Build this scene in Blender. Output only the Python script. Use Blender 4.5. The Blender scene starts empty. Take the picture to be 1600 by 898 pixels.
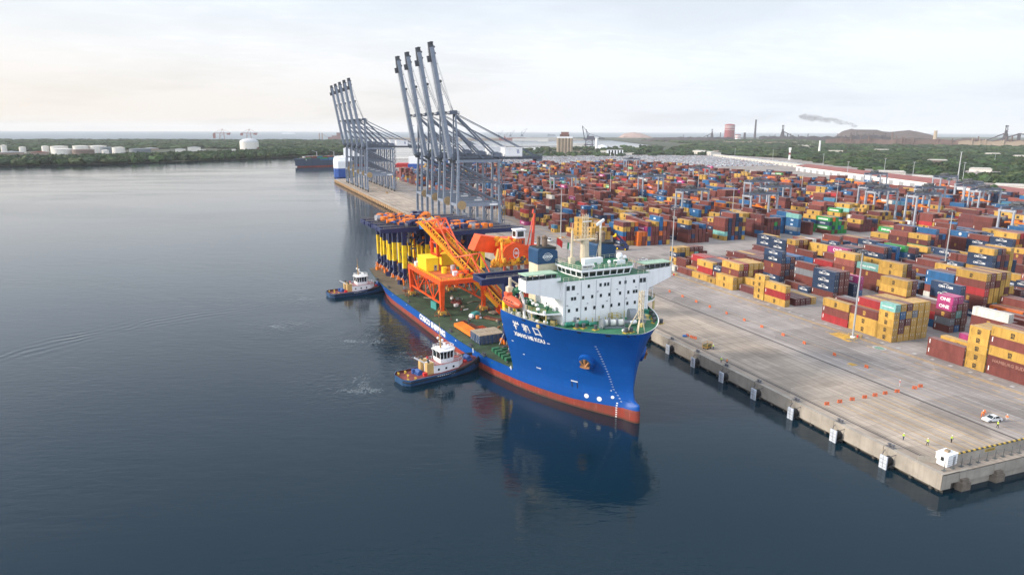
import bpy, math, random
from mathutils import Vector, Matrix
from mathutils.bvhtree import BVHTree
for _c in (bpy.data.objects, bpy.data.meshes, bpy.data.materials, bpy.data.curves, bpy.data.lights, bpy.data.cameras):
    for _o in list(_c): _c.remove(_o)
S = bpy.context.scene
COL = S.collection
R = math.radians
PI = math.pi

# ------------------------------------------------------------------ camera
CAM = Vector((-130.0, -89.9, 74.0))
FPX, PITCH, HEAD, ROLL = 1067.0, R(12.93), R(20.7), R(0.18)
cd = bpy.data.cameras.new('camera'); cam = bpy.data.objects.new('camera', cd); COL.objects.link(cam)
cd.sensor_width = 36.0; cd.lens = FPX/1600*36; cd.clip_start = 1.0; cd.clip_end = 90000
cam.matrix_world = (Matrix.Translation(CAM) @ Matrix.Rotation(-HEAD, 4, 'Z') @ Matrix.Rotation(PI/2-PITCH, 4, 'X') @ Matrix.Rotation(ROLL, 4, 'Z'))
S.camera = cam
S.cycles.volume_bounces = 2
S.render.resolution_x, S.render.resolution_y = 1024, 574
CAMI = cam.matrix_world.inverted()
def project(p):
    q = CAMI @ Vector(p)
    return (800+FPX*q.x/-q.z, 449-FPX*q.y/-q.z, -q.z)

# ------------------------------------------------------------------ light and sky
SUN_EL, SUN_AZ = R(24), R(-74)       # azimuth clockwise from +Y (the quay direction)
W = bpy.data.worlds.new('World'); S.world = W; W.use_nodes = True
nt = W.node_tree; nt.nodes.clear()
N = nt.nodes.new; LK = nt.links.new
sky = N('ShaderNodeTexSky'); sky.sky_type = 'NISHITA'; sky.sun_disc = False
sky.sun_elevation = SUN_EL; sky.sun_rotation = SUN_AZ; sky.dust_density = 3.0; sky.air_density = 1.0
geo = N('ShaderNodeTexCoord'); sep = N('ShaderNodeSeparateXYZ'); LK(geo.outputs['Generated'], sep.inputs[0])
def math_node(op, a, b=None, clamp=False):
    m = N('ShaderNodeMath'); m.operation = op; m.use_clamp = clamp
    for i, v in ((0, a), (1, b)):
        if v is None: continue
        if isinstance(v, (int, float)): m.inputs[i].default_value = v
        else: LK(v, m.inputs[i])
    return m.outputs[0]
zc = math_node('MAXIMUM', sep.outputs[2], 0.0)
zd = math_node('ADD', zc, 0.12)
cx_ = math_node('DIVIDE', sep.outputs[0], zd); cy_ = math_node('DIVIDE', sep.outputs[1], zd)
comb = N('ShaderNodeCombineXYZ'); LK(cx_, comb.inputs[0]); LK(cy_, comb.inputs[1])
n1 = N('ShaderNodeTexNoise'); n1.inputs['Scale'].default_value = 0.55; n1.inputs['Detail'].default_value = 7; n1.inputs['Roughness'].default_value = 0.55
LK(comb.outputs[0], n1.inputs['Vector'])
mp = N('ShaderNodeMapping'); mp.inputs['Scale'].default_value = (1.0, 2.2, 1); mp.inputs['Rotation'].default_value = (0, 0, 0.5); LK(comb.outputs[0], mp.inputs[0])
n2 = N('ShaderNodeTexNoise'); n2.inputs['Scale'].default_value = 5.5; n2.inputs['Detail'].default_value = 8; n2.inputs['Roughness'].default_value = 0.62; LK(mp.outputs[0], n2.inputs['Vector'])
r1 = N('ShaderNodeValToRGB'); r1.color_ramp.elements[0].position = 0.36; r1.color_ramp.elements[1].position = 0.62
LK(n1.outputs[0], r1.inputs[0])
r2 = N('ShaderNodeValToRGB'); r2.color_ramp.elements[0].position = 0.50; r2.color_ramp.elements[1].position = 0.70
LK(n2.outputs[0], r2.inputs[0])
# cover: thick near the horizon, thin cirrus veil higher up
hz_ = N('ShaderNodeMapRange'); hz_.inputs[1].default_value = 0.03; hz_.inputs[2].default_value = 0.45; hz_.inputs[3].default_value = 0.98; hz_.inputs[4].default_value = 0.42; LK(zc, hz_.inputs[0])
cov = math_node('ADD', hz_.outputs[0], math_node('MULTIPLY', math_node('SUBTRACT', r1.outputs[0], 0.42), 0.24))
cov = math_node('ADD', cov, math_node('MULTIPLY', math_node('MULTIPLY', r1.outputs[0], r2.outputs[0]), 0.16), True)
# the veil's colour: cream low towards the sun, cooler away from it
dot = N('ShaderNodeVectorMath'); dot.operation = 'DOT_PRODUCT'; LK(geo.outputs['Generated'], dot.inputs[0])
dot.inputs[1].default_value = (math.sin(R(-32)), math.cos(R(-32)), 0.0)
warm = N('ShaderNodeMapRange'); warm.inputs[1].default_value = 0.35; warm.inputs[2].default_value = 1.0; LK(dot.outputs['Value'], warm.inputs[0])
low = N('ShaderNodeMapRange'); low.inputs[1].default_value = 0.0; low.inputs[2].default_value = 0.17; low.inputs[3].default_value = 1.0; low.inputs[4].default_value = 0.0; LK(zc, low.inputs[0])
wf = math_node('MULTIPLY', warm.outputs[0], low.outputs[0])
CL = 8.95
veil = N('ShaderNodeMixRGB'); veil.inputs[1].default_value = (0.775*CL, 0.83*CL, 0.905*CL, 1); veil.inputs[2].default_value = (0.87*CL, 0.775*CL, 0.665*CL, 1); LK(wf, veil.inputs[0])
# faint grey band of murk low over the steel works
band = N('ShaderNodeMapRange'); band.inputs[1].default_value = 0.0; band.inputs[2].default_value = 0.11; band.inputs[3].default_value = 0.86; band.inputs[4].default_value = 1.0; LK(zc, band.inputs[0])
blu = N('ShaderNodeMapRange'); blu.inputs[1].default_value = 0.16; blu.inputs[2].default_value = 0.50; blu.inputs[3].default_value = 0.0; blu.inputs[4].default_value = 0.85; LK(zc, blu.inputs[0])
vu = N('ShaderNodeMixRGB'); LK(blu.outputs[0], vu.inputs[0]); LK(veil.outputs[0], vu.inputs[1]); vu.inputs[2].default_value = (0.80*CL, 0.885*CL, 1.02*CL, 1)
zen = N('ShaderNodeMapRange'); zen.inputs[1].default_value = 0.50; zen.inputs[2].default_value = 1.0; zen.inputs[3].default_value = 1.0; zen.inputs[4].default_value = 2.2; LK(zc, zen.inputs[0])
vz = N('ShaderNodeMixRGB'); vz.blend_type = 'MULTIPLY'; vz.inputs[0].default_value = 1.0; LK(vu.outputs[0], vz.inputs[1]); LK(zen.outputs[0], vz.inputs[2])
# unseen sky behind the drone, brightness added to lift faces turned towards it
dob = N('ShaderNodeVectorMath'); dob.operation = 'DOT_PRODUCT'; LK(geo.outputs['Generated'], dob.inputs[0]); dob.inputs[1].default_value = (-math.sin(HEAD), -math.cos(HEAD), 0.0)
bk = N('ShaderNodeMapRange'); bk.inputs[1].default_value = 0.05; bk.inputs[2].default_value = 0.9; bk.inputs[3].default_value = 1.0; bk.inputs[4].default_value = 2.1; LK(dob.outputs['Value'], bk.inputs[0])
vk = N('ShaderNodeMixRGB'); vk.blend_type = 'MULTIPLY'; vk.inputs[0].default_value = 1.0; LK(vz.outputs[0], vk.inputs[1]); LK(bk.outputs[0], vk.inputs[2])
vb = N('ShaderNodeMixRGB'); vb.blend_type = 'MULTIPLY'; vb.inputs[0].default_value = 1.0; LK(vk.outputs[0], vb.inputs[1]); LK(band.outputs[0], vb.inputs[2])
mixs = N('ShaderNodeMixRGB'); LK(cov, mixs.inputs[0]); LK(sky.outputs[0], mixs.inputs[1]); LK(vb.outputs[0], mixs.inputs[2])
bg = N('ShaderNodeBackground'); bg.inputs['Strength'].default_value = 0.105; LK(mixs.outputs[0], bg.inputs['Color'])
wo = N('ShaderNodeOutputWorld'); LK(bg.outputs[0], wo.inputs['Surface'])
sd = bpy.data.lights.new('sun', 'SUN'); sd.energy = 3.4; sd.angle = R(8); sd.color = (1.0, 0.90, 0.78)
so = bpy.data.objects.new('sun', sd); COL.objects.link(so)
sdir = Vector((math.sin(SUN_AZ)*math.cos(SUN_EL), math.cos(SUN_AZ)*math.cos(SUN_EL), math.sin(SUN_EL)))
so.rotation_euler = sdir.to_track_quat('Z', 'Y').to_euler()
so.location = sdir*500
S.view_settings.view_transform = 'Standard'; S.view_settings.look = 'None'; S.view_settings.exposure = 0.42; S.view_settings.gamma = 1.0
S.view_settings.use_curve_mapping = False

# ------------------------------------------------------------------ helpers
rnd = random.Random(7)
def tag(o, label=None, cat=None, group=None, kind=None):
    if label: o['label'] = label
    if cat: o['category'] = cat
    if group: o['group'] = group
    if kind: o['kind'] = kind
    return o
def thing(name, label, cat, loc=(0, 0, 0), rz=0.0, group=None):
    o = bpy.data.objects.new(name, None); COL.objects.link(o); o.empty_display_size = 1
    o.location = loc; o.rotation_euler = (0, 0, rz)
    return tag(o, label, cat, group)
def link(name, me, parent=None):
    o = bpy.data.objects.new(name, me); COL.objects.link(o)
    if parent is not None: o.parent = parent
    return o
def copy_tree(o, parent=None):
    kids = [k for k in bpy.data.objects if k.parent == o]
    c = o.copy(); COL.objects.link(c)
    if parent is not None: c.parent = parent
    for k in kids: copy_tree(k, c)
    return c

class MB:
    def __init__(s): s.v = []; s.f = []; s.m = []; s.col = None
    def poly(s, pts, mi=0):
        b = len(s.v); s.v.extend([tuple(p) for p in pts]); s.f.append(tuple(range(b, b+len(pts)))); s.m.append(mi)
    def grid(s, rows, mi=0, closed=False, flip=False):
        b = len(s.v); n = len(rows[0])
        for r in rows: s.v.extend([tuple(p) for p in r])
        for i in range(len(rows)-1):
            for j in range(n if closed else n-1):
                k = (j+1) % n
                q = (b+i*n+j, b+i*n+k, b+(i+1)*n+k, b+(i+1)*n+j)
                s.f.append(q[::-1] if flip else q); s.m.append(mi if isinstance(mi, int) else mi(i, j))
    def box(s, c, size, rz=0.0, mi=0):
        x, y, z = size[0]/2, size[1]/2, size[2]/2; ca, sa = math.cos(rz), math.sin(rz)
        b = len(s.v)
        for dz in (-z, z):
            for dx, dy in ((-x, -y), (x, -y), (x, y), (-x, y)):
                s.v.append((c[0]+dx*ca-dy*sa, c[1]+dx*sa+dy*ca, c[2]+dz))
        for q in ((3, 2, 1, 0), (4, 5, 6, 7), (0, 1, 5, 4), (1, 2, 6, 5), (2, 3, 7, 6), (3, 0, 4, 7)):
            s.f.append(tuple(b+i for i in q)); s.m.append(mi)
    def bx(s, x0, x1, y0, y1, z0, z1, mi=0):
        s.box(((x0+x1)/2, (y0+y1)/2, (z0+z1)/2), (abs(x1-x0), abs(y1-y0), abs(z1-z0)), 0, mi)
    def bar(s, p, q, w, h=None, mi=0, w2=None, h2=None):
        h = w if h is None else h; w2 = w if w2 is None else w2; h2 = h if h2 is None else h2
        p, q = Vector(p), Vector(q); d = (q-p)
        if d.length < 1e-6: return
        d.normalize(); up = Vector((0, 0, 1)) if abs(d.z) < 0.98 else Vector((0, 1, 0))
        a = d.cross(up).normalized(); u = a.cross(d)
        b = len(s.v)
        for P, ww, hh in ((p, w, h), (q, w2, h2)):
            for i, j in ((-1, -1), (1, -1), (1, 1), (-1, 1)): s.v.append(tuple(P+a*(i*ww/2)+u*(j*hh/2)))
        for f in ((0, 1, 2, 3), (7, 6, 5, 4), (1, 0, 4, 5), (2, 1, 5, 6), (3, 2, 6, 7), (0, 3, 7, 4)):
            s.f.append(tuple(b+i for i in f)); s.m.append(mi)
    def tube(s, p, q, r0, r1=None, n=8, mi=0, cap=True):
        r1 = r0 if r1 is None else r1
        p, q = Vector(p), Vector(q); d = (q-p).normalized()
        up = Vector((0, 0, 1)) if abs(d.z) < 0.95 else Vector((0, 1, 0))
        a = d.cross(up).normalized(); u = a.cross(d); b = len(s.v)
        for P, r in ((p, r0), (q, r1)):
            for k in range(n):
                t = 2*PI*k/n; s.v.append(tuple(P+a*(r*math.cos(t))+u*(r*math.sin(t))))
        for k in range(n):
            l = (k+1) % n; s.f.append((b+l, b+k, b+n+k, b+n+l)); s.m.append(mi)
        if cap:
            s.f.append(tuple(b+k for k in range(n))); s.m.append(mi)
            s.f.append(tuple(b+n+k for k in range(n-1, -1, -1))); s.m.append(mi)
    def prism(s, pts, z0, z1, mi=0, top=None):
        n = len(pts); b = len(s.v)
        s.v.extend([(p[0], p[1], z0) for p in pts]); s.v.extend([(p[0], p[1], z1) for p in pts])
        for k in range(n):
            l = (k+1) % n; s.f.append((b+k, b+l, b+n+l, b+n+k)); s.m.append(mi)
        s.f.append(tuple(b+k for k in range(n-1, -1, -1))); s.m.append(mi)
        s.f.append(tuple(b+n+k for k in range(n))); s.m.append(mi if top is None else top)
    def prismx(s, pts, y0, y1, mi=0):        # outline in XZ, extruded along Y
        n = len(pts); b = len(s.v)
        s.v.extend([(p[0], y0, p[1]) for p in pts]); s.v.extend([(p[0], y1, p[1]) for p in pts])
        for k in range(n):
            l = (k+1) % n; s.f.append((b+k, b+l, b+n+l, b+n+k)); s.m.append(mi)
        s.f.append(tuple(b+k for k in range(n-1, -1, -1))); s.m.append(mi)
        s.f.append(tuple(b+n+k for k in range(n))); s.m.append(mi)
    def lathe(s, c, prof, n=16, mi=0, cap=True):
        rows = [[(c[0]+r*math.cos(2*PI*k/n), c[1]+r*math.sin(2*PI*k/n), c[2]+z) for k in range(n)] for r, z in prof]
        s.grid(rows, mi, True)
        if cap: s.poly(rows[-1], mi); s.poly(rows[0][::-1], mi)
    def blob(s, c, r, rx=1, ry=1, rz=1, mi=0, jit=0.25, rn=None, nu=7, nv=4):
        rn = rn or rnd; rows = []
        for i in range(nv+1):
            ph = -PI/2+PI*i/nv; row = []
            for k in range(nu):
                th = 2*PI*(k+0.5*(i % 2))/nu; q = r*(1+rn.uniform(-jit, jit))
                row.append((c[0]+q*rx*math.cos(ph)*math.cos(th), c[1]+q*ry*math.cos(ph)*math.sin(th), c[2]+q*rz*math.sin(ph)))
            rows.append(row)
        s.grid(rows, mi, True)
    def rail(s, pts, h=1.1, post=2.2, r=0.05, mi=0, mids=1):
        for p, q in zip(pts[:-1], pts[1:]):
            p, q = Vector(p), Vector(q); L = (q-p).length; n = max(1, int(L/post))
            for k in range(1, mids+2): s.bar(p+Vector((0, 0, h*k/(mids+1))), q+Vector((0, 0, h*k/(mids+1))), r*1.6, r*1.6, mi)
            for k in range(n+1):
                t = p.lerp(q, k/n); s.bar(t, t+Vector((0, 0, h)), r*2, r*2, mi)
    def lattice(s, p, q, w, h, seg, r, mi=0):      # square lattice boom between two points
        p, q = Vector(p), Vector(q); d = (q-p).normalized(); up = Vector((0, 0, 1)) if abs(d.z) < 0.95 else Vector((0, 1, 0))
        a = d.cross(up).normalized()*(w/2); u = a.cross(d).normalized()*(h/2)
        cs = [a+u, a-u, -a-u, -a+u]
        for c in cs: s.bar(p+c, q+c, r, r, mi)
        for k in range(seg):
            P, Q = p.lerp(q, k/seg), p.lerp(q, (k+1)/seg)
            for i in range(4):
                j = (i+1) % 4
                s.bar(P+cs[i], (Q+cs[j]) , r*0.6, r*0.6, mi); s.bar(P+cs[i], P+cs[j], r*0.6, r*0.6, mi)
    def mesh(s, name, mats, smooth=False):
        me = bpy.data.meshes.new(name); me.from_pydata(s.v, [], s.f)
        if not isinstance(mats, (list, tuple)): mats = [mats]
        for m in mats: me.materials.append(m)
        if len(mats) > 1: me.polygons.foreach_set('material_index', [min(i, len(mats)-1) for i in s.m])
        if smooth: me.polygons.foreach_set('use_smooth', [True]*len(s.f))
        if s.col is not None:
            at = me.attributes.new('col', 'FLOAT_COLOR', 'FACE')
            at.data.foreach_set('color', [c for q in s.col for c in (q[0], q[1], q[2], 1.0)])
        me.update(); return me
    def cut(s):
        if not hasattr(s, 'cuts'): s.cuts = []
        s.cuts.append((len(s.v), len(s.f)))
    def build_pieces(s, name, mats, parent=None, smooth=False):   # every piece between two cuts becomes a part of its own
        cs = getattr(s, 'cuts', [])+[(len(s.v), len(s.f))]; a = (0, 0)
        for c in cs:
            if c[1] > a[1]:
                q = MB(); q.v = s.v[a[0]:c[0]]; q.f = [tuple(i-a[0] for i in f) for f in s.f[a[1]:c[1]]]; q.m = s.m[a[1]:c[1]]; q.build(name, mats, parent, smooth)
            a = c
    def build(s, name, mats, parent=None, smooth=False):
        return link(name, s.mesh(name, mats, smooth), parent)

# ------------------------------------------------------------------ materials
MATS = {}
def mat(name, col, rough=0.6, metal=0.0, var=0.18, scale=0.4, streak=0.0, dirt=(0.12, 0.09, 0.07), spec=0.4, bump=0.0, bscale=4.0, rnd_obj=0.0):
    if name in MATS: return MATS[name]
    m = bpy.data.materials.new(name); m.use_nodes = True; t = m.node_tree; b = t.nodes['Principled BSDF']
    b.inputs['Roughness'].default_value = rough; b.inputs['Metallic'].default_value = metal; b.inputs['Specular IOR Level'].default_value = spec
    tc = t.nodes.new('ShaderNodeTexCoord')
    nz = t.nodes.new('ShaderNodeTexNoise'); nz.inputs['Scale'].default_value = scale; nz.inputs['Detail'].default_value = 6; nz.inputs['Roughness'].default_value = 0.6
    t.links.new(tc.outputs['Object'], nz.inputs['Vector'])
    mr = t.nodes.new('ShaderNodeMapRange'); mr.inputs[1].default_value = 0.3; mr.inputs[2].default_value = 0.7; mr.inputs[3].default_value = 1-var; mr.inputs[4].default_value = 1+var
    t.links.new(nz.outputs[0], mr.inputs[0])
    mx = t.nodes.new('ShaderNodeMixRGB'); mx.blend_type = 'MULTIPLY'; mx.inputs[0].default_value = 1; mx.inputs[1].default_value = (*col, 1)
    t.links.new(mr.outputs[0], mx.inputs[2]); out = mx.outputs[0]
    if rnd_obj:
        oi = t.nodes.new('ShaderNodeObjectInfo'); m2 = t.nodes.new('ShaderNodeMapRange'); m2.inputs[3].default_value = 1-rnd_obj; m2.inputs[4].default_value = 1+rnd_obj
        t.links.new(oi.outputs['Random'], m2.inputs[0])
        m3 = t.nodes.new('ShaderNodeMixRGB'); m3.blend_type = 'MULTIPLY'; m3.inputs[0].default_value = 1
        t.links.new(out, m3.inputs[1]); t.links.new(m2.outputs[0], m3.inputs[2]); out = m3.outputs[0]
    if streak:
        mpn = t.nodes.new('ShaderNodeMapping'); mpn.inputs['Scale'].default_value = (1.3, 1.3, 0.07); t.links.new(tc.outputs['Object'], mpn.inputs[0])
        n3 = t.nodes.new('ShaderNodeTexNoise'); n3.inputs['Scale'].default_value = 0.9; n3.inputs['Detail'].default_value = 8; t.links.new(mpn.outputs[0], n3.inputs['Vector'])
        rp = t.nodes.new('ShaderNodeMapRange'); rp.inputs[1].default_value = 0.52; rp.inputs[2].default_value = 0.75; rp.inputs[3].default_value = 0; rp.inputs[4].default_value = streak; t.links.new(n3.outputs[0], rp.inputs[0])
        m4 = t.nodes.new('ShaderNodeMixRGB'); m4.inputs[2].default_value = (*dirt, 1); t.links.new(rp.outputs[0], m4.inputs[0]); t.links.new(out, m4.inputs[1]); out = m4.outputs[0]
    t.links.new(out, b.inputs['Base Color'])
    if bump:
        nb = t.nodes.new('ShaderNodeTexNoise'); nb.inputs['Scale'].default_value = bscale; nb.inputs['Detail'].default_value = 5; t.links.new(tc.outputs['Object'], nb.inputs['Vector'])
        bp = t.nodes.new('ShaderNodeBump'); bp.inputs['Strength'].default_value = bump; bp.inputs['Distance'].default_value = 0.1; t.links.new(nb.outputs[0], bp.inputs['Height']); t.links.new(bp.outputs[0], b.inputs['Normal'])
    MATS[name] = m; return m
WHITE = mat('white_paint', (0.82, 0.82, 0.82), 0.45, streak=0.12, var=0.05, dirt=(0.35, 0.22, 0.12))
CLEANW = mat('clean_white_paint', (0.8, 0.8, 0.8), 0.5, var=0.04)
CREAM = mat('cream_paint', (0.60, 0.51, 0.37), 0.5, streak=0.2)
BLACK = mat('black_rubber', (0.018, 0.018, 0.02), 0.75)
DGREY = mat('dark_grey_steel', (0.07, 0.075, 0.085), 0.55)
GLASS = mat('dark_glass', (0.012, 0.02, 0.022), 0.12, spec=0.7, var=0.1)
NAVY = mat('navy_steel_paint', (0.012, 0.022, 0.085), 0.42, streak=0.15)
YEL = mat('bright_yellow_paint', (0.85, 0.56, 0.015), 0.45, streak=0.1)
ORANGE = mat('vermilion_paint', (0.80, 0.085, 0.012), 0.45, streak=0.12)
ORANGE2 = mat('orange_paint', (0.80, 0.20, 0.02), 0.5, streak=0.1)
DECKG = mat('deck_green_paint', (0.035, 0.15, 0.075), 0.6, var=0.35, scale=0.12, streak=0.0)
DECKG2 = mat('worn_green_deck', (0.036, 0.064, 0.034), 0.7, var=0.55, scale=0.22, streak=0.0)
RUST = mat('rusty_steel', (0.20, 0.085, 0.04), 0.85, var=0.4, scale=1.2)
STEELB = mat('crane_grey_blue_paint', (0.20, 0.235, 0.295), 0.45, streak=0.22, dirt=(0.10, 0.09, 0.09))
STEELB2 = mat('crane_mid_grey_paint', (0.125, 0.15, 0.195), 0.5, streak=0.2)
STEELL = mat('gantry_light_grey_paint', (0.33, 0.36, 0.41), 0.5, streak=0.15)
CONC = mat('concrete', (0.33, 0.295, 0.25), 0.9, var=0.2, scale=0.25, streak=0.35, dirt=(0.16, 0.13, 0.10), bump=0.2)
CONCD = mat('shade_dark_concrete', (0.07, 0.06, 0.05), 0.8, var=0.3)  # dark base colour carries the shade below the quay beam
BLUE2 = mat('tug_blue_paint', (0.022, 0.07, 0.16), 0.4, streak=0.25, dirt=(0.15, 0.2, 0.25))
GREEN = mat('deck_gear_green', (0.02, 0.12, 0.06), 0.5)
TEAL = mat('teal_paint', (0.05, 0.26, 0.24), 0.5)
REDP = mat('red_paint', (0.55, 0.03, 0.03), 0.5)
MAROON = mat('maroon_deck_paint', (0.17, 0.04, 0.035), 0.65, var=0.3)
GREY = mat('mid_grey_paint', (0.30, 0.31, 0.33), 0.5)
WOOD = mat('weathered_timber', (0.33, 0.27, 0.20), 0.85, var=0.3, scale=1.5)
BLUEP = mat('equipment_blue', (0.03, 0.15, 0.42), 0.5)
OCHRE = mat('ochre_paint', (0.50, 0.27, 0.05), 0.5, streak=0.2)

_txt = {}
def text_faces(body, size, bold=0.0, sx=1.0):
    """flat outline of a line of writing, centred, as (points, faces)"""
    k = (body, size, bold, sx)
    if k not in _txt:
        cu = bpy.data.curves.new('lettering', 'FONT'); cu.body = body; cu.size = size; cu.align_x = 'CENTER'; cu.align_y = 'CENTER'; cu.offset = bold; cu.resolution_u = 2
        ob = bpy.data.objects.new('lettering', cu); me = bpy.data.meshes.new_from_object(ob)
        _txt[k] = ([(v.co.x*sx, v.co.y) for v in me.vertices], [tuple(p.vertices) for p in me.polygons])
        bpy.data.objects.remove(ob); bpy.data.meshes.remove(me); bpy.data.curves.remove(cu)
    return _txt[k]
def put_text(mb, body, size, fn, mi=0, bold=0.0, sx=1.0):
    v, f = text_faces(body, size, bold, sx); b = len(mb.v)
    mb.v.extend([tuple(fn(x, y)) for x, y in v])
    for q in f: mb.f.append(tuple(b+i for i in q)); mb.m.append(mi)
# ------------------------------------------------------------------ water, land, far terrain
def edge(y):                                   # the quay edge bends slightly away to the left far down the berth
    return 0.5 - max(0.0, y-110)*0.0215
def water_material():
    m = bpy.data.materials.new('harbour_water'); m.use_nodes = True; t = m.node_tree; b = t.nodes['Principled BSDF']
    n_, l_ = t.nodes.new, t.links.new
    b.inputs['Base Color'].default_value = (0.003, 0.016, 0.027, 1); b.inputs['IOR'].default_value = 1.333; b.inputs['Roughness'].default_value = 0.06
    tc = n_('ShaderNodeTexCoord')
    def noise(scale, sc=(1, 1, 1), rot=0.0, det=3, dist=0.0):
        mp = n_('ShaderNodeMapping'); mp.vector_type = 'TEXTURE'; mp.inputs['Scale'].default_value = sc; mp.inputs['Rotation'].default_value = (0, 0, rot); l_(tc.outputs['Object'], mp.inputs[0])
        x = n_('ShaderNodeTexNoise'); x.inputs['Scale'].default_value = scale; x.inputs['Detail'].default_value = det; x.inputs['Distortion'].default_value = dist; l_(mp.outputs[0], x.inputs['Vector']); return x.outputs[0]
    def M(op, a, c):
        x = n_('ShaderNodeMath'); x.operation = op
        for i, q in ((0, a), (1, c)):
            if isinstance(q, (int, float)): x.inputs[i].default_value = q
            else: l_(q, x.inputs[i])
        return x.outputs[0]
    def MR(v, a, c, d, e):
        x = n_('ShaderNodeMapRange'); x.inputs[1].default_value = a; x.inputs[2].default_value = c; x.inputs[3].default_value = d; x.inputs[4].default_value = e; l_(v, x.inputs[0]); return x.outputs[0]
    small = noise(0.62, (3.2, 1, 1), -0.30, 4, 0.5); mid = noise(0.16, (2.4, 1, 1), -0.55, 3, 0.8); fine = noise(1.7, (2.2, 1, 1), -0.2, 2)
    patch = MR(noise(0.012, (3.0, 1, 1), -0.3, 5, 1.2), 0.38, 0.62, 0.55, 1.3)
    slick = MR(noise(0.006, (2.6, 1, 1), -0.9, 4, 1.5), 0.42, 0.56, 0.65, 1.0)
    h = M('ADD', M('MULTIPLY', small, 0.8), M('ADD', M('MULTIPLY', mid, 0.9), M('MULTIPLY', fine, 0.16)))
    # an old wake: long low crests running across the harbour on the left
    for (px_, py_, nx_, ny_, w_, a_) in ((-200, 182, -0.66, 0.75, 9.0, 0.16), (-160, 206, -0.34, 0.94, 9.0, 0.06)):
        dd = n_('ShaderNodeVectorMath'); dd.operation = 'DOT_PRODUCT'; dd.inputs[1].default_value = (nx_, ny_, 0); l_(tc.outputs['Object'], dd.inputs[0])
        q = M('ADD', M('SUBTRACT', dd.outputs['Value'], px_*nx_+py_*ny_), M('MULTIPLY', M('SUBTRACT', noise(0.03, (1, 1, 1), 0, 4), 0.5), 16.0))
        de = n_('ShaderNodeVectorMath'); de.operation = 'DISTANCE'; l_(tc.outputs['Object'], de.inputs[0]); de.inputs[1].default_value = (px_, py_, 0); fade = MR(de.outputs['Value'], 8, 42, 1.0, 0.0)
        env = M('POWER', 2.718, M('MULTIPLY', M('POWER', M('ABSOLUTE', M('DIVIDE', q, w_), 0), 2.0), -1.0))
        h = M('ADD', h, M('MULTIPLY', M('MULTIPLY', M('SINE', M('MULTIPLY', q, 1.35), 0), M('MULTIPLY', M('MULTIPLY', env, fade), MR(noise(0.05, (1, 1, 1), 0, 3), 0.4, 0.6, 0.15, 1.0))), a_*7))
    # churned water behind the tugs
    wash = None
    for (x, y, r) in ((-104, 104, 30), (-96, 150, 26), (-112, 222, 26), (-122, 180, 20), (-84, 128, 18)):
        d = n_('ShaderNodeVectorMath'); d.operation = 'DISTANCE'; l_(tc.outputs['Object'], d.inputs[0]); d.inputs[1].default_value = (x, y, 0)
        w = MR(d.outputs['Value'], r*0.2, r, 1.0, 0.0); wash = w if wash is None else M('MAXIMUM', wash, w)
    wn = noise(0.22, (1, 1, 1), 0.0, 6, 2.5)
    h = M('ADD', h, M('MULTIPLY', M('MULTIPLY', wash, wn), 2.6))
    amp = M('MULTIPLY', patch, slick)
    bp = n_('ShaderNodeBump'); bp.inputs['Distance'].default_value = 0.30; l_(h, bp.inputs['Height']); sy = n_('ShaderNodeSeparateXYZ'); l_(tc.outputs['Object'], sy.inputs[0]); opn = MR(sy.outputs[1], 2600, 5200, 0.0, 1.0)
    l_(M('ADD', M('MULTIPLY', amp, 0.32), M('MULTIPLY', opn, 0.55)), bp.inputs['Strength'])
    l_(bp.outputs[0], b.inputs['Normal'])
    # thin foam flecks in the wash
    fo = MR(M('MULTIPLY', M('MULTIPLY', wash, noise(0.35, (1, 1, 1), 0, 8, 5.0)), noise(0.06, (1, 1, 1), 0, 3, 2.0)), 0.285, 0.37, 0.0, 0.28)
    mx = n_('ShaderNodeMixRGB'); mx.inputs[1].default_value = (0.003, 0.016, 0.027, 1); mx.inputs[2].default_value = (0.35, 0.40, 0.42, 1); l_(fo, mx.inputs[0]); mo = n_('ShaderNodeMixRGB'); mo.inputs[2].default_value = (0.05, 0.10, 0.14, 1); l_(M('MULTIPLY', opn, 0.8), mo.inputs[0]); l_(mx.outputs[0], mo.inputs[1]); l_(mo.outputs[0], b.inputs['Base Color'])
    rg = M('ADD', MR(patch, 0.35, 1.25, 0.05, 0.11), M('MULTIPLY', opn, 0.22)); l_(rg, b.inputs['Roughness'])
    return m
sea = MB(); FAR = 30000
sea.poly([(-FAR, -2500, 0), (FAR, -2500, 0), (FAR, FAR, 0), (-FAR, FAR, 0)])
tag(sea.build('water', water_material()), 'calm grey blue harbour and sea', 'water', kind='structure')

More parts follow.
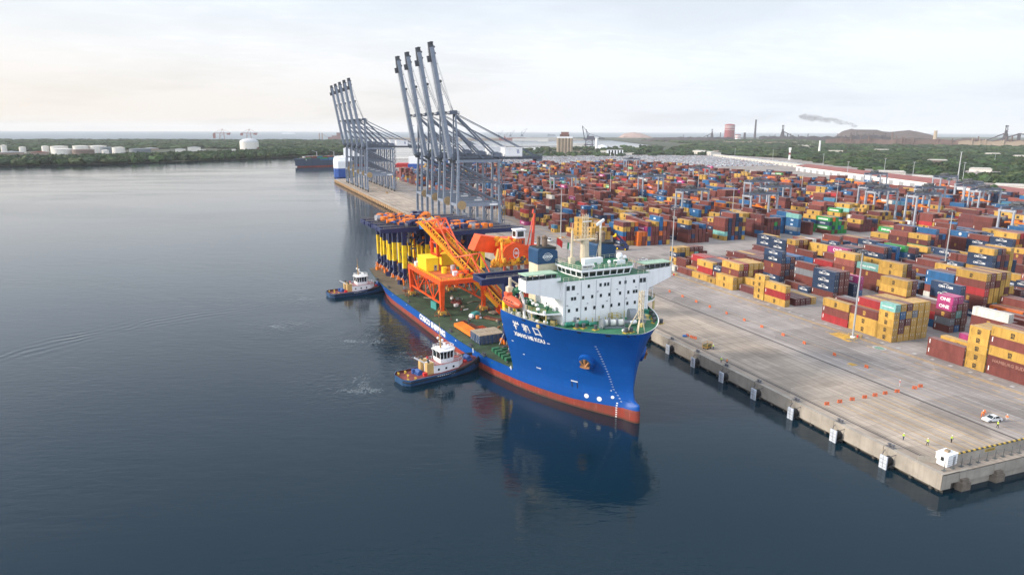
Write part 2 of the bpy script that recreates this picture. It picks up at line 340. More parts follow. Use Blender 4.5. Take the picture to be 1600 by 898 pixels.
def ground_material():
    m = bpy.data.materials.new('apron_concrete'); m.use_nodes = True; t = m.node_tree; b = t.nodes['Principled BSDF']; n_, l_ = t.nodes.new, t.links.new
    tc = n_('ShaderNodeTexCoord'); b.inputs['Roughness'].default_value = 0.9; b.inputs['Specular IOR Level'].default_value = 0.2
    def noise(s, sc=(1, 1, 1), det=5):
        mp = n_('ShaderNodeMapping'); mp.inputs['Scale'].default_value = sc; l_(tc.outputs['Object'], mp.inputs[0])
        x = n_('ShaderNodeTexNoise'); x.inputs['Scale'].default_value = s; x.inputs['Detail'].default_value = det; x.inputs['Roughness'].default_value = 0.62; l_(mp.outputs[0], x.inputs['Vector']); return x.outputs[0]
    sx = n_('ShaderNodeSeparateXYZ'); l_(tc.outputs['Object'], sx.inputs[0])
    # tan concrete on the berth, greyer asphalt further in (the paving changes at the landside rail)
    st = n_('ShaderNodeMapRange'); st.inputs[1].default_value = 27; st.inputs[2].default_value = 40
    wv = n_('ShaderNodeMath'); wv.operation = 'ADD'; nn = n_('ShaderNodeMath'); nn.operation = 'MULTIPLY'; nn.inputs[1].default_value = 8.0; l_(noise(0.03), nn.inputs[0]); l_(sx.outputs[0], wv.inputs[0]); l_(nn.outputs[0], wv.inputs[1]); l_(wv.outputs[0], st.inputs[0])
    mc = n_('ShaderNodeMixRGB'); mc.inputs[1].default_value = (0.410, 0.340, 0.275, 1); mc.inputs[2].default_value = (0.325, 0.288, 0.266, 1); l_(st.outputs[0], mc.inputs[0])
    def mul(src, fac, lo, hi):
        a = n_('ShaderNodeMapRange'); a.inputs[1].default_value = 0.32; a.inputs[2].default_value = 0.68; a.inputs[3].default_value = lo; a.inputs[4].default_value = hi; l_(fac, a.inputs[0])
        x = n_('ShaderNodeMixRGB'); x.blend_type = 'MULTIPLY'; x.inputs[0].default_value = 1; l_(src, x.inputs[1]); l_(a.outputs[0], x.inputs[2]); return x.outputs[0]
    c = mul(mc.outputs[0], noise(0.05), 0.82, 1.15)
    c = mul(c, noise(0.45, (1.2, 0.06, 1)), 0.80, 1.12)        # tyre tracks along the berth
    c = mul(c, noise(0.9, (0.3, 1.0, 1), 6), 0.92, 1.07)
    # cast slabs
    br = n_('ShaderNodeTexBrick'); br.offset = 0.0; br.inputs['Color1'].default_value = (0.84, 0.84, 0.84, 1); br.inputs['Color2'].default_value = (1.08, 1.08, 1.07, 1); br.inputs['Mortar'].default_value = (0.55, 0.53, 0.51, 1)
    br.inputs['Scale'].default_value = 0.12; br.inputs['Mortar Size'].default_value = 0.006; br.inputs['Brick Width'].default_value = 1.0; br.inputs['Row Height'].default_value = 0.72; l_(tc.outputs['Object'], br.inputs['Vector'])
    x = n_('ShaderNodeMixRGB'); x.blend_type = 'MULTIPLY'; x.inputs[0].default_value = 0.8; l_(c, x.inputs[1]); l_(br.outputs['Color'], x.inputs[2]); c = x.outputs[0]
    # pairs of tyre tracks curving along the lanes, and darker repair patches
    wt = n_('ShaderNodeTexWave'); wt.wave_type = 'BANDS'; wt.bands_direction = 'X'; wt.inputs['Scale'].default_value = 0.16; wt.inputs['Distortion'].default_value = 9; wt.inputs['Detail'].default_value = 2; wt.inputs['Detail Scale'].default_value = 0.12
    mpw = n_('ShaderNodeMapping'); mpw.inputs['Scale'].default_value = (1, 0.12, 1); l_(tc.outputs['Object'], mpw.inputs[0]); l_(mpw.outputs[0], wt.inputs['Vector'])
    tr = n_('ShaderNodeMapRange'); tr.inputs[1].default_value = 0.86; tr.inputs[2].default_value = 0.97; tr.inputs[3].default_value = 0; tr.inputs[4].default_value = 0.34; l_(wt.outputs['Fac'], tr.inputs[0])
    x = n_('ShaderNodeMixRGB'); x.inputs[2].default_value = (0.15, 0.14, 0.135, 1); l_(tr.outputs[0], x.inputs[0]); l_(c, x.inputs[1]); c = x.outputs[0]
    vo = n_('ShaderNodeTexVoronoi'); vo.distance = 'CHEBYCHEV'; vo.inputs['Scale'].default_value = 0.055; l_(tc.outputs['Object'], vo.inputs['Vector'])
    sv = n_('ShaderNodeSeparateColor'); l_(vo.outputs['Color'], sv.inputs[0]); pr_ = n_('ShaderNodeMapRange'); pr_.inputs[1].default_value = 0.70; pr_.inputs[2].default_value = 0.72; pr_.inputs[3].default_value = 1.0; pr_.inputs[4].default_value = 0.84; l_(sv.outputs[0], pr_.inputs[0])
    x = n_('ShaderNodeMixRGB'); x.blend_type = 'MULTIPLY'; x.inputs[0].default_value = 1; l_(c, x.inputs[1]); l_(pr_.outputs[0], x.inputs[2]); c = x.outputs[0]
    # oil stains
    ns = n_('ShaderNodeMapRange'); ns.inputs[1].default_value = 0.62; ns.inputs[2].default_value = 0.74; ns.inputs[3].default_value = 0; ns.inputs[4].default_value = 0.55; l_(noise(0.11, (1, 0.4, 1), 7), ns.inputs[0])
    x = n_('ShaderNodeMixRGB'); x.inputs[2].default_value = (0.10, 0.09, 0.085, 1); l_(ns.outputs[0], x.inputs[0]); l_(c, x.inputs[1]); c = x.outputs[0]
    l_(c, b.inputs['Base Color']); return m
APRON = ground_material()
GZ = 4.2
ap = MB()
YE = 940
ys = [0]+[110+k*83 for k in range(11)]
left = [(edge(y), y) for y in ys]
outline = left+[(edge(YE), 940), (60, 985), (160, 1600), (1200, 1600), (1200, 0)]
ap.poly([(x, y, GZ) for x, y in outline][::-1])
tag(ap.build('apron_ground', APRON), 'pale concrete container terminal apron', 'ground', kind='structure')
# painted lines and crane rails
ln = MB()
LW, LY, LDK = 0, 1, 2
def stripe(x, y0, y1, w, mi, dz=0.004, bend=True):
    yy = [y0]+[y for y in ys if y0 < y < y1]+[y1]
    for a, b_ in zip(yy[:-1], yy[1:]):
        sa = edge(a)-0.5 if bend else 0; sb = edge(b_)-0.5 if bend else 0
        ln.poly([(x+sa-w/2, a, GZ+dz), (x+sa+w/2, a, GZ+dz), (x+sb+w/2, b_, GZ+dz), (x+sb-w/2, b_, GZ+dz)], mi)
for x in (63.6, 62.6): stripe(x, 20, 930, 0.34, LY, bend=False)
for k in range(150):                                # dashed edge line beside the stacks
    stripe(58.4, 10+k*6, 12.4+k*6, 0.28, LY, bend=False)
for x in (45.5, 51.5): stripe(x, 0, 930, 0.15, LW, bend=False)
for x in (10, 13.4, 16.8, 20.2, 23.6, 27.0): stripe(x, 3.5, 36, 0.18, LY, bend=False)
for x in (36.6, 55.0): stripe(x, 0, 60, 0.13, LY, bend=False)
for x in (33.6, 42.6): stripe(x, 0, 930, 0.12, LY if x > 40 else LW, bend=False)
for k in range(30):                                 # slab numbers / socket marks beside the stacks
    ln.box((66.3, 30+k*6.2, GZ+0.006), (1.3, 1.0, 0.004), 0, 3)
for q in ((59.5, 84.5, 7, 3.0), (58.5, 195, 5, 3.4), (38.7, 60, 2.5, 1.2), (57.0, 79.5, 3.0, 1.0)):
    ln.poly([(q[0]-q[3], q[1]-q[2]/2, GZ+0.008), (q[0]+q[3], q[1]-q[2]/2, GZ+0.008), (q[0]+q[3]*0.8, q[1]+q[2]/2, GZ+0.008), (q[0]-q[3]*0.7, q[1]+q[2]/2, GZ+0.008)], LY)
for k in range(24):                                 # the round green and white mark
    a, b_ = 2*PI*k/24, 2*PI*(k+1)/24
    for r0, r1, mi in ((1.5, 1.9, 3), (0.0, 1.3, 4)):
        c0 = (60.3, 69.2)
        ln.poly([(c0[0]+r0*math.cos(a), c0[1]+r0*math.sin(a)*1.2, GZ+0.008), (c0[0]+r1*math.cos(a), c0[1]+r1*math.sin(a)*1.2, GZ+0.008), (c0[0]+r1*math.cos(b_), c0[1]+r1*math.sin(b_)*1.2, GZ+0.008), (c0[0]+r0*math.cos(b_), c0[1]+r0*math.sin(b_)*1.2, GZ+0.008)][:4] if r0 > 0 else [(c0[0], c0[1], GZ+0.008), (c0[0]+r1*math.cos(a), c0[1]+r1*math.sin(a)*1.2, GZ+0.008), (c0[0]+r1*math.cos(b_), c0[1]+r1*math.sin(b_)*1.2, GZ+0.008)], mi)
WORNY = mat('worn_yellow_line', (0.50, 0.29, 0.06), 0.8, var=0.4, scale=0.8)
WORNW = mat('worn_white_line', (0.42, 0.41, 0.39), 0.8, var=0.3, scale=0.8)
tag(ln.build('road_markings', [WORNW, WORNY, DGREY, WORNW, mat('ground_mark_green', (0.17, 0.30, 0.22), 0.8)]), 'worn yellow and white lane lines on the apron', 'markings', kind='structure')
rl = MB()
def railline(off, w, h=0.05, y0=4, y1=925):
    yy = [y0]+[y for y in ys if y0 < y < y1]+[y1]
    for a, b_ in zip(yy[:-1], yy[1:]):
        rl.bar((edge(a)+off, a, GZ+h/2+0.002), (edge(b_)+off, b_, GZ+h/2+0.002), w, h)
railline(3.4, 0.34); railline(31.9, 0.5, 0.05, 4, 925); railline(4.05, 0.10, 0.04, 4, 925)
tag(rl.build('crane_rails', mat('rail_steel', (0.055, 0.05, 0.05), 0.6)), 'dark steel crane rails let into the quay apron', 'rails', kind='structure')

# far banks
def land_material(name, a, b2, sc=0.01):
    m = bpy.data.materials.new(name); m.use_nodes = True; t = m.node_tree; b = t.nodes['Principled BSDF']
    tc = t.nodes.new('ShaderNodeTexCoord'); nz = t.nodes.new('ShaderNodeTexNoise'); nz.inputs['Scale'].default_value = sc; nz.inputs['Detail'].default_value = 8; nz.inputs['Roughness'].default_value = 0.65; t.links.new(tc.outputs['Object'], nz.inputs['Vector'])
    r = t.nodes.new('ShaderNodeValToRGB'); r.color_ramp.elements[0].position = 0.40; r.color_ramp.elements[1].position = 0.66; r.color_ramp.elements[0].color = (*a, 1); r.color_ramp.elements[1].color = (*b2, 1)
    t.links.new(nz.outputs[0], r.inputs[0]); t.links.new(r.outputs[0], b.inputs['Base Color']); b.inputs['Roughness'].default_value = 0.95; return m
SCRUB = land_material('scrub_ground', (0.02, 0.035, 0.014), (0.05, 0.055, 0.03), 0.012)
lb = MB()
lb.poly([(x, y, 1.6) for x, y in ((-2600, 1480), (-740, 1555), (-598, 1570), (-436, 1600), (-258, 1706), (-40, 1885), (120, 2090), (330, 2600), (420, 3400), (600, 4700), (600, 5400), (-1700, 5400), (-3600, 4600), (-3600, 1700))])
tag(lb.build('land_far_bank', SCRUB), 'low green far bank across the harbour', 'land', kind='structure')
rb = MB()
rb.poly([(x, y, 1.7) for x, y in ((260, 1570), (420, 2150), (760, 2330), (1700, 2700), (2500, 4700), (3000, 6900), (9500, 6900), (9500, -1200), (1190, -1200), (1190, 1570))])
tag(rb.build('land_inland', SCRUB), 'flat green land behind the container terminal', 'land', kind='structure')
pb = MB(); pb.poly([(x, y, 1.5) for x, y in ((900, 4560), (2480, 4720), (2980, 6900), (900, 7600))]); pb.poly([(x, y, 1.5) for x, y in ((640, 2950), (1250, 2960), (1400, 3050), (640, 3040))])
tag(pb.build('land_port_spit', land_material('spit_ground', (0.16, 0.15, 0.13), (0.25, 0.23, 0.2))), 'bare port land on the far side of the basin', 'land', kind='structure')
# spoil heaps beyond the steel works
def heap(name, label, mat_, pts, base, ridge, rn):
    """long mound: pts = (x, y, width, height) along its crest"""
    m = MB(); rows = []
    for x, y, w, h in pts:
        row = []
        for k in range(13):
            a = PI*k/12; row.append((x-math.cos(a)*w*0.5*ridge[0]+rn.uniform(-.02, .02)*w, y-math.cos(a)*w*0.5*ridge[1], base+max(0, math.sin(a))**0.8*h*(1+rn.uniform(-.07, .07))))
        rows.append(row)
    m.grid(rows); o = m.build(name, mat_); return tag(o, label, 'hill', kind='structure')
SPOIL = mat('brown_spoil', (0.075, 0.056, 0.053), 0.95, var=0.25, scale=0.012)
SPOILD = mat('dark_ore', (0.045, 0.035, 0.038), 0.95, var=0.25, scale=0.012)
rh = random.Random(3)
def px_at(x, dist):                               # ground direction of a photo column, at a distance in metres
    th = HEAD+math.atan((x-800)/1094.0); return (CAM.x+math.sin(th)*dist, CAM.y+math.cos(th)*dist)
def crest(pl):
    out = []
    for (px, d, w, h) in pl:
        x, y = px_at(px, d); out.append((x, y, w, h))
    return out
heap('hill', 'long brown spoil heap beyond the steel works', SPOIL, crest([(1296, 6350, 300, 6), (1310, 6350, 420, 34), (1322, 6350, 480, 78), (1334, 6350, 500, 92), (1350, 6350, 500, 86), (1368, 6350, 500, 84), (1385, 6350, 500, 68), (1402, 6350, 500, 76), (1420, 6350, 500, 80), (1440, 6300, 480, 66), (1456, 6200, 420, 34), (1475, 6150, 300, 5)]), 2, (0.5, 0.85), rh)
heap('hill', 'pale rounded mound across the basin', mat('pale_quarry', (0.34, 0.24, 0.21), 0.95, var=0.2, scale=0.01), crest([(966, 7700, 200, 4), (975, 7700, 420, 44), (990, 7700, 420, 60), (1000, 7700, 420, 48), (1018, 7700, 350, 6)]), 2, (0.5, 0.85), rh)
heap('hill', 'long low dark ore stockpile by the tree belt', SPOILD, crest([(1000, 5200, 200, 3), (1022, 5200, 300, 24), (1050, 5150, 300, 28), (1075, 5100, 300, 26), (1105, 5050, 280, 30), (1125, 5000, 200, 4)]), 2, (0.5, 0.85), rh)
heap('hill', 'low brown stockpile on the right', SPOIL, crest([(1488, 5000, 200, 2), (1505, 5000, 260, 34), (1520, 5000, 300, 36), (1536, 5000, 260, 24), (1552, 5000, 200, 2)]), 2, (0.5, 0.85), rh)

# tree belts: leafy clumps, too many to count
def leaf_material():
    m = bpy.data.materials.new('mangrove_leaves'); m.use_nodes = True; t = m.node_tree; b = t.nodes['Principled BSDF']
    tc = t.nodes.new('ShaderNodeTexCoord'); a = t.nodes.new('ShaderNodeTexNoise'); a.inputs['Scale'].default_value = 0.35; a.inputs['Detail'].default_value = 5; t.links.new(tc.outputs['Object'], a.inputs['Vector'])
    at = t.nodes.new('ShaderNodeAttribute'); at.attribute_name = 'col'
    mr = t.nodes.new('ShaderNodeMapRange'); mr.inputs[1].default_value = 0.3; mr.inputs[2].default_value = 0.7; mr.inputs[3].default_value = 0.55; mr.inputs[4].default_value = 1.4; t.links.new(a.outputs[0], mr.inputs[0])
    x = t.nodes.new('ShaderNodeMixRGB'); x.blend_type = 'MULTIPLY'; x.inputs[0].default_value = 1; t.links.new(at.outputs['Color'], x.inputs[1]); t.links.new(mr.outputs[0], x.inputs[2]); t.links.new(x.outputs[0], b.inputs['Base Color'])
    b.inputs['Roughness'].default_value = 0.8; b.inputs['Specular IOR Level'].default_value = 0.2
    return m
LEAF = leaf_material()
def inside(p, poly):
    c = False; n = len(poly)
    for i in range(n):
        (x1, y1), (x2, y2) = poly[i], poly[(i+1) % n]
        if (y1 > p[1]) != (y2 > p[1]) and p[0] < (x2-x1)*(p[1]-y1)/(y2-y1)+x1: c = not c
    return c
def belt(name, label, poly, n, r0, h, seed, holes=(), pal=((0.024, 0.052, 0.017), (0.036, 0.066, 0.022), (0.016, 0.036, 0.016), (0.052, 0.070, 0.028), (0.030, 0.050, 0.026))):
    rn = random.Random(seed); m = MB(); m.col = []
    xs = [p[0] for p in poly]; yy = [p[1] for p in poly]; k = 0; tries = 0
    while k < n and tries < n*60:
        tries += 1
        # even spread over the picture: sample in inverse distance
        x, y = rn.uniform(min(xs), max(xs)), rn.uniform(min(yy), max(yy))
        if not inside((x, y), poly): continue
        d = math.hypot(x-CAM.x, y-CAM.y); dm = math.hypot(min(xs, key=lambda q: abs(q-CAM.x))-CAM.x, min(yy)-CAM.y)
        if rn.random() > (min(1.0, 1.3*dm/d))**2: continue
        pj = project((x, y, 5))
        if not (-60 < pj[0] < 1680): continue
        if any(abs(x-a) < c_ and abs(y-b_) < d_ for a, b_, c_, d_ in holes): continue
        s = r0*(0.45+1.1*rn.random()**1.6)*max(1.0, (d/dm)**0.8); hh = h*(0.7+0.6*rn.random())
        col = rn.choice(pal); q = rn.uniform(0.6, 1.5); col = tuple(c*q for c in col)
        b0 = len(m.f); m.blob((x, y, 2+hh*0.5), 1, s, s, hh*0.62, 0, 0.28, rn, 7, 4)
        for _ in range(2):                          # sprays of leaves that break the outline
            a = rn.uniform(0, 2*PI); m.blob((x+s*0.7*math.cos(a), y+s*0.7*math.sin(a), 2+hh*rn.uniform(0.5, 0.95)), 1, s*0.45, s*0.45, hh*0.32, 0, 0.4, rn, 5, 3)
        m.col += [col]*(len(m.f)-b0); k += 1
    o = m.build(name, LEAF); return tag(o, label, 'trees', kind='stuff')
belt('mangrove_trees', 'dense mangrove belt along the far bank', [(-1500, 1530), (-740, 1562), (-598, 1580), (-436, 1612), (-258, 1716), (-50, 1895), (110, 2100), (200, 2330), (60, 2330), (-200, 2060), (-430, 1880), (-600, 1800), (-1500, 1800)], 1500, 10, 11, 11)
belt('far_bank_trees', 'scrub woodland behind the storage tanks', [(-3200, 2700), (-1500, 2300), (-300, 2900), (-20, 2500), (150, 2330), (300, 2700), (400, 3400), (560, 4700), (-1600, 5300), (-3500, 4400)], 2200, 17, 9, 12, holes=((-624, 2150, 60, 120), (-136, 2622, 50, 70)))
belt('inland_trees', 'wide green tree belt behind the terminal', [(760, 420), (850, 620), (1060, 1110), (1240, 1400), (1240, 1900), (1500, 2350), (2300, 3300), (4600, 3300), (4800, 1500), (2600, 600), (1500, 250)], 3200, 9, 9, 13, holes=[(2137, 2214, 60, 50)]+[(px_at(p_, d_-k*w_)[0], px_at(p_, d_-k*w_)[1], w_*.75, w_*.6) for p_, d_, w_ in ((1398, 1300, 60), (1450, 1180, 34), (1540, 1500, 60), (1590, 1050, 40), (1470, 1900, 60), (1598, 2400, 60), (1555, 2600, 50), (1380, 2900, 70), (1308, 2700, 60), (1110, 2400, 60), (1250, 3400, 100)) for k in (0, 1, 2)])
belt('port_trees', 'scattered trees round the grain silo and basin', [(420, 2170), (760, 2345), (1650, 2700), (1245, 1950), (1240, 1610), (262, 1610)], 420, 9, 9, 15, holes=((851, 2060, 60, 60), (900, 1990, 90, 100)))
belt('works_trees', 'tree line in front of the steel works', [(2300, 3400), (2700, 4600), (3900, 4300), (3600, 3350)], 500, 22, 10, 14)
# ------------------------------------------------------------------ quay wall and its fittings
qw = thing('quay_wall', 'long tan concrete quay wall with rust streaks above the dark waterline', 'quay wall', (0, 0, 0))
f1 = MB(); f2 = MB(); f3 = MB()
qy = [0]+[14.5*k for k in range(1, 9)]+ys[2:]
for a, b_ in zip(qy[:-1], qy[1:]):
    ea, eb = edge(a), edge(b_); g_ = 0.05
    f1.grid([[(ea-0.35, a+g_, 0.75), (eb-0.35, b_-g_, 0.75)], [(ea-0.35, a+g_, GZ+0.12), (eb-0.35, b_-g_, GZ+0.12)], [(ea+0.75, a+g_, GZ+0.12), (eb+0.75, b_-g_, GZ+0.12)], [(ea+0.75, a+g_, GZ-0.3), (eb+0.75, b_-g_, GZ-0.3)]], 0)
    f1.poly([(ea-0.35, a+g_, 0.75), (ea+1.5, a+g_, 0.75), (eb+1.5, b_-g_, 0.75), (eb-0.35, b_-g_, 0.75)])
    f2.poly([(ea+0.4, a, -2), (ea+0.4, a, 1.0), (eb+0.4, b_, 1.0), (eb+0.4, b_, -2)])
    for k in range(max(1, int((b_-a)/4.8))):
        yy = a+(k+0.5)*(b_-a)/max(1, int((b_-a)/4.8)); f3.tube((edge(yy)+0.05, yy, -2), (edge(yy)+0.05, yy, 0.9), 0.45, n=8)
f1.poly([(0.15, -0.02, 0.75), (0.15, -0.02, GZ+0.12), (5.2, -0.02, GZ+0.12), (5.2, -0.02, 1.9), (3.0, -0.02, 1.9), (3.0, -0.02, 0.75)][::-1])
f1.bx(5.3, 1150, -0.05, 0.5, 1.7, 3.95); f1.bx(5.3, 1150, 0.4, 0.9, -1.5, 1.6)
f1.bx(0.2, 8, -0.02, 0.5, GZ-0.1, GZ+0.118)
fb = MB()
for x in (6.5, 17.0, 29.5, 42): fb.cut(); fb.prism([(x-1.3, -1.0), (x+1.3, -1.0), (x+1.6, 0.4), (x-1.6, 0.4)], -1.5, 1.8); fb.bx(x-1.0, x+1.0, -0.7, 0.3, 1.8, 2.5)
f2.bx(0.6, 60, 0.9, 1.4, -2, 1.2)
f1.build('wall_face', CONC, qw); f2.build('lower_wall', CONCD, qw); f3.build('piles', CONCD, qw); fb.build_pieces('buttress', mat('stained_concrete', (0.17, 0.14, 0.11), 0.9, var=0.35, scale=0.8), qw)
# the far berth's open timber coloured edge
m = MB()
TAN = mat('tan_fender_beam', (0.40, 0.25, 0.13), 0.85, var=0.3, scale=0.3)
for k in range(72):
    y = 330+k*8.4; x = edge(y)
    m.bx(x-1.5, x-0.36, y, y+4.6, 1.2, 3.95); m.tube((x-1.0, y+6.3, -1), (x-1.0, y+6.3, 3.2), 0.4, n=6)
tag(m.build('fender_beams', TAN, qw), None)
# fenders
def make_fender():
    t = thing('quay_fender', '', 'fender', (0, 0, 0), 0, 'fenders along the quay wall')
    p = MB(); p.bx(-2.35, -2.05, -0.95, 0.95, -0.3, 3.1)
    for k in (0.55, 1.4, 2.25): p.bx(-2.38, -2.36, -0.9, 0.9, k-0.03, k+0.03, 1)
    p.bx(-2.38, -2.36, -0.03, 0.03, -0.2, 3.0, 1)
    p.build('front_panel', [mat('fender_panel', (0.52, 0.56, 0.62), 0.6, streak=0.4, dirt=(0.16, 0.18, 0.2)), DGREY], t)
    c = MB(); c.tube((-0.36, 0, 1.6), (-0.8, 0, 1.6), 1.15, 0.8, 14); c.tube((-0.8, 0, 1.6), (-2.05, 0, 1.6), 0.8, 1.05, 14); c.build('rubber_cone', BLACK, t, False)
    h = MB()
    for s in (-1, 1): h.cut(); h.bar((-2.05, s*0.7, 2.9), (-0.3, s*1.5, 3.7), 0.10); h.cut(); h.bar((-2.05, s*0.7, 0.2), (-0.3, s*1.4, 1.4), 0.10)
    h.build_pieces('chain', DGREY, t); return t
FO = ['first', 'second', 'third', 'fourth', 'fifth', 'sixth', 'seventh', 'eighth', 'ninth', 'tenth', 'eleventh', 'twelfth', 'thirteenth', 'fourteenth', 'fifteenth', 'sixteenth', 'seventeenth', 'eighteenth', 'nineteenth', 'twentieth']
fen = make_fender()
for k in range(8):
    o = fen if k == 0 else copy_tree(fen)
    y = 12.6+14.45*k; o.location = (edge(y), y, 0)
    o['label'] = ('pale steel panel fender on black rubber cone, nearest the quay corner' if k == 0 else f'pale steel panel fender on black rubber cone, {FO[k]} along from the quay corner' if k < 7 else 'pale steel panel fender hidden closest behind the blue bow')
# mooring bollards
bo = MB(); bo.lathe((0, 0, 0), [(0.42, 0), (0.42, 0.08), (0.26, 0.12), (0.24, 0.5), (0.45, 0.62), (0.45, 0.72), (0.1, 0.8)], 12); bo.lathe((0.0, 0.95, 0), [(0.42, 0), (0.42, 0.08), (0.26, 0.12), (0.24, 0.5), (0.45, 0.62), (0.45, 0.72), (0.1, 0.8)], 12); bo.bx(-0.6, 0.6, -0.6, 1.55, 0.0, 0.06)
bom = bo.mesh('mooring_bollard', mat('bollard_paint', (0.12, 0.12, 0.13), 0.5, streak=0.3, dirt=(0.2, 0.2, 0.2)))
for k in range(7):
    y = 13.0+14.55*k; o = link('mooring_bollard', bom); o.location = (1.15-0.2*k/7, y, GZ+0.125)
    tag(o, f'dark twin mooring bollard on the quay edge, {FO[k]} from the quay corner', 'bollard', 'mooring bollards on the quay')
# orange water barriers
def make_barrier():
    m = MB(); m.prismx([(-0.28, 0), (0.28, 0), (0.16, 0.45), (0.12, 1.0), (-0.12, 1.0), (-0.16, 0.45)], -0.72, -0.25); m.prismx([(-0.28, 0), (0.28, 0), (0.16, 0.45), (0.12, 1.0), (-0.12, 1.0), (-0.16, 0.45)], 0.25, 0.72)
    m.bx(-0.13, 0.13, -0.25, 0.25, 0.62, 0.98); m.bx(-0.2, 0.2, -0.25, 0.25, 0.14, 0.36)
    return m.mesh('traffic_barrier', mat('barrier_plastic', (0.58, 0.13, 0.05), 0.6))
bm_ = make_barrier()
def barrier(x, y, rz, label):
    o = link('traffic_barrier', bm_); o.location = (x, y, GZ+0.006); o.rotation_euler[2] = rz; o.scale = (0.9, 0.82, 0.85); tag(o, label, 'traffic barrier', 'orange barriers on the apron'); return o
for k, (x, y) in enumerate([(6.6, 37.8), (11.0, 37.8), (15.4, 37.9), (19.8, 37.9), (23.6, 38.0), (27.4, 38.1), (31.7, 38.0)]):
    barrier(x, y, 1.25+0.12*math.sin(k*3), f'orange plastic barrier, {FO[k]} from the water in the row across the berth')
barrier(38.5, 38.2, 1.0, 'orange plastic barrier just inland of the dark rail, left of a pair'); barrier(41.2, 38.6, 1.2, 'orange plastic barrier just inland of the dark rail, right of a pair')
for k, y in enumerate([56.1, 68.5, 81.5, 91.5, 102.4, 112.0, 122.5, 133.2, 142.4, 152.3, 162.2]):
    barrier(40.3, y, 0.15*math.sin(k*5), f'orange plastic barrier in the line along the rail, {FO[k]} from the right')
barrier(57.5, 14.2, 1.3, 'orange plastic barrier far right, beyond the white car')
for k, (x, y, rz) in enumerate([(8.2, 102.4, 0.4), (8.5, 100.4, 0.2), (8.9, 98.9, 0.5)]):
    barrier(x, y, rz, ['orange plastic barrier beside the blue bow, leftmost of three', 'orange plastic barrier beside the blue bow, middle of three', 'orange plastic barrier beside the blue bow, rightmost of three'][k])
m = MB(); m.box((0, 0, 0.25), (1.6, 1.0, 0.12)); m.tube((-0.5, 0, 0.3), (-0.5, 0, 0.75), 0.3, n=10); m.tube((0.2, 0.1, 0.3), (0.2, 0.1, 0.6), 0.35, n=10); m.bar((0.6, 0, 0.3), (0.6, 0, 1.0), 0.1)
o = m.build('mooring_winch', BLUEP); o.location = (7.0, 102.2, GZ); tag(o, 'small blue mooring gear next to the orange barriers by the bow', 'winch')
# equipment trailer with a worker
t = thing('box_trailer', 'rusty brown box frame trailer standing on the berth near a worker', 'trailer', (6.3, 88.6, GZ), 0.4)
m = MB(); m.bx(-1.5, 1.5, -0.9, 0.9, 0.55, 0.7); m.bx(-1.4, 1.4, -0.8, 0.8, 0.7, 1.5, 1)
for x in (-1.5, 1.5):
    for y in (-0.9, 0.9): m.bar((x, y, 0.6), (x, y, 2.0), 0.1)
m.bar((-1.5, -0.9, 2), (1.5, -0.9, 2), 0.1); m.bar((-1.5, 0.9, 2), (1.5, 0.9, 2), 0.1); m.bar((1.5, -0.9, 2), (1.5, 0.9, 2), 0.1)
m.build('box_frame', [OCHRE, mat('olive_box', (0.12, 0.10, 0.04), 0.7)], t)
for x in (-0.9, 0.9):
    for y in (-0.75, 0.75): w = MB(); w.tube((x, y-0.1, 0.3), (x, y+0.1, 0.3), 0.3, n=10); w.build('wheel', BLACK, t)
# white site cabin and striped wall at the quay end
t = thing('site_cabin', 'small white cabin with a flat roof at the quay corner beside the wire fence', 'cabin', (5.6, 3.6, GZ), 0.12)
m = MB(); m.bx(-1.75, 1.75, -1.3, 1.3, 0.15, 2.6); m.bx(-1.85, 1.85, -1.4, 1.4, 2.6, 2.74); m.bx(-1.6, 1.6, -1.2, 1.2, 0, 0.15)
m.build('body', WHITE, t); m = MB(); m.bx(-1.78, -1.751, -0.5, 0.2, 1.2, 2.1); m.build('window', GLASS, t); m = MB(); m.bx(0.2, 1.1, -1.325, -1.301, 0.2, 2.15); m.build('door', GREY, t)
m = MB(); m.bx(-0.3, 0.7, -0.3, 0.5, 2.74, 3.2); m.build('roof_unit', mat('tan_unit', (0.3, 0.22, 0.14)), t)
t = thing('end_wall', 'low concrete end wall with yellow and black striped coping at the quay end', 'wall', (8.2, 3.2, GZ))
m = MB(); m.bx(0, 52, -0.15, 0.15, 0.0, 1.95); m.build('wall_panel', CONC, t); m = MB()
for k in range(65): m.bx(k*0.8, k*0.8+0.8, -0.19, 0.19, 1.95, 2.2, k % 2)
m.build('striped_coping', [mat('hazard_yellow', (0.55, 0.36, 0.05), 0.7), mat('hazard_black', (0.05, 0.05, 0.05), 0.7)], t)
for x in (8.6, 21.5):
    m = MB()
    for k in range(8): m.poly([(x+k*0.36, -0.172, 1.1), (x+k*0.36+0.18, -0.172, 1.1), (x+k*0.36+0.42, -0.172, 1.62), (x+k*0.36+0.24, -0.172, 1.62)], 1)
    m.bx(x-0.1, x+3.2, -0.166, -0.152, 1.05, 1.68, 0); m.build('hazard_board', [MATS['hazard_yellow'], MATS['hazard_black']], t)
t = thing('quay_fence', 'thin wire fence with metal posts along the quay end ledge', 'fence', (2.4, 1.5, GZ))
m = MB()
for k in range(17):
    x = k*2.6; m.cut(); m.bar((x, 0, 0), (x, 0, 2.0), 0.10); m.bx(x-0.45, x+0.45, -0.3, 0.3, 0, 0.10)
m.build_pieces('post', mat('fence_post', (0.10, 0.11, 0.11)), t); m = MB()
for z in (0.4, 1.0, 1.5, 1.95): m.bar((0, 0, z), (41.6, 0, z), 0.035)
m.build('wire', mat('fence_wire', (0.2, 0.2, 0.2)), t)
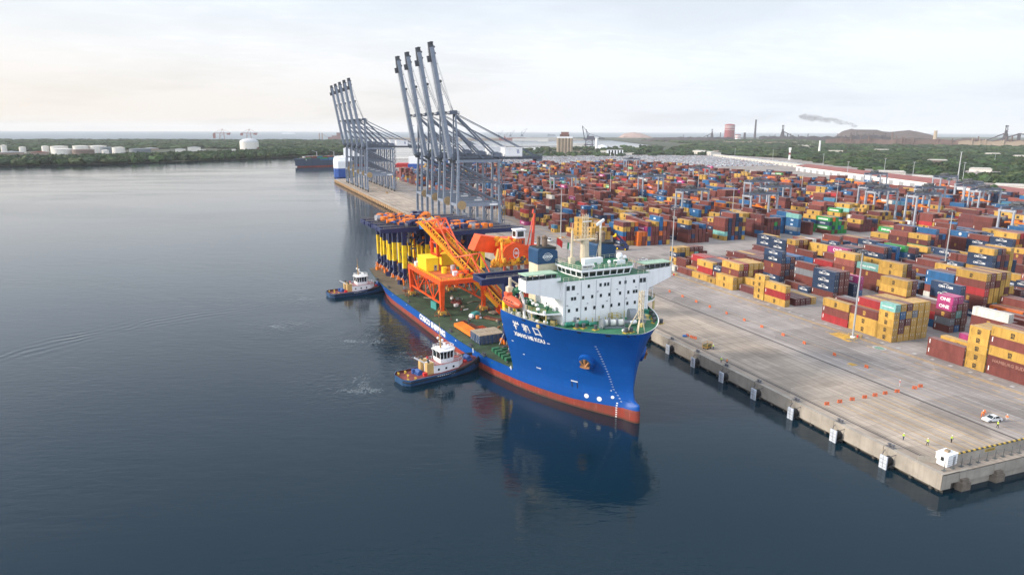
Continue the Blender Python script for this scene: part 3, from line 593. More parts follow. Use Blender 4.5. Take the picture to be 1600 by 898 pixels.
m = MB(); m.bx(-0.12, 0.12, -2.0, 2.0, 0, 1.25); o = m.build('wall_stub', CONC); o.location = (2.6, 5.4, GZ+0.01); o.rotation_euler[2] = 0.9; tag(o, 'short bare concrete wall stub beside the white cabin', 'wall')

# ------------------------------------------------------------------ people
SKIN = mat('skin', (0.32, 0.17, 0.10), 0.6)
def person(x, y, rz, label, vest, legs, helmet, pose='stand', z=GZ):
    """one continuous skinned body; helmet and vest as its children"""
    t = thing('person', label, 'person', (x, y, z), rz)
    st = 0.16 if pose == 'walk' else 0.03
    arm = {'stand': [(0.30, 0.05, 1.13), (0.31, 0.10, 0.86), (0.31, 0.15, 0.76)], 'walk': [(0.29, 0.14, 1.14), (0.27, 0.32, 0.95), (0.26, 0.38, 0.90)], 'bend': [(0.26, 0.34, 1.10), (0.22, 0.50, 0.92), (0.20, 0.55, 0.86)], 'point': [(0.34, 0.20, 1.32), (0.30, 0.45, 1.30), (0.28, 0.54, 1.30)]}[pose]
    by = 0.24 if pose == 'bend' else 0.0
    V = [(0, 0, 0.95), (0, by*0.4, 1.15), (0, by*0.8, 1.38), (0, by, 1.50), (0, by+0.02, 1.58), (0, by+0.03, 1.68), (0, by+0.02, 1.76)]
    RR = [0.15, 0.14, 0.16, 0.075, 0.07, 0.105, 0.06]
    E = [(0, 1), (1, 2), (2, 3), (3, 4), (4, 5), (5, 6)]
    for s in (-1, 1):
        b = len(V); V += [(s*0.19, by*0.85, 1.40), (s*arm[0][0], arm[0][1]*(1 if s > 0 else (-0.6 if pose == 'walk' else 1))+by*0.5, arm[0][2]), (s*arm[1][0], arm[1][1]*(1 if s > 0 else (-0.6 if pose == 'walk' else 1))+by*0.5, arm[1][2]), (s*arm[2][0], arm[2][1]*(1 if s > 0 else (-0.6 if pose == 'walk' else 1))+by*0.5, arm[2][2])]
        RR += [0.075, 0.055, 0.045, 0.04]; E += [(2, b), (b, b+1), (b+1, b+2), (b+2, b+3)]
        b = len(V); V += [(s*0.10, 0, 0.88), (s*0.11, s*st*0.7, 0.50), (s*0.11, s*st, 0.09), (s*0.11, s*st+0.13, 0.05)]
        RR += [0.105, 0.075, 0.052, 0.045]; E += [(0, b), (b, b+1), (b+1, b+2), (b+2, b+3)]
    me = bpy.data.meshes.new('body'); me.from_pydata(V, E, []); o = link('body', me, t)
    md = o.modifiers.new('skin', 'SKIN'); md.use_smooth_shade = True
    for i, sv in enumerate(me.skin_vertices[0].data): sv.radius = (RR[i], RR[i]*0.85); sv.use_root = (i == 0)
    sb = o.modifiers.new('sub', 'SUBSURF'); sb.levels = sb.render_levels = 1
    me.materials.append(legs)
    m = MB(); m.lathe((0, by*0.7, 0), [(0.17, 0.98), (0.185, 1.15), (0.205, 1.34), (0.19, 1.44), (0.10, 1.49)], 12); m.lathe((0, by*0.7, 0), [(0.197, 1.17), (0.203, 1.23)], 12, 1, False)
    for s in (-1, 1): m.tube((s*0.19, by*0.85, 1.41), (s*arm[0][0], arm[0][1]*(1 if s > 0 else (-0.6 if pose == 'walk' else 1))+by*0.5, arm[0][2]), 0.085, 0.07, 8)
    m.build('vest', [vest, CLEANW], t, True)
    m = MB(); m.lathe((0, by+0.03, 0), [(0.10, 1.52), (0.112, 1.60), (0.108, 1.68)], 10); m.build('face', SKIN, t, True)
    m = MB(); m.lathe((0, by+0.03, 0), [(0.155, 1.70), (0.13, 1.71), (0.125, 1.77), (0.08, 1.83), (0.02, 1.845)], 12); m.build('helmet', helmet, t, True)
    return t
HV = mat('hi_vis_yellow', (0.55, 0.75, 0.05), 0.6); HO = mat('hi_vis_orange', (0.85, 0.20, 0.03), 0.6); DKT = mat('dark_trousers', (0.02, 0.022, 0.03), 0.8); BLT = mat('blue_trousers', (0.04, 0.06, 0.12), 0.8); WT = mat('pale_shirt', (0.6, 0.55, 0.55), 0.7); RDT = mat('pink_red_shirt', (0.55, 0.12, 0.12), 0.7)
HW = mat('helmet_white', (0.8, 0.8, 0.78), 0.4)
person(7.1, 15.3, 2.6, 'person in green and yellow vest with blue trousers walking near the quay edge', HV, BLT, HW, 'walk')
person(9.8, 11.3, 1.2, 'person in yellow jacket and dark trousers striding between two others on the berth', HV, DKT, HW, 'walk')
person(16.4, 10.5, 3.0, 'person in yellow jacket and white helmet standing by the striped wall', HV, DKT, HW, 'stand')
person(36.4, 41.2, 0.5, 'person in pale pink top standing by the dark rail, near two orange barriers', RDT, WT, HW, 'stand')
person(1.7, 75.2, 2.2, 'person in yellow vest at the quay edge, left of a pair by a bollard', HV, DKT, HW, 'stand')
person(2.3, 73.2, -0.8, 'person in yellow and orange vest at the quay edge, right of a pair', HO, DKT, MATS['hazard_yellow'], 'stand')
person(7.7, 87.2, 1.4, 'person in yellow vest standing beside the rusty box trailer', HV, BLT, HW, 'stand')
person(37.2, 18.3, -2.6, 'person in orange overalls leaning over the rear of the white car', HO, HO, HW, 'bend')
person(40.6, 14.3, 1.9, 'person in orange vest and pale trousers at the right of the white car', HO, WT, HW, 'stand')
person(34.6, 12.4, 0.7, 'person in yellow vest walking in front of the white car', HV, DKT, HW, 'walk')
person(38.3, 18.5, 2.6, 'person in orange overalls at the far side of the white car', HO, HO, HO, 'bend')

# ------------------------------------------------------------------ cars
TYRE = mat('tyre', (0.02, 0.02, 0.022), 0.8); RIM = mat('rim', (0.35, 0.35, 0.36), 0.3, metal=0.8)
LAMP = mat('headlamp', (0.75, 0.75, 0.7), 0.2); TAIL = mat('tail_lamp', (0.5, 0.02, 0.02), 0.3)
def car(x, y, rz, label, cat, paint, kind='sedan', z=GZ, parts=True, name='parked_car'):
    t = thing(name, label, cat, (x, y, z), rz)
    L, Wd = {'sedan': (4.5, 1.78), 'pickup': (5.3, 1.85), 'van': (5.2, 1.95)}[kind]
    side = {'sedan': [(-2.25, .35), (-2.27, .75), (-2.1, .95), (-1.5, 1.0), (0.85, 1.0), (2.05, .85), (2.25, .6), (2.22, .32)],
            'pickup': [(-2.65, .5), (-2.65, 1.05), (1.1, 1.1), (2.45, 1.0), (2.62, .75), (2.6, .45)],
            'van': [(-2.6, .4), (-2.62, 1.15), (1.5, 1.15), (2.5, .95), (2.6, .6), (2.55, .38)]}[kind]
    cab = {'sedan': [(-1.75, 0.99), (-1.05, 1.45), (0.25, 1.47), (1.05, 0.99)], 'pickup': [(-0.75, 1.09), (-0.55, 1.78), (0.55, 1.78), (1.25, 1.09)], 'van': [(-2.55, 1.14), (-2.45, 1.98), (1.0, 2.0), (1.95, 1.14)]}[kind]
    def sect(pts, w, wt=None):
        m = MB(); n = len(pts); wt = w if wt is None else wt; zm = min(p[1] for p in pts); zM = max(p[1] for p in pts)
        def ww(z): return w+(wt-w)*(z-zm)/(zM-zm)
        a = [(p[0], -ww(p[1])/2, p[1]) for p in pts]; b = [(p[0], ww(p[1])/2, p[1]) for p in pts]
        m.poly(a, 0); m.poly(b[::-1], 0)
        for k in range(n): l = (k+1) % n; m.poly([a[l], a[k], b[k], b[l]], 0)
        return m
    body = sect(side, Wd); bo_ = body.build('body', paint, t)
    bo_.modifiers.new('bevel', 'BEVEL').width = 0.06
    c = sect(cab, Wd*0.95, Wd*0.80); c.build('cabin', GLASS, t)
    r = MB(); zt = max(p[1] for p in cab); xs = [p[0] for p in cab if p[1] > zt-0.06]; r.bx(min(xs)+0.02, max(xs)-0.02, -Wd*0.39, Wd*0.39, zt-0.01, zt+0.035)
    for s in (-1, 1):
        for (xa, za), (xb, zb) in ((cab[0], cab[1]), (cab[3], cab[2])): r.bar((xa, s*Wd*0.475, za), (xb, s*Wd*0.40, zb), 0.09)
        r.bar((0, s*Wd*0.478, cab[0][1]), (-0.1, s*Wd*0.402, zt), 0.09)
    r.build('roof', paint, t)
    if kind == 'van':
        s_ = MB(); s_.bx(-2.5, 0.0, -Wd*0.47, Wd*0.47, 1.2, 1.9); s_.build('side_panel', paint, t)
    if kind == 'pickup':
        b = MB(); b.bx(-2.5, -0.85, -0.78, 0.78, 1.07, 1.115); b.build('load_bed', DGREY, t)
    for sx in (-L*0.31, L*0.31):
        for sy in (-1, 1):
            w = MB(); w.tube((sx, sy*(Wd/2-0.2), 0.32), (sx, sy*(Wd/2+0.02), 0.32), 0.33, n=14); wo_ = w.build('wheel', TYRE, t)
            q = MB(); q.tube((sx, sy*(Wd/2+0.021), 0.32), (sx, sy*(Wd/2+0.035), 0.32), 0.19, n=10); q.build('rim', RIM, wo_)
    xf = max(p[0] for p in side); xr = min(p[0] for p in side)
    for sy in (-1, 1):
        q = MB(); q.box((xf-0.06, sy*Wd*0.36, 0.72), (0.16, 0.36, 0.15)); q.build('headlight', LAMP, t)
        q = MB(); q.box((xr+0.06, sy*Wd*0.38, 0.80), (0.16, 0.3, 0.16)); q.build('tail_light', TAIL, t)
    return t
CWH = mat('car_white_paint', (0.72, 0.73, 0.74), 0.25, spec=0.6); CSL = mat('car_silver_paint', (0.42, 0.44, 0.47), 0.3, metal=0.4)
car(37.2, 15.6, R(172), 'white saloon car with people round it near the quay end', 'car', CWH)
car(47.0, 311.5, R(-75), 'white passenger van on the apron below the tall stacks', 'van', CWH, 'van', name='parked_van')
car(34.0, 304.0, R(-80), 'white saloon car alone on the apron left of the white van', 'car', CWH)
car(68.4, 231.0, R(-20), 'white pickup truck on the terminal road behind the bridge wing', 'pickup', CWH, 'pickup', name='parked_pickup')
car(70.2, 224.0, R(-20), 'silver grey pickup parked just right of the white pickup', 'pickup', CSL, 'pickup', name='parked_pickup')
car(12.5, 690.0, R(-90), 'yellowish service truck by the far row of gantry cranes', 'truck', MATS['ochre_paint'], 'pickup', name='service_truck')

# ------------------------------------------------------------------ lamp masts
def mast(x, y, h, label, yard=False):
    t = thing('lamp_mast', label, 'lamp mast', (x, y, GZ), rnd.uniform(0, 1), 'high lamp masts of the terminal')
    p = MB(); p.tube((0, 0, 0.2), (0, 0, h), 0.36, 0.17, 10); p.build('pole', mat('galvanised', (0.42, 0.44, 0.45), 0.5, metal=0.3), t)
    c = MB(); c.lathe((0, 0, h-0.6), [(1.3, 0), (1.45, 0.2), (1.3, 0.4)], 12); c.bar((-1.4, 0, h-0.4), (1.4, 0, h-0.4), 0.12); c.bar((0, -1.4, h-0.4), (0, 1.4, h-0.4), 0.12); c.build('crown_ring', DGREY, t)
    for k in range(6):
        a = k*PI/3; l = MB(); l.box((1.45*math.cos(a), 1.45*math.sin(a), h-0.85), (0.5, 0.4, 0.3), a); l.build('floodlight', GREY, t)
    b = MB(); b.lathe((0, 0, 0), [(0.9, 0), (0.9, 0.35), (0.5, 0.5)], 8); b.build('base', CLEANW if not yard else CONC, t)
    if not yard:
        g_ = MB()
        for (a, b_) in (((-3, -2), (-1.4, -2)), ((1.2, -2.2), (2.8, -2)), ((-3.2, 1.5), (-3, -2)), ((2.8, -2), (3, 1.6)), ((-3.2, 1.6), (-1, 1.9)), ((0.8, 2.0), (3, 1.6))): g_.rail([(a[0], a[1], 0), (b_[0], b_[1], 0)], 0.9, 1.4, 0.05)
        g_.build('guard_rail', MATS['hazard_yellow'], t)
        c = MB(); c.box((0.9, -1.2, 0.55), (0.5, 0.4, 0.9)); c.build('control_cabinet', REDP, t)
    return t
mast(61.6, 81.4, 31.0, 'tall grey lamp mast in front of the teal topped stack')
mast(61.2, 192.9, 33.5, 'tall grey lamp mast by the right bridge wing')
mast(59.8, 320.9, 33.5, 'tall grey lamp mast behind the white van')
mast(58.0, 446.0, 33, 'grey lamp mast just right of the nearest ship to shore crane', True)
for k, (x, y) in enumerate([(185, 143), (189, 310), (178, 470), (305, 330), (310, 520), (192, 640), (430, 500), (330, 700), (61, 700)]):
    mast(x, y, 33, ['grey lamp mast above the navy stack at the open yard road', 'grey lamp mast left of the nearest yard gantries', 'grey lamp mast in the mid yard, behind mustard stacks', 'grey lamp mast beside the white reefer rows', 'grey lamp mast near the far right warehouses', 'grey lamp mast in the crowded far yard', 'grey lamp mast in front of the red roofed shed', 'grey lamp mast towards the parked new cars', 'grey lamp mast on the apron by the far cranes'][k], True)

# ------------------------------------------------------------------ shipping containers
CC = {'Y': (0.46, 0.275, 0.062), 'B': (0.150, 0.043, 0.037), 'R': (0.34, 0.03, 0.035), 'N': (0.019, 0.040, 0.088), 'b': (0.02, 0.105, 0.25), 'O': (0.56, 0.13, 0.022), 'M': (0.38, 0.045, 0.17), 'T': (0.17, 0.38, 0.35), 'G': (0.03, 0.25, 0.06), 'W': (0.56, 0.54, 0.49), 'g': (0.15, 0.16, 0.18), 'P': (0.115, 0.036, 0.038), 't': (0.05, 0.17, 0.28), 'C': (0.22, 0.068, 0.056)}
CNAME = {'Y': 'mustard yellow', 'B': 'rust red', 'R': 'bright red', 'N': 'navy blue', 'b': 'mid blue', 'O': 'orange', 'M': 'magenta', 'T': 'pale teal', 'G': 'green', 'W': 'off white', 'g': 'grey', 'P': 'dark maroon', 't': 'steel blue', 'C': 'faded red'}
def container_material(name, col=None):
    m = bpy.data.materials.new(name); m.use_nodes = True; t = m.node_tree; b = t.nodes['Principled BSDF']; n_, l_ = t.nodes.new, t.links.new
    b.inputs['Roughness'].default_value = 0.55; b.inputs['Specular IOR Level'].default_value = 0.3
    tc = n_('ShaderNodeTexCoord')
    if col is None: a = n_('ShaderNodeAttribute'); a.attribute_name = 'col'; src = a.outputs['Color']
    else: a = n_('ShaderNodeRGB'); a.outputs[0].default_value = (*col, 1); src = a.outputs[0]
    oi = n_('ShaderNodeObjectInfo'); ad = n_('ShaderNodeVectorMath'); sc = n_('ShaderNodeVectorMath'); sc.operation = 'SCALE'; sc.inputs['Scale'].default_value = 90
    l_(oi.outputs['Location'], sc.inputs[0]); l_(tc.outputs['Object'], ad.inputs[0]); l_(sc.outputs[0], ad.inputs[1])
    mp = n_('ShaderNodeMapping'); mp.inputs['Scale'].default_value = (0.5, 0.5, 0.12); l_(ad.outputs[0], mp.inputs[0])
    nz = n_('ShaderNodeTexNoise'); nz.inputs['Scale'].default_value = 1.6; nz.inputs['Detail'].default_value = 7; nz.inputs['Roughness'].default_value = 0.65; l_(mp.outputs[0], nz.inputs['Vector'])
    mr = n_('ShaderNodeMapRange'); mr.inputs[1].default_value = 0.3; mr.inputs[2].default_value = 0.7; mr.inputs[3].default_value = 0.74; mr.inputs[4].default_value = 1.2; l_(nz.outputs[0], mr.inputs[0])
    x = n_('ShaderNodeMixRGB'); x.blend_type = 'MULTIPLY'; x.inputs[0].default_value = 1; l_(src, x.inputs[1]); l_(mr.outputs[0], x.inputs[2]); c = x.outputs[0]
    if col is not None:
        r = n_('ShaderNodeMapRange'); r.inputs[3].default_value = 0.78; r.inputs[4].default_value = 1.18; l_(oi.outputs['Random'], r.inputs[0])
        x = n_('ShaderNodeMixRGB'); x.blend_type = 'MULTIPLY'; x.inputs[0].default_value = 1; l_(c, x.inputs[1]); l_(r.outputs[0], x.inputs[2]); c = x.outputs[0]
    # rust patches and dust on the roof
    n3 = n_('ShaderNodeTexNoise'); n3.inputs['Scale'].default_value = 0.9; n3.inputs['Detail'].default_value = 9; n3.inputs['Roughness'].default_value = 0.7; l_(ad.outputs[0], n3.inputs['Vector'])
    r3 = n_('ShaderNodeMapRange'); r3.inputs[1].default_value = 0.60; r3.inputs[2].default_value = 0.72; r3.inputs[3].default_value = 0; r3.inputs[4].default_value = 0.55; l_(n3.outputs[0], r3.inputs[0])
    x = n_('ShaderNodeMixRGB'); x.inputs[2].default_value = (0.16, 0.085, 0.05, 1); l_(r3.outputs[0], x.inputs[0]); l_(c, x.inputs[1]); c = x.outputs[0]
    ge = n_('ShaderNodeNewGeometry'); sp = n_('ShaderNodeSeparateXYZ'); l_(ge.outputs['Normal'], sp.inputs[0])
    up = n_('ShaderNodeMath'); up.operation = 'MULTIPLY'; up.inputs[1].default_value = 0.30; up.use_clamp = True; l_(sp.outputs[2], up.inputs[0])
    x = n_('ShaderNodeMixRGB'); x.inputs[2].default_value = (0.40, 0.34, 0.30, 1); l_(up.outputs[0], x.inputs[0]); l_(c, x.inputs[1]); c = x.outputs[0]
    l_(c, b.inputs['Base Color'])
    if col is not None:
        wv = n_('ShaderNodeTexWave'); wv.wave_type = 'BANDS'; wv.bands_direction = 'Y'; wv.wave_profile = 'SIN'; wv.inputs['Scale'].default_value = 1.15; l_(tc.outputs['Object'], wv.inputs['Vector'])
        bp = n_('ShaderNodeBump'); bp.inputs['Strength'].default_value = 0.35; bp.inputs['Distance'].default_value = 0.035; l_(wv.outputs['Fac'], bp.inputs['Height']); l_(bp.outputs[0], b.inputs['Normal'])
    return m
CM = {k: container_material('container_'+CNAME[k].replace(' ', '_'), v) for k, v in CC.items()}
BOXES = []                                          # (x0, y0, z0, len, h, colour, block, row, bay, tier, ntiers)
def stack(x, y0, ln_, tiers, blk, row, bay):
    z = GZ+0.01; n = len(tiers)
    for k, c in enumerate(tiers):
        h = 2.6 if ln_ < 8 else 2.9
        jx, jy = rnd.uniform(-0.05, 0.05), rnd.uniform(-0.08, 0.08)
        BOXES.append((x+jx, y0+jy, z, ln_, h, c, blk, row, bay, k, n)); z += h+0.02
L20, L40 = 6.06, 12.19
ROWP = 2.78
EXPL = {0: [
 (28.3, L40, 0.9, ['BBYBY', 'BYYYB', 'YYBYB', 'BYYB', 'YYYY', 'YBYW']), (40.8, L20, 0.6, ['YYYYY', 'BYYYY', 'YYPYY', 'YYYY', 'YPYB', 'YYYM']), (47.0, L40, 0, ['BB', '', 'YY', '', 'P', 'PM']),
 (72.3, L20, 0, ['YYYYT', 'YPPbY', 'YYPYP', 'YYYgY', 'YYYYY', 'YYYYY']), (78.8, L40, 0.5, ['YYB', 'YYYR', 'YYYY', 'BYBB', 'YYBY', 'BYYY']), (91.1, L40, 0, ['RBY', '', 'BBP', 'NNg', 'N', 'PN']),
 (122.9, L40, 0, ['YRY', '', 'P', 'P', 'P', 'Y']), (135.3, L20, -0.2, ['YYYY', '', 'YY', 'Y', '', '']), (142.5, L40, 0, ['', 'P', 'YY', 'B', '', '']),
 (155.1, L40, -0.4, ['YY', 'YYBY', 'YYBR', 'BBYY', 'YYBY', 'YYPY']), (168.1, L20, 0, ['Y', 'BBN', 'YB', '', '', 'N']), (174.5, L40, 0, ['Y', 'BRY', 'BBP', 'NNN', 'BOP', 'BOO']),
 (187.3, L40, 0, ['B', '', 'Y', 'RBR', 'BYR', 'YPB']), (200.0, L40, 0, ['', '', 'BB', '', 'PB', '']), (208.6, L20, 5.6, ['YYNY', 'YYNY', 'YYYY', 'BYYB', 'PBTB', 'YBBB', 'BPB']),
 (275.0, L40, 22.6, ['OOO', 'BBO', 'OBOM', 'PMMM']), (279.3, L40, 14.0, ['NRbYP', 'YPPYP', 'YBPBY', 'OBWbO']),
 (290.0, L20, -2.2, ['YYYY', 'YBYYY', 'YYYY', 'PYYY', 'gYYP']), (303.6, L40, -2.0, ['YYYYY', 'YYYBY', 'YBYYY', 'PPYY', 'gBWY', 'BBWO']),
 (317.5, L40, -1, ['BY', 'YYB', 'YYP', 'BPBC', 'YBPB', 'BNBB']), (345.0, L20, -3, ['Yt', 'YYP', 'BPP', 'YYB']), (352.6, L40, 1, ['BC', 'BNBC', 'BWbB', 'YYPB', 'BbTBb', 'gBbB']),
 (378.6, L20, 3, ['CY', 'YPY', 'YYP', 'BYY', 'YBY']), (386.5, L40, -8, ['MPYR', 'MYPBP', 'YbYgP', 'BYNB', 'YPNB', 'PYNBP', 'NYBg'])],
 1: [(73.5, L20, -0.2, ['BgPMM', 'bPTBM', 'BBPB', '', '', '']), (80.2, L40, 1.5, ['bRB', 'RBP', 'BBW', '', 'NNBNN', 'BNN']), (93.0, L40, 1, ['BYBYY', 'YBYBP', 'BPW', '', '', '']), (126.4, L40, 0, ['BNNN', 'BBBP', 'PBBB', '', 'NN', 'bMM']), (138.9, L20, -1.5, ['N', '', '', 'P', '', '']),
     (142.5, L40, -1, ['B', '', 'BBgB', 'BB', '', 'YY']), (161.6, L40, 3, ['NBBNN', 'BNBb', 'BPNB', 'bBNb', 'BBPb']), (174.3, L40, 2, ['BBP', 'BBP', 'BPB', 'YBB', 'WW']), (187.0, L40, 2, ['BB', 'bbP', 'YBY', 'PPP', 'PBB', 'BPB'])],
 2: [(69.3, L40, 2, ['OO', 'YB', 'BYB', 'YYB', 'PY', '']), (82.8, L40, 0, ['NBBRBY', 'BPYYBB', 'YTYYBY', 'YYYYYB', 'BYYPYY', 'BYBY']), (112.0, L20, 0, ['NN', 'BBN', 'NBN', 'BB', 'NNB', 'BBN']), (118.5, L40, 0, ['PYBYY', 'BYYBP', 'YBPB', 'BYY', 'PBN', 'BNb']), (131.2, L40, 1, ['BBBT', 'BbP', 'BBb', 'PBY', 'YY', '']), (143.7, L40, 0, ['RYBCY', 'BYPPY', 'BYY', 'YBP', 'BBY', 'PBN'])],
 3: [(116.0, L40, 0, ['NYt', 'YBgY', 'BBY', 'YYB', 'PYB', 'BPY']), (128.5, L40, 0, ['BYB', 'BBP', 'OBNB', 'BBYB', 'YYP', 'YYY']), (170.0, L40, 0, ['NgbN', 'BNBB', 'BNBP', 'BPB', 'BYB', ''])],
 9: [(281.0, L40, 3, ['W', 'W']), (293.4, L40, 3, ['W', 'W']), (305.8, L40, 3, ['W', 'WB'])],
 6: [(274.0, L40, 0, ['BGNG', 'GNGO', 'BGGG', 'GbG', 'GGB', 'GYY']), (286.6, L40, 0, ['GGbY', 'BGBbY', 'GBY', 'BYYB', 'GG', ''])],
 4: [(196.0, L40, 0, ['BYNB', 'PNBY', 'BBPB', 'PbB', 'YYB', 'BYY']), (183.5, L40, 0, ['NbgN', 'BBNB', 'PBY', 'BYYB', 'BB', ''])]}
ROADS = [(104.5, 121.5), (216.5, 273.5), (478, 500), (745, 770)]
def palette(dist, r):
    if dist < 330: tab = (('Y', .37), ('B', .31), ('P', .11), ('N', .07), ('R', .02), ('C', .04), ('b', .03), ('O', .015), ('G', .006), ('W', .012), ('T', .005), ('g', .012), ('M', .008))
    elif dist < 620: tab = (('Y', .20), ('B', .37), ('P', .12), ('N', .09), ('R', .02), ('C', .05), ('b', .05), ('O', .02), ('G', .018), ('W', .03), ('T', .01), ('g', .02), ('M', .01))
    else: tab = (('Y', .07), ('B', .38), ('P', .11), ('N', .10), ('R', .035), ('C', .06), ('b', .09), ('O', .045), ('G', .03), ('W', .035), ('T', .01), ('g', .03), ('M', .025), ('t', .02))
    q = r.random()*sum(w for _, w in tab)
    for c, w in tab:
        q -= w
        if q <= 0: return c
    return 'B'
def shed_x(y): return 596+(y-373)*0.381
for blk in range(0, 27):
    X0 = 69.0+29.0*blk
    r = random.Random(100+blk)
    done = []
    for bay, (y0, l, xo, rows) in enumerate(EXPL.get(blk, [])):
        done.append((y0-0.3, y0+l+0.3))
        for row, tiers in enumerate(rows):
            if tiers: stack(X0+xo+row*ROWP, y0, l, tiers, blk, row, bay)
    y = max(28.3, 30+(X0-71)*0.653-36); bay = 40; mood = None
    if blk == 0: y = 405
    ymax = 1075 if blk > 9 else 1000+blk*7
    while y < ymax:
        l = L20 if r.random() < 0.14 else L40
        road = [q for q in ROADS if q[0]-l < y < q[1]]
        if blk >= 2: road = [q for q in road if q[0] != 104.5]
        if blk >= 9: road = [q for q in road if q[0] != 216.5]
        hit = [d for d in done if y < d[1] and y+l > d[0]]
        if road: y = road[0][1]+r.uniform(0, 2); continue
        if hit: y = max(d[1] for d in hit)+0.1; continue
        dist = math.hypot(X0-CAM.x, y-CAM.y)
        if X0+17 > shed_x(y)-14 or (blk == 0 and y > 960): break
        pj = project((X0+8, y+6, 6))
        full = (4.6 if dist > 350 else 4.0)
        mood = r.choice('YYBBBPN' if dist < 420 else 'BBBBPNbY') if r.random() < 0.5 or mood is None else mood
        lonely = r.random() < 0.04
        top = max(1, min(6, int(r.gauss(full, 1.1))))
        if r.random() < 0.02: top = 0
        for row in range(6):
            n = 0 if top == 0 else max(0, min(6, top+r.choice((0, 0, 0, -1, -1, -2, 1))))
            if lonely and r.random() < 0.6: n = 0
            rm = mood if r.random() < 0.72 else r.choice('YBBPNbC')
            tiers = ''.join(rm if r.random() < 0.6 else palette(dist, r) for _ in range(n))
            x = X0+row*ROWP
            q = project((x+1.2, y+l/2, 8))
            if n and -40 < q[0] < 1680 and q[1] < 930: stack(x, y, l, tiers, blk, row, bay)
        bay += 1
        y += l+(0.35 if r.random() < 0.85 else 1.2)
# a few stacks beside the far apron, and the single boxes on the road
for (x, y, l, tiers) in ((128, 296.5, L40, 'O'), (68.3, 200.6, L20, 'W'), (63.5, 452, L20, 'YY'), (66.5, 452, L20, 'YYW'), (70.0, 447, L40, 'BB')):
    stack(x, y, l, tiers, 0 if x < 90 else 2, 0, 30)

def cont_mesh(l, h, c):
    m = MB(); w = 2.44; e = 0.05; p = 0.11
    m.bx(e, w-e, e, l-e, e, h-e)
    for x in (p/2, w-p/2):
        for y in (p/2, l-p/2): m.bx(x-p/2, x+p/2, y-p/2, y+p/2, 0, h)
        m.bx(x-p/2+.01, x+p/2-.01, p, l-p, 0.0, 0.16); m.bx(x-p/2+.01, x+p/2-.01, p, l-p, h-0.12, h-0.005)
    for y in (p/2, l-p/2):
        m.bx(p, w-p, y-p/2+.01, y+p/2-.01, 0, 0.15); m.bx(p, w-p, y-p/2+.01, y+p/2-.01, h-0.13, h-0.005)
    return m.mesh('shipping_container', CM[c])
def door_mesh(h, c):
    m = MB(); w = 2.44
    for a, b_ in ((0.13, w/2-0.015), (w/2+0.015, w-0.13)):
        m.bx(a, b_, 0.0, 0.035, 0.16, h-0.14, 0)
        for q in (0.3, 0.72):
            x = a+(b_-a)*q; m.bar((x, -0.02, 0.15), (x, -0.02, h-0.13), 0.045, 0.045, 1); m.bx(x-0.05, x+0.16, -0.045, -0.012, 1.0, 1.06, 1)
            for z in (0.3, h-0.4): m.bx(x-0.06, x+0.06, -0.02, -0.004, z, z+0.1, 1)
        m.bx(a+0.12, a+0.42, -0.006, -0.001, h-1.0, h-0.6, 2)
    return m.mesh('door', [CM[c], mat('lock_rods', (0.30, 0.28, 0.26), 0.5), mat('placard', (0.62, 0.62, 0.6), 0.6)])
INK = mat('logo_black', (0.02, 0.02, 0.022), 0.6); LWH = mat('logo_white', (0.74, 0.74, 0.74), 0.6); LBL = mat('logo_blue', (0.02, 0.04, 0.25), 0.5); LYE = mat('logo_mustard', (0.55, 0.33, 0.07), 0.6)
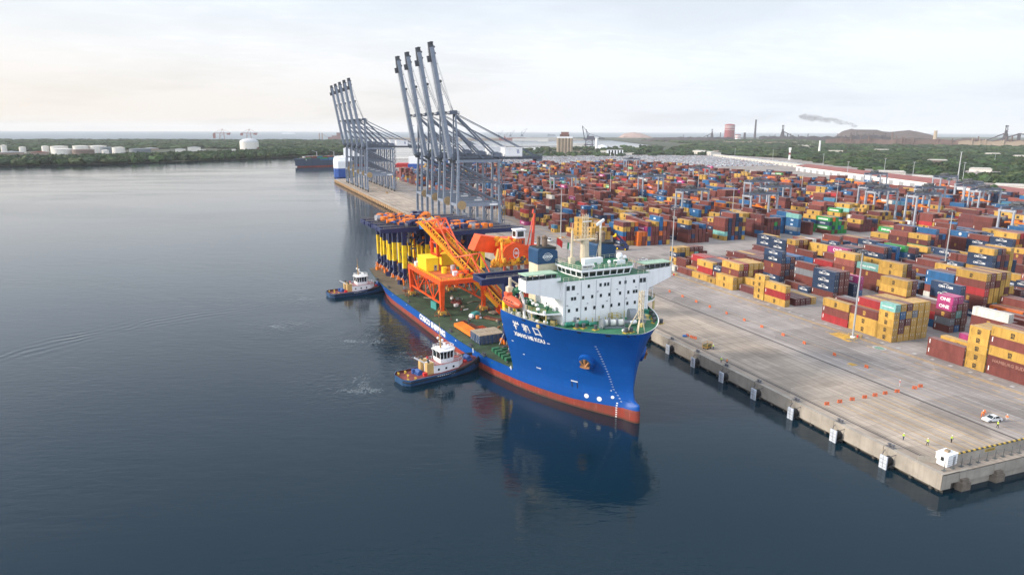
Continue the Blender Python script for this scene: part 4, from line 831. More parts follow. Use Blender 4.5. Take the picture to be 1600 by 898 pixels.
def logo_mesh(l, h, c, var):
    """the owner's mark on the long side that faces the water"""
    m = MB()
    def at(cy, cz): return lambda x, y: (-0.012, cy-x, cz+y)
    mid = l/2; mats = [LWH]
    if c == 'Y' or (c in 'BP' and var == 0):
        mats = [INK] if c == 'Y' else [LYE]
        put_text(m, 'm', 1.55, at(mid, h*0.62), 0, 0.05, 1.0); put_text(m, 'sc', 1.25, at(mid, h*0.34), 0, 0.05, 1.05)
        if c == 'Y':
            m.poly([(-0.012, l-0.6, h-0.8), (-0.012, l-0.6, 0.7), (-0.012, l-0.66, 0.7), (-0.012, l-0.66, h-0.8)], 0)
    elif c == 'N':
        put_text(m, 'CMA CGM', min(1.25, l/6.2), at(mid, h*0.5), 0, 0.03)
        for k in range(10):
            a, b_ = -1.2+k*0.24, -1.2+(k+1)*0.24
            m.poly([(-0.012, mid-a, h*0.76+0.22*math.sin((a+1.2)*1.3)), (-0.012, mid-b_, h*0.76+0.22*math.sin((b_+1.2)*1.3)), (-0.012, mid-b_, h*0.80+0.26*math.sin((b_+1.2)*1.3)), (-0.012, mid-a, h*0.80+0.26*math.sin((a+1.2)*1.3))], 0)
    elif c == 'O':
        mats = [LBL]; put_text(m, 'Hapag-Lloyd', min(1.25, l/8.5), at(mid-l*0.1, h*0.5), 0, 0.02)
        y0 = mid+l*0.30
        for dz, o in ((0.12, 0), (-0.5, 0.25)): m.poly([(-0.012, y0+0.6-o, h*0.5+dz), (-0.012, y0-0.5-o, h*0.5+dz), (-0.012, y0-0.7-o, h*0.5+dz+0.45), (-0.012, y0+0.4-o, h*0.5+dz+0.45)], 0)
    elif c == 'M': put_text(m, 'ONE', min(2.3, l/3.6), at(mid, h*0.5), 0, 0.05, 1.1)
    elif c == 'G': put_text(m, 'EVERGREEN', min(1.5, l/6.3), at(mid, h*0.5), 0, 0.06)
    elif c == 'b' and var == 0:
        for k in range(20):
            a, b_ = 2*PI*k/20, 2*PI*(k+1)/20; m.poly([(-0.012, mid, h*0.5), (-0.012, mid-0.85*math.cos(a), h*0.5+0.85*math.sin(a)), (-0.012, mid-0.85*math.cos(b_), h*0.5+0.85*math.sin(b_))], 0)
    elif c == 'T': put_text(m, 'CHINA SHIPPING', min(1.1, l/10), at(mid, h*0.5), 0, 0.02)
    elif c == 'B' and var == 1: put_text(m, 'HAMBURG SUD', min(1.3, l/7.4), at(mid, h*0.5), 0, 0.02); mats = [mat('faded_lettering', (0.33, 0.17, 0.13), 0.7)]
    else:                                            # only the upright number panel near the far corner
        m.poly([(-0.012, l-0.55, h-0.35), (-0.012, l-0.55, h-1.75), (-0.012, l-0.80, h-1.75), (-0.012, l-0.80, h-0.35)], 0)
    return m.mesh('lettering', mats)
# which of them show largest: sample each box's three camera-side faces against all the boxes
vv, ff = [], []
for (x, y, z, l, h, *_r) in BOXES:
    b = len(vv); vv += [(x+dx, y+dy, z+dz) for dz in (0, h) for dx, dy in ((0, 0), (2.44, 0), (2.44, l), (0, l))]
    ff += [(b, b+1, b+5, b+4), (b+3, b, b+4, b+7), (b+4, b+5, b+6, b+7), (b+1, b+2, b+6, b+5)]
for (x0, x1, y0, y1, z0, z1) in ((-62, -19, 72, 90, 0, 36), (-58, -20, 60, 75, 0, 22), (-66, -30, 150, 200, 24, 32)):
    b = len(vv); vv += [(x0, y0, z0), (x1, y0, z0), (x1, y0, z1), (x0, y0, z1), (x0, y1, z1), (x1, y1, z1)]; ff += [(b, b+1, b+2, b+3), (b+3, b+2, b+5, b+4)]
bvh = BVHTree.FromPolygons(vv, ff)
def seen(p):
    d = CAM-p; n = d.length; d.normalize(); hit = bvh.ray_cast(p+d*0.06, d, n); return hit[0] is None
order = []
for i, (x, y, z, l, h, *_r) in enumerate(BOXES):
    c = Vector((x+1.22, y+l/2, z+h/2)); pj = project(c)
    if pj[2] > 420 or not (-20 < pj[0] < 1625) or not (-10 < pj[1] < 910): continue
    to = (CAM-c); D = to.length; to.normalize(); s = 0
    for area, nrm, pts in ((l*h, Vector((-1, 0, 0)), [(x-0.01, y+l*a, z+h*b_) for a in (.1, .35, .65, .9) for b_ in (.2, .8)]), (2.44*h, Vector((0, -1, 0)), [(x+2.44*a, y-0.01, z+h*b_) for a in (.2, .8) for b_ in (.2, .8)]), (2.44*l, Vector((0, 0, 1)), [(x+1.22, y+l*a, z+h+0.01) for a in (.1, .4, .6, .9)])):
        k = sum(1 for p in pts if -5 < project(p)[0] < 1605 and seen(Vector(p)))
        s += area*max(0, nrm.dot(to))*k/len(pts)/D/D
    if s > 0: order.append((s, i))
order.sort(reverse=True)
PICK = [i for _, i in order[:300]]
picked = set(PICK)
# lay out plain names for where each picked box stands
bays = {}
for i in range(len(BOXES)):
    b = BOXES[i]; bays.setdefault(b[6], set()).add((round(b[1]), b[8]))
bayno = {}
for blk, s_ in bays.items():
    last = None; n = -1; seq = {}
    for yk, bay in sorted(s_):
        if bay not in seq: n += 1; seq[bay] = n
    bayno[blk] = seq
FO += ['twenty-'+w for w in FO[:9]]+['thirtieth']+['thirty-'+w for w in FO[:9]]+['fortieth']
def ordinal(k): return FO[k] if k < len(FO) else 'far'
meshes = {}
used = {}
for i in PICK:
    x, y, z, l, h, c, blk, row, bay, tier, n = BOXES[i]
    k = (l, h, c)
    if k not in meshes: meshes[k] = cont_mesh(l, h, c)
    if ('d', h, c) not in meshes: meshes[('d', h, c)] = door_mesh(h, c)
    var = (int(x*7)+int(y*3)+tier) % 3
    if c == 'B' and l > 8 and abs(y-28.3) < 1 and row == 0 and tier == 1: var = 1
    elif c == 'B': var = 0 if (tier == 2 and row == 0) or var == 0 and row == 1 else 2
    lk = ('l', l, h, c, var)
    if lk not in meshes: meshes[lk] = logo_mesh(l, h, c, var)
    o = link('shipping_container', meshes[k]); o.location = (x, y, z)
    link('door', meshes[('d', h, c)], o); link('lettering', meshes[lk], o)
    tt = 'on the ground' if tier == 0 else ('topmost' if tier == n-1 else FO[tier]+' tier')
    rr = 'front row' if row == 0 else FO[row]+' row'
    bb = {0: 'apron-side block'}.get(blk, FO[blk]+' block inland')
    lab = f"{CNAME[c]} {'short' if l < 8 else 'long'} container, {tt}, {ordinal(bayno[blk][bay])} stack from right, {rr}, {bb}"
    used[lab] = used.get(lab, 0)+1
    if used[lab] > 1: lab = lab.replace(' container', ' container, further along')
    tag(o, lab, 'container', 'shipping containers stacked in the yard')
# the remaining thousands: one mass
sm = MB(); sm.col = []
rq = random.Random(5)
for i, (x, y, z, l, h, c, *_r) in enumerate(BOXES):
    if i in picked: continue
    q = rq.uniform(0.78, 1.2); col = tuple(v*q for v in CC[c])
    b = len(sm.f); sm.bx(x, x+2.44, y, y+l, z, z+h); sm.col += [col]*6; mark = None
    if c == 'Y': mark = (l/2-0.85, l/2+0.85, 0.55, h-0.5, (0.05, 0.045, 0.03))
    elif c == 'G': mark = (l*0.14, l*0.86, h*0.3, h*0.66, (0.6, 0.68, 0.6))
    elif c == 'M': mark = (l*0.25, l*0.75, h*0.28, h*0.7, (0.72, 0.5, 0.62))
    elif c == 'O': mark = (l*0.22, l*0.62, h*0.38, h*0.6, (0.12, 0.06, 0.16))
    elif c == 'b' and rq.random() < 0.5: mark = (l/2-1.2, l/2+1.2, h*0.3, h*0.68, (0.5, 0.58, 0.68))
    elif c == 'N': mark = (l*0.3, l*0.7, h*0.38, h*0.68, (0.36, 0.39, 0.44))
    elif rq.random() < 0.4: mark = (l-0.95, l-0.5, h*0.35, h*0.85, (0.5, 0.46, 0.42))
    if mark: sm.poly([(x-0.02, y+mark[0], z+mark[2]), (x-0.02, y+mark[0], z+mark[3]), (x-0.02, y+mark[1], z+mark[3]), (x-0.02, y+mark[1], z+mark[2])]); sm.col.append(mark[4])
    # end posts and door gap in a darker tone of the same steel
    for a, b_ in ((0.0, 0.12), (1.16, 1.28), (2.32, 2.44)): sm.poly([(x+a, y-0.02, z), (x+b_, y-0.02, z), (x+b_, y-0.02, z+h), (x+a, y-0.02, z+h)]); sm.col.append(tuple(v*0.45 for v in col))
tag(sm.build('distant_containers', container_material('container_mixed')), 'thousands of stacked containers filling the far yard', 'containers', 'shipping containers stacked in the yard', 'stuff')
print('BOXES', len(BOXES), 'picked', len(PICK))
# ------------------------------------------------------------------ the heavy-lift ship (local x: towards the quay, y: bow to stern)
def lerp(a, b, t): return a+(b-a)*t
def interp(x, xs, yv):
    if x <= xs[0]: return yv[0]
    for i in range(1, len(xs)):
        if x <= xs[i]: return lerp(yv[i-1], yv[i], (x-xs[i-1])/(xs[i]-xs[i-1]))
    return yv[-1]
def stem_main(z): return interp(z, [-3, 0, 3, 6, 8, 14, 20, 24], [3.2, 3.2, 3.6, 5.0, 5.4, 5.2, 4.2, 3.0])
def bulb(z, ly):                                   # the forefoot bulb that pokes out ahead of the stem
    q = 1-(max(0.0, z-2.2)/2.9)**2
    return 3.0*math.sqrt(max(0.0, min(1.0, (ly-2.4)/8.0)))*math.sqrt(max(0.0, q)) if ly > 2.4 and ly < 22 else 0.0
def stem(z): return 2.4 if z < 5.0 else stem_main(z)
def half(z, ly):
    w = max(0, min(1, z/24))**1.25; s = (ly-stem_main(z))/lerp(82, 37, w)
    if s <= 0: return bulb(z, ly)
    h = 1.0 if s >= 1 else (1-(1-s)**lerp(2.5, 2.0, w))**lerp(1, .62, w)
    h *= 21.3
    if ly > 150:
        t = (ly-150)/58; h -= 5*t*t
        if z < 5.3: h -= (5.3-z)/5.3*max(0, (ly-158)/50)*9
    return max(h, bulb(z, ly))
SHIPLOC, SHIPRZ = (-40.6, 50.4, 0.0), R(5.7)
ship = thing('cargo_ship', 'blue heavy lift ship with high white bridge house and red waterline', 'ship', SHIPLOC, SHIPRZ)
HBLUE = mat('hull_blue_paint', (0.002, 0.072, 0.31), 0.42, var=0.10, scale=0.08, streak=0.12, dirt=(0.01, 0.085, 0.24), spec=0.25)
HRED = mat('hull_red_antifouling', (0.33, 0.055, 0.035), 0.65, var=0.25, scale=0.15, streak=0.35, dirt=(0.30, 0.14, 0.10))
def hull_material():
    m = bpy.data.materials.new('ship_hull_paint'); m.use_nodes = True; t = m.node_tree; b = t.nodes['Principled BSDF']; n_, l_ = t.nodes.new, t.links.new
    tc = n_('ShaderNodeTexCoord'); sx = n_('ShaderNodeSeparateXYZ'); l_(tc.outputs['Object'], sx.inputs[0])
    def noise(s, sc=(1, 1, 1), det=6):
        mp = n_('ShaderNodeMapping'); mp.inputs['Scale'].default_value = sc; l_(tc.outputs['Object'], mp.inputs[0]); x = n_('ShaderNodeTexNoise'); x.inputs['Scale'].default_value = s; x.inputs['Detail'].default_value = det; x.inputs['Roughness'].default_value = 0.65; l_(mp.outputs[0], x.inputs['Vector']); return x.outputs[0]
    def MR(v, a, c, d, e): x = n_('ShaderNodeMapRange'); x.inputs[1].default_value = a; x.inputs[2].default_value = c; x.inputs[3].default_value = d; x.inputs[4].default_value = e; l_(v, x.inputs[0]); return x.outputs[0]
    def M(op, a, c):
        x = n_('ShaderNodeMath'); x.operation = op
        for i, q in ((0, a), (1, c)):
            if isinstance(q, (int, float)): x.inputs[i].default_value = q
            else: l_(q, x.inputs[i])
        return x.outputs[0]
    def mix(f, a, c, mode='MIX'):
        x = n_('ShaderNodeMixRGB'); x.blend_type = mode
        for i, q in ((0, f), (1, a), (2, c)):
            if isinstance(q, (int, float)): x.inputs[i].default_value = q
            elif isinstance(q, tuple): x.inputs[i].default_value = (*q, 1)
            else: l_(q, x.inputs[i])
        return x.outputs[0]
    blue = mix(MR(noise(0.9, (0.8, 0.8, 0.05)), 0.52, 0.75, 0, 0.4), (0.002, 0.072, 0.31), (0.004, 0.055, 0.20))
    blue = mix(MR(noise(0.25, (1, 1, 1.5), 9), 0.58, 0.72, 0, 0.28), blue, (0.02, 0.13, 0.38))
    rust = M('MULTIPLY', MR(noise(0.7, (1.2, 1.2, 0.06), 9), 0.66, 0.76, 0, 0.55), MR(noise(0.12), 0.45, 0.6, 0, 1.0)); blue = mix(rust, blue, (0.12, 0.07, 0.05))
    red = mix(MR(noise(0.5, (0.5, 0.5, 0.25), 8), 0.4, 0.65, 0, 0.75), (0.30, 0.045, 0.03), (0.17, 0.06, 0.045)); red = mix(MR(noise(1.4, (1, 1, 0.12), 8), 0.55, 0.72, 0, 0.5), red, (0.34, 0.20, 0.16))
    red = mix(MR(sx.outputs[2], 0.2, 0.75, 0.75, 0.0), red, (0.05, 0.045, 0.03))
    yb = MR(sx.outputs[1], 0, 20, 1.3, 0.0); line = M('ADD', M('ADD', 2.25, yb), M('MULTIPLY', M('SUBTRACT', noise(0.8), 0.5), 0.22))
    c = mix(M('GREATER_THAN', sx.outputs[2], line), red, blue)
    cb = n_('ShaderNodeCombineXYZ'); l_(sx.outputs[1], cb.inputs[0]); l_(sx.outputs[2], cb.inputs[1]); br = n_('ShaderNodeTexBrick'); br.inputs['Scale'].default_value = 0.11; br.inputs['Mortar Size'].default_value = 0.004; br.inputs['Brick Width'].default_value = 1.0; br.inputs['Row Height'].default_value = 0.27
    br.inputs['Color1'].default_value = (0.93, 0.93, 0.93, 1); br.inputs['Color2'].default_value = (1.06, 1.06, 1.06, 1); br.inputs['Mortar'].default_value = (0.72, 0.72, 0.72, 1); l_(cb.outputs[0], br.inputs['Vector'])
    c = mix(0.8, c, br.outputs['Color'], 'MULTIPLY'); l_(c, b.inputs['Base Color']); b.inputs['Roughness'].default_value = 0.45; b.inputs['Specular IOR Level'].default_value = 0.25
    bp = n_('ShaderNodeBump'); bp.inputs['Strength'].default_value = 0.25; bp.inputs['Distance'].default_value = 0.06; l_(noise(0.35, (1, 1, 1), 3), bp.inputs['Height']); l_(bp.outputs[0], b.inputs['Normal']); return m
hull = MB(); ZL = [-3, 0, 1.2, 2.3, 3.0, 3.6, 4.2, 4.7, 4.95, 5.3]; NB = 26
def stations(z, ymax, n): y0 = stem(z); return [y0+(ymax-y0)*(k/n)**1.7 for k in range(n+1)]
AFT = [41+k*11.13 for k in range(1, 16)]
for sgn in (-1, 1):
    rows = []
    for z in ZL:
        row = [(sgn*half(z, y), y, z) for y in stations(z, 41, NB)]+[(sgn*half(z, y), y, z) for y in AFT]
        rows.append(row)
    def redline(i, j): return 1 if (ZL[i+1] <= 2.31 or (ZL[i+1] <= 3.01 and j < 9)) else 0
    hull.grid(rows, redline, False, sgn > 0)
yE = AFT[-1]
hull.poly([(half(z, yE), yE, z) for z in ZL]+[(-half(z, yE), yE, z) for z in ZL[::-1]], 0)
# forecastle
ZF = [5.3, 5.6, 6.5, 8, 10, 12, 14, 16, 18, 20, 21.5, 22.9, 24.0]
for sgn in (-1, 1):
    rows = [[(sgn*half(z, y), y, z) for y in stations(z, 41, NB)] for z in ZF]
    hull.grid(rows, 0, False, sgn > 0)
hull.poly([(-half(z, 41), 41, z) for z in ZF[:-2]]+[(half(z, 41), 41, z) for z in ZF[:-2][::-1]], 0)
hull.build('hull', [hull_material()], ship, True)
FD = 22.7
inner = MB(); rows = []
ot = [(-half(24, y)+0.12, y+0.15) for y in stations(24, 41, NB)[::-1]]+[(half(24, y)-0.12, y+0.15) for y in stations(24, 41, NB)[1:]]
ib = [(-half(FD-.1, y)+0.25, y+0.25) for y in stations(FD-.1, 41, NB)[::-1]]+[(half(FD-.1, y)-0.25, y+0.25) for y in stations(FD-.1, 41, NB)[1:]]
inner.grid([[(x, y, FD-0.05) for x, y in ib], [(x, y, 24.0) for x, y in ot]], 0, False, True)
inner.grid([[(x, y, 24.0) for x, y in ot], [(x*1.010, y-0.22, 24.05) for x, y in ot]], 1, False, True)
inner.build('bulwark', [GREEN, CLEANW], ship)
fd = MB(); fd.poly([(x, y, FD) for x, y in ib]); fd.build('forecastle_deck', DECKG, ship)
md = MB(); dl = [(-half(5.3, y)+0.02, y) for y in [41]+AFT]; md.poly([(x, y, 5.34) for x, y in dl[::-1]]+[(-x, y, 5.34) for x, y in dl]); md.build('cargo_deck', DECKG2, ship)
md = MB(); dl = [(-half(5.3, y)+0.3, y) for y in [146]+[y for y in AFT if y > 146]]; md.poly([(x, y, 5.347) for x, y in dl[::-1]]+[(-x, y, 5.347) for x, y in dl]); md.build('worn_aft_deck', mat('worn_brown_deck', (0.12, 0.095, 0.062), 0.8, var=0.35, scale=0.2), ship)
# lettering, draught marks and other marks on the hull plates
def on_hull(yc, zc, off=0.06, slope=0.0):
    return lambda x, y: (-half(zc+y-slope*x, yc-x)-off, yc-x, zc+y-slope*x)
m = MB()
put_text(m, 'COSCO SHIPPING', 2.75, on_hull(100.2, 3.85), 0, 0.16, 1.26)
m.build('owner_name', LWH, ship); m = MB(); put_text(m, 'XIANG HE KOU', 1.6, on_hull(30.2, 17.9), 0, 0.09, 1.0)
for k, ch in enumerate('祥和口'): put_text(m, ch, 2.8, on_hull(33.6-3.9*k, 20.6), 0, 0.10)
m.build('ship_name', LWH, ship); m = MB()
for k in range(22):
    t = k/21.0; y, z = interp(t, [0, .35, .8, 1], [10.9, 10.7, 9.6, 7.5]), lerp(19.6, 4.6, t)
    for a, b_ in ((0, 0.32), (0.0, 0.14)): m.poly([on_hull(y, z)(0, a), on_hull(y, z)(0.42 if a == 0 else 0.2, a), on_hull(y, z)(0.42, a+0.16), on_hull(y, z)(0, a+0.16)])
for k in range(7):
    z = 3.9-0.62*k; m.poly([on_hull(8.3, z)(0, 0), on_hull(8.3, z)(0.4, 0), on_hull(8.3, z)(0.4, 0.3), on_hull(8.3, z)(0, 0.3)])
m.build('draught_marks', LWH, ship); m = MB()
for (y, z, r) in ((15.9, 4.1, 0.62), (12.5, 4.1, 0.62), (9.4, 5.35, 0.4)):
    for k in range(18):
        a, b_ = 2*PI*k/18, 2*PI*(k+1)/18; f = on_hull(y, z); m.poly([f(0, 0), f(r*math.cos(a), r*math.sin(a)), f(r*math.cos(b_), r*math.sin(b_))])
m.build('thruster_marks', LWH, ship); m = MB()
for (y, z, w, h) in ((42.0, 4.7, 0.3, 1.3), (42.5, 5.2, 0.9, 0.2), (63, 4.2, 0.45, 1.6), (31, 8.4, 1.6, 0.25), (20.2, 7.3, 1.9, 0.3), (35, 11.5, 0.6, 0.2), (24, 17.6, 0.9, 0.25), (77, 4.4, 1.0, 0.25), (131, 4.4, 1.0, 0.25), (150, 4.4, 1.0, 0.25), (165, 4.4, 0.9, 0.3), (10.0, 7.0, 0.3, 0.2), (38.5, 14.9, 0.9, 0.2)):
    f = on_hull(y, z); m.poly([f(0, 0), f(w, 0), f(w, h), f(0, h)])
m.build('hull_marks', LWH, ship)
m = MB()
for (y, z, w, h) in ((22.2, 23.2, 1.0, 0.45), (18.8, 23.2, 2.0, 0.45), (12.9, 23.2, 0.9, 0.5), (7.3, 23.2, 0.9, 0.5), (4.2, 23.2, 0.8, 0.5), (30, 23.2, 1.5, 0.4), (20.1, 5.6, 0.22, 1.7), (18.6, 5.6, 0.22, 1.7)):
    m.cut(); f = on_hull(y, z); m.poly([f(0, 0), f(w, 0), f(w, h), f(0, h)])
for y in (6.0, 8.5, 13.5):
    m.cut(); m.poly([(half(23.2, y)+0.06, y, 23.2), (half(23.2, y+.8)+0.06, y+0.8, 23.2), (half(23.7, y+.8)+0.06, y+0.8, 23.7), (half(23.7, y)+0.06, y, 23.7)])
m.build_pieces('fairlead', mat('fairlead_black', (0.02, 0.02, 0.025), 0.5), ship)
# anchors in their round bolsters, port and starboard
for sgn in (-1, 1):
    y, z = 14.6, 14.6; x = sgn*(half(z, y)-0.5); nx = Vector((sgn*0.80, -0.52, -0.28)).normalized()
    P = Vector((x, y, z)); a = MB(); a.tube(P, P+nx*1.5, 2.5, 2.15, 24, 0); a.build('anchor_bolster', HBLUE, ship)
    b_ = MB(); q = P+nx*1.56; side = nx.cross(Vector((0, 0, 1))).normalized(); up = side.cross(nx)
    b_.tube(q-nx*0.05, q, 1.45, 1.45, 16, 1)
    b_.bar(q+up*1.3, q-up*0.9+nx*0.35, 0.5, 0.5, 0)
    for s2 in (-1, 1): b_.bar(q-up*0.7+nx*0.3+side*s2*0.25, q+up*0.9+side*s2*1.25+nx*0.5, 0.75, 0.5, 0, 0.35, 0.3); b_.bar(q-up*0.9+nx*0.4, q-up*0.7+side*s2*1.3+nx*0.4, 0.6, 0.5, 0)
    b_.build('anchor', [mat('rusty_anchor', (0.36, 0.17, 0.07), 0.85, var=0.4), DGREY], ship)
# accommodation block
CXL, CXR, YF = -11.8, 16.4, 22.0
m = MB(); m.bx(CXL, CXR, YF, 37.5, FD, 34.6); m.bx(CXL-0.06, CXR+0.06, YF-0.06, 37.6, 34.6, 34.8)
for z in (25.5, 28.6, 31.7): m.bx(CXL-0.02, CXR+0.02, YF-0.025, YF, z, z+0.05)
m.build('accommodation_block', WHITE, ship)
m = MB(); m.poly([(CXL-0.06, YF-0.06, 34.81), (CXR+0.06, YF-0.06, 34.81), (CXR+0.06, 37.6, 34.81), (CXL-0.06, 37.6, 34.81)]); m.build('monkey_deck', DECKG, ship)
wm = MB(); wm.bx(-0.32, 0.32, -0.05, 0.0, -0.42, 0.42, 0); wm.bx(-0.40, 0.40, -0.03, 0.0, -0.5, 0.5, 1); wme = wm.mesh('window', [GLASS, GREY])
RW = {32.9: (-10.3, -8.7, -3.8, 0.0, 1.5, 2.5, 6.4, 8.3, 11.2, 13.6, 14.8), 29.9: (-9.0, -8.1, -5.5, -2.6, 0.2, 3.0, 6.6, 9.4, 11.3, 12.2), 26.7: (-9.9, -7.4, -4.6, -1.8, 1.0, 3.8, 6.4, 9.2, 11.8, 13.7), 24.2: (-7, 10.5, 14.4)}
for z, xs in RW.items():
    for x in xs:
        w = link('window', wme, ship); s = 1.0 if not (z > 32 and (x < -8 or x > 13)) else 1.35
        w.location = (x, YF-0.004, z); w.scale = (s, 1, s if z > 25 else 0.5)
for z in (26.7, 29.9, 32.9):
    for y in (25.5, 31.0): w = link('window', wme, ship); w.location = (CXL-0.004, y, z); w.rotation_euler[2] = -PI/2
# wheelhouse
wh = [(-4.9, 23.8), (10.9, 23.8), (13.4, 26.8), (13.4, 35.4), (-5.6, 35.4), (-5.9, 30.5)]
def off(pts, d):
    cx = sum(p[0] for p in pts)/len(pts); cy = sum(p[1] for p in pts)/len(pts)
    return [(cx+(p[0]-cx)*(1+d/12), cy+(p[1]-cy)*(1+d/9)) for p in pts]
m = MB(); m.prism(wh, 34.8, 35.1); m.prism(off(wh, 0.25), 36.35, 36.55); m.prism(off(wh, 1.0), 36.55, 36.95)
m.prism(off(wh, 0.9), 36.95, 37.1, 0)
m.build('wheelhouse', WHITE, ship)
m = MB(); m.poly([(x, y, 37.11) for x, y in off(wh, 0.85)]); m.build('compass_deck', DECKG, ship)
win = MB(); fr = MB(); nwh = len(wh); whb = off(wh, 0.32)
for k in range(nwh):
    p, q = Vector((*wh[k], 35.1)), Vector((*wh[(k+1) % nwh], 35.1)); P, Q = Vector((*whb[k], 36.35)), Vector((*whb[(k+1) % nwh], 36.35))
    n = max(1, int((q-p).length/2.1))
    for i in range(n):
        a, b_ = i/n, (i+1)/n; win.cut(); win.poly([p.lerp(q, a), p.lerp(q, b_), P.lerp(Q, b_), P.lerp(Q, a)])
        fr.bar(p.lerp(q, a), P.lerp(Q, a), 0.34, 0.28)
win.build_pieces('bridge_window', GLASS, ship); fr.build('window_mullions', WHITE, ship)
# bridge wings with their green canopies
for sgn, x0, x1 in ((-1, CXL, -22.2), (1, CXR, 25.4)):
    m = MB(); m.prismx([(x0, 29.6), (x1, 32.6), (x1, 35.7), (x0, 35.7 if sgn < 0 else 35.3), (x0, 34.8)], 23.4, 23.6)
    m.prismx([(x0, 29.6), (x1, 32.6), (x1, 32.9), (x0, 32.9)], 23.6, 27.6); m.prismx([(x0, 32.9), (x1, 32.9), (x1, 35.7), (x0, 35.7)], 27.5, 27.7)
    m.bx(x1-0.1, x1+0.1, 23.4, 27.7, 32.6, 35.7); m.build('bridge_wing', WHITE, ship)
    d = MB(); d.bx(min(x0, x1)+0.1, max(x0, x1)-0.1, 23.65, 27.45, 34.3, 34.75); d.build('wing_deck', DECKG, ship)
    c = MB(); xe = x1+sgn*0.2; xi = x1-sgn*9.6; c.bx(min(xe, xi), max(xe, xi), 23.6, 27.9, 36.9, 37.1)
    c.build('wing_canopy', mat('pale_green_canopy', (0.36, 0.50, 0.36), 0.6, var=0.2, scale=0.5), ship)
    p = MB()
    for i in range(6):
        xx = lerp(xe-sgn*0.3, xi, i/5)
        for y in (23.7, 27.6): p.cut(); p.bar((xx, y, 35.6), (xx, y, 36.9), 0.13)
    p.cut(); p.rail([(x0, 23.5, 35.6), (xi, 23.5, 35.6)], 0.6, 1.8, 0.04); p.build_pieces('wing_post', GREY, ship)
    g_ = MB(); g_.bx(min(xe, xi)+0.4, max(xe, xi)-0.4, 23.9, 23.94, 35.75, 36.7); g_.build('wing_windscreen', GLASS, ship)
# green topped catwalk under the bridge front
m = MB(); m.bx(-13, 17, YF+0.1, 23.6, 34.82, 34.86); m.build('bridge_front_walk', DECKG, ship)
m = MB(); m.rail([(-11.8, YF+0.05, 34.8), (-5.2, YF+0.05, 34.8)], 1.05, 1.6, 0.05); m.rail([(12.5, YF+0.05, 34.8), (16.3, YF+0.05, 34.8)], 1.05, 1.6, 0.05)
m.rail([(x, y, 37.1) for x, y in off(wh, 0.8)]+[(*off(wh, 0.8)[0], 37.1)], 1.1, 1.8, 0.045)
m.build('bridge_railings', mat('pale_railing', (0.55, 0.55, 0.42), 0.5), ship)
# funnels
for sgn, x0, x1 in ((-1, -11.7, -5.3), (1, 8.2, 14.8)):
    f_ = MB(); f_.bx(x0, x1, 36.6, 42.0, 22.7, 37.2); f_.build('funnel_casing', CREAM, ship)
    f_ = MB(); cx = (x0+x1)/2
    f_.prismx([(x0-0.1, 37.0), (x1+0.1, 37.0), (x1-0.1, 40.4), (x1-1.0, 41.0), (x0+0.3, 41.6), (x0-0.1, 40.9)], 36.4, 42.2); fo = f_.build('funnel', mat('funnel_blue', (0.013, 0.055, 0.13), 0.45, streak=0.2, dirt=(0.05, 0.1, 0.16)), ship)
    f_ = MB(); f_.bx(x0+0.2, x1-0.4, 36.7, 41.9, 40.9, 41.65, 0)
    f_.build('funnel_soot_cap', mat('soot', (0.03, 0.03, 0.03), 0.9), ship)
    f_ = MB()
    for (dx, dy, r, h) in ((-1.3, 1.0, 0.45, 3.3), (0.2, 0.2, 0.62, 3.4), (1.4, 1.4, 0.55, 2.8), (-0.4, 2.2, 0.4, 2.6)):
        f_.cut(); f_.tube((cx+dx, 39.0+dy, 40.9), (cx+dx, 39.0+dy, 41.0+h), r, r*0.92, 10); f_.blob((cx+dx, 38.8+dy, 41.0+h), r*1.05, 1, 1.2, 0.8, 0, 0.05, None, 8, 5)
    f_.build_pieces('exhaust_pipe', mat('exhaust_brown', (0.20, 0.14, 0.10), 0.7, var=0.35), ship)
    if sgn < 0:
        e = MB(); fx = lambda x, y: (-8.6+x, 36.37, 39.0+y)
        for k in range(24):
            a, b_ = 2*PI*k/24, 2*PI*(k+1)/24
            for r0, r1 in ((1.0, 1.1), (0.62, 0.7)): e.poly([fx(r0*1.25*math.cos(a), r0*math.sin(a)), fx(r1*1.25*math.cos(a), r1*math.sin(a)), fx(r1*1.25*math.cos(b_), r1*math.sin(b_)), fx(r0*1.25*math.cos(b_), r0*math.sin(b_))][::-1])
        put_text(e, 'COSCO', 0.95, fx, 0, 0.05); e.build('funnel_emblem', LWH, ship)
# mast column and lattice
mx, my = 1.9, 33.5
m = MB(); m.tube((mx, my, 37), (mx, my, 43.6), 1.4, 1.15, 12); m.bx(mx-3.6, mx+3.6, my-1.0, my+1.2, 43.6, 43.8); m.lattice((mx, my, 43.7), (mx, my, 51.0), 1.2, 1.2, 6, 0.11)
m.tube((mx-4.6, my-0.5, 37), (mx-4.6, my-0.5, 46.5), 0.45, 0.3, 10); m.bar((mx-4.6, my-0.5, 46.5), (mx-4.6, my-0.5, 48.5), 0.12); m.tube((mx+4.9, my-0.5, 37), (mx+4.9, my-0.5, 46.8), 0.45, 0.28, 10)
m.bar((mx+3.4, my-0.5, 37.1), (mx+4.9, my-0.5, 44), 0.12); m.bx(mx-5.4, mx-3.8, my-1.2, my+0.2, 37.1, 39.0)
m.rail([(mx-3.6, my-1, 43.8), (mx+3.6, my-1, 43.8), (mx+3.6, my+1.2, 43.8), (mx-3.6, my+1.2, 43.8), (mx-3.6, my-1, 43.8)], 1.0, 1.4, 0.045)
m.build('signal_mast', CREAM, ship)
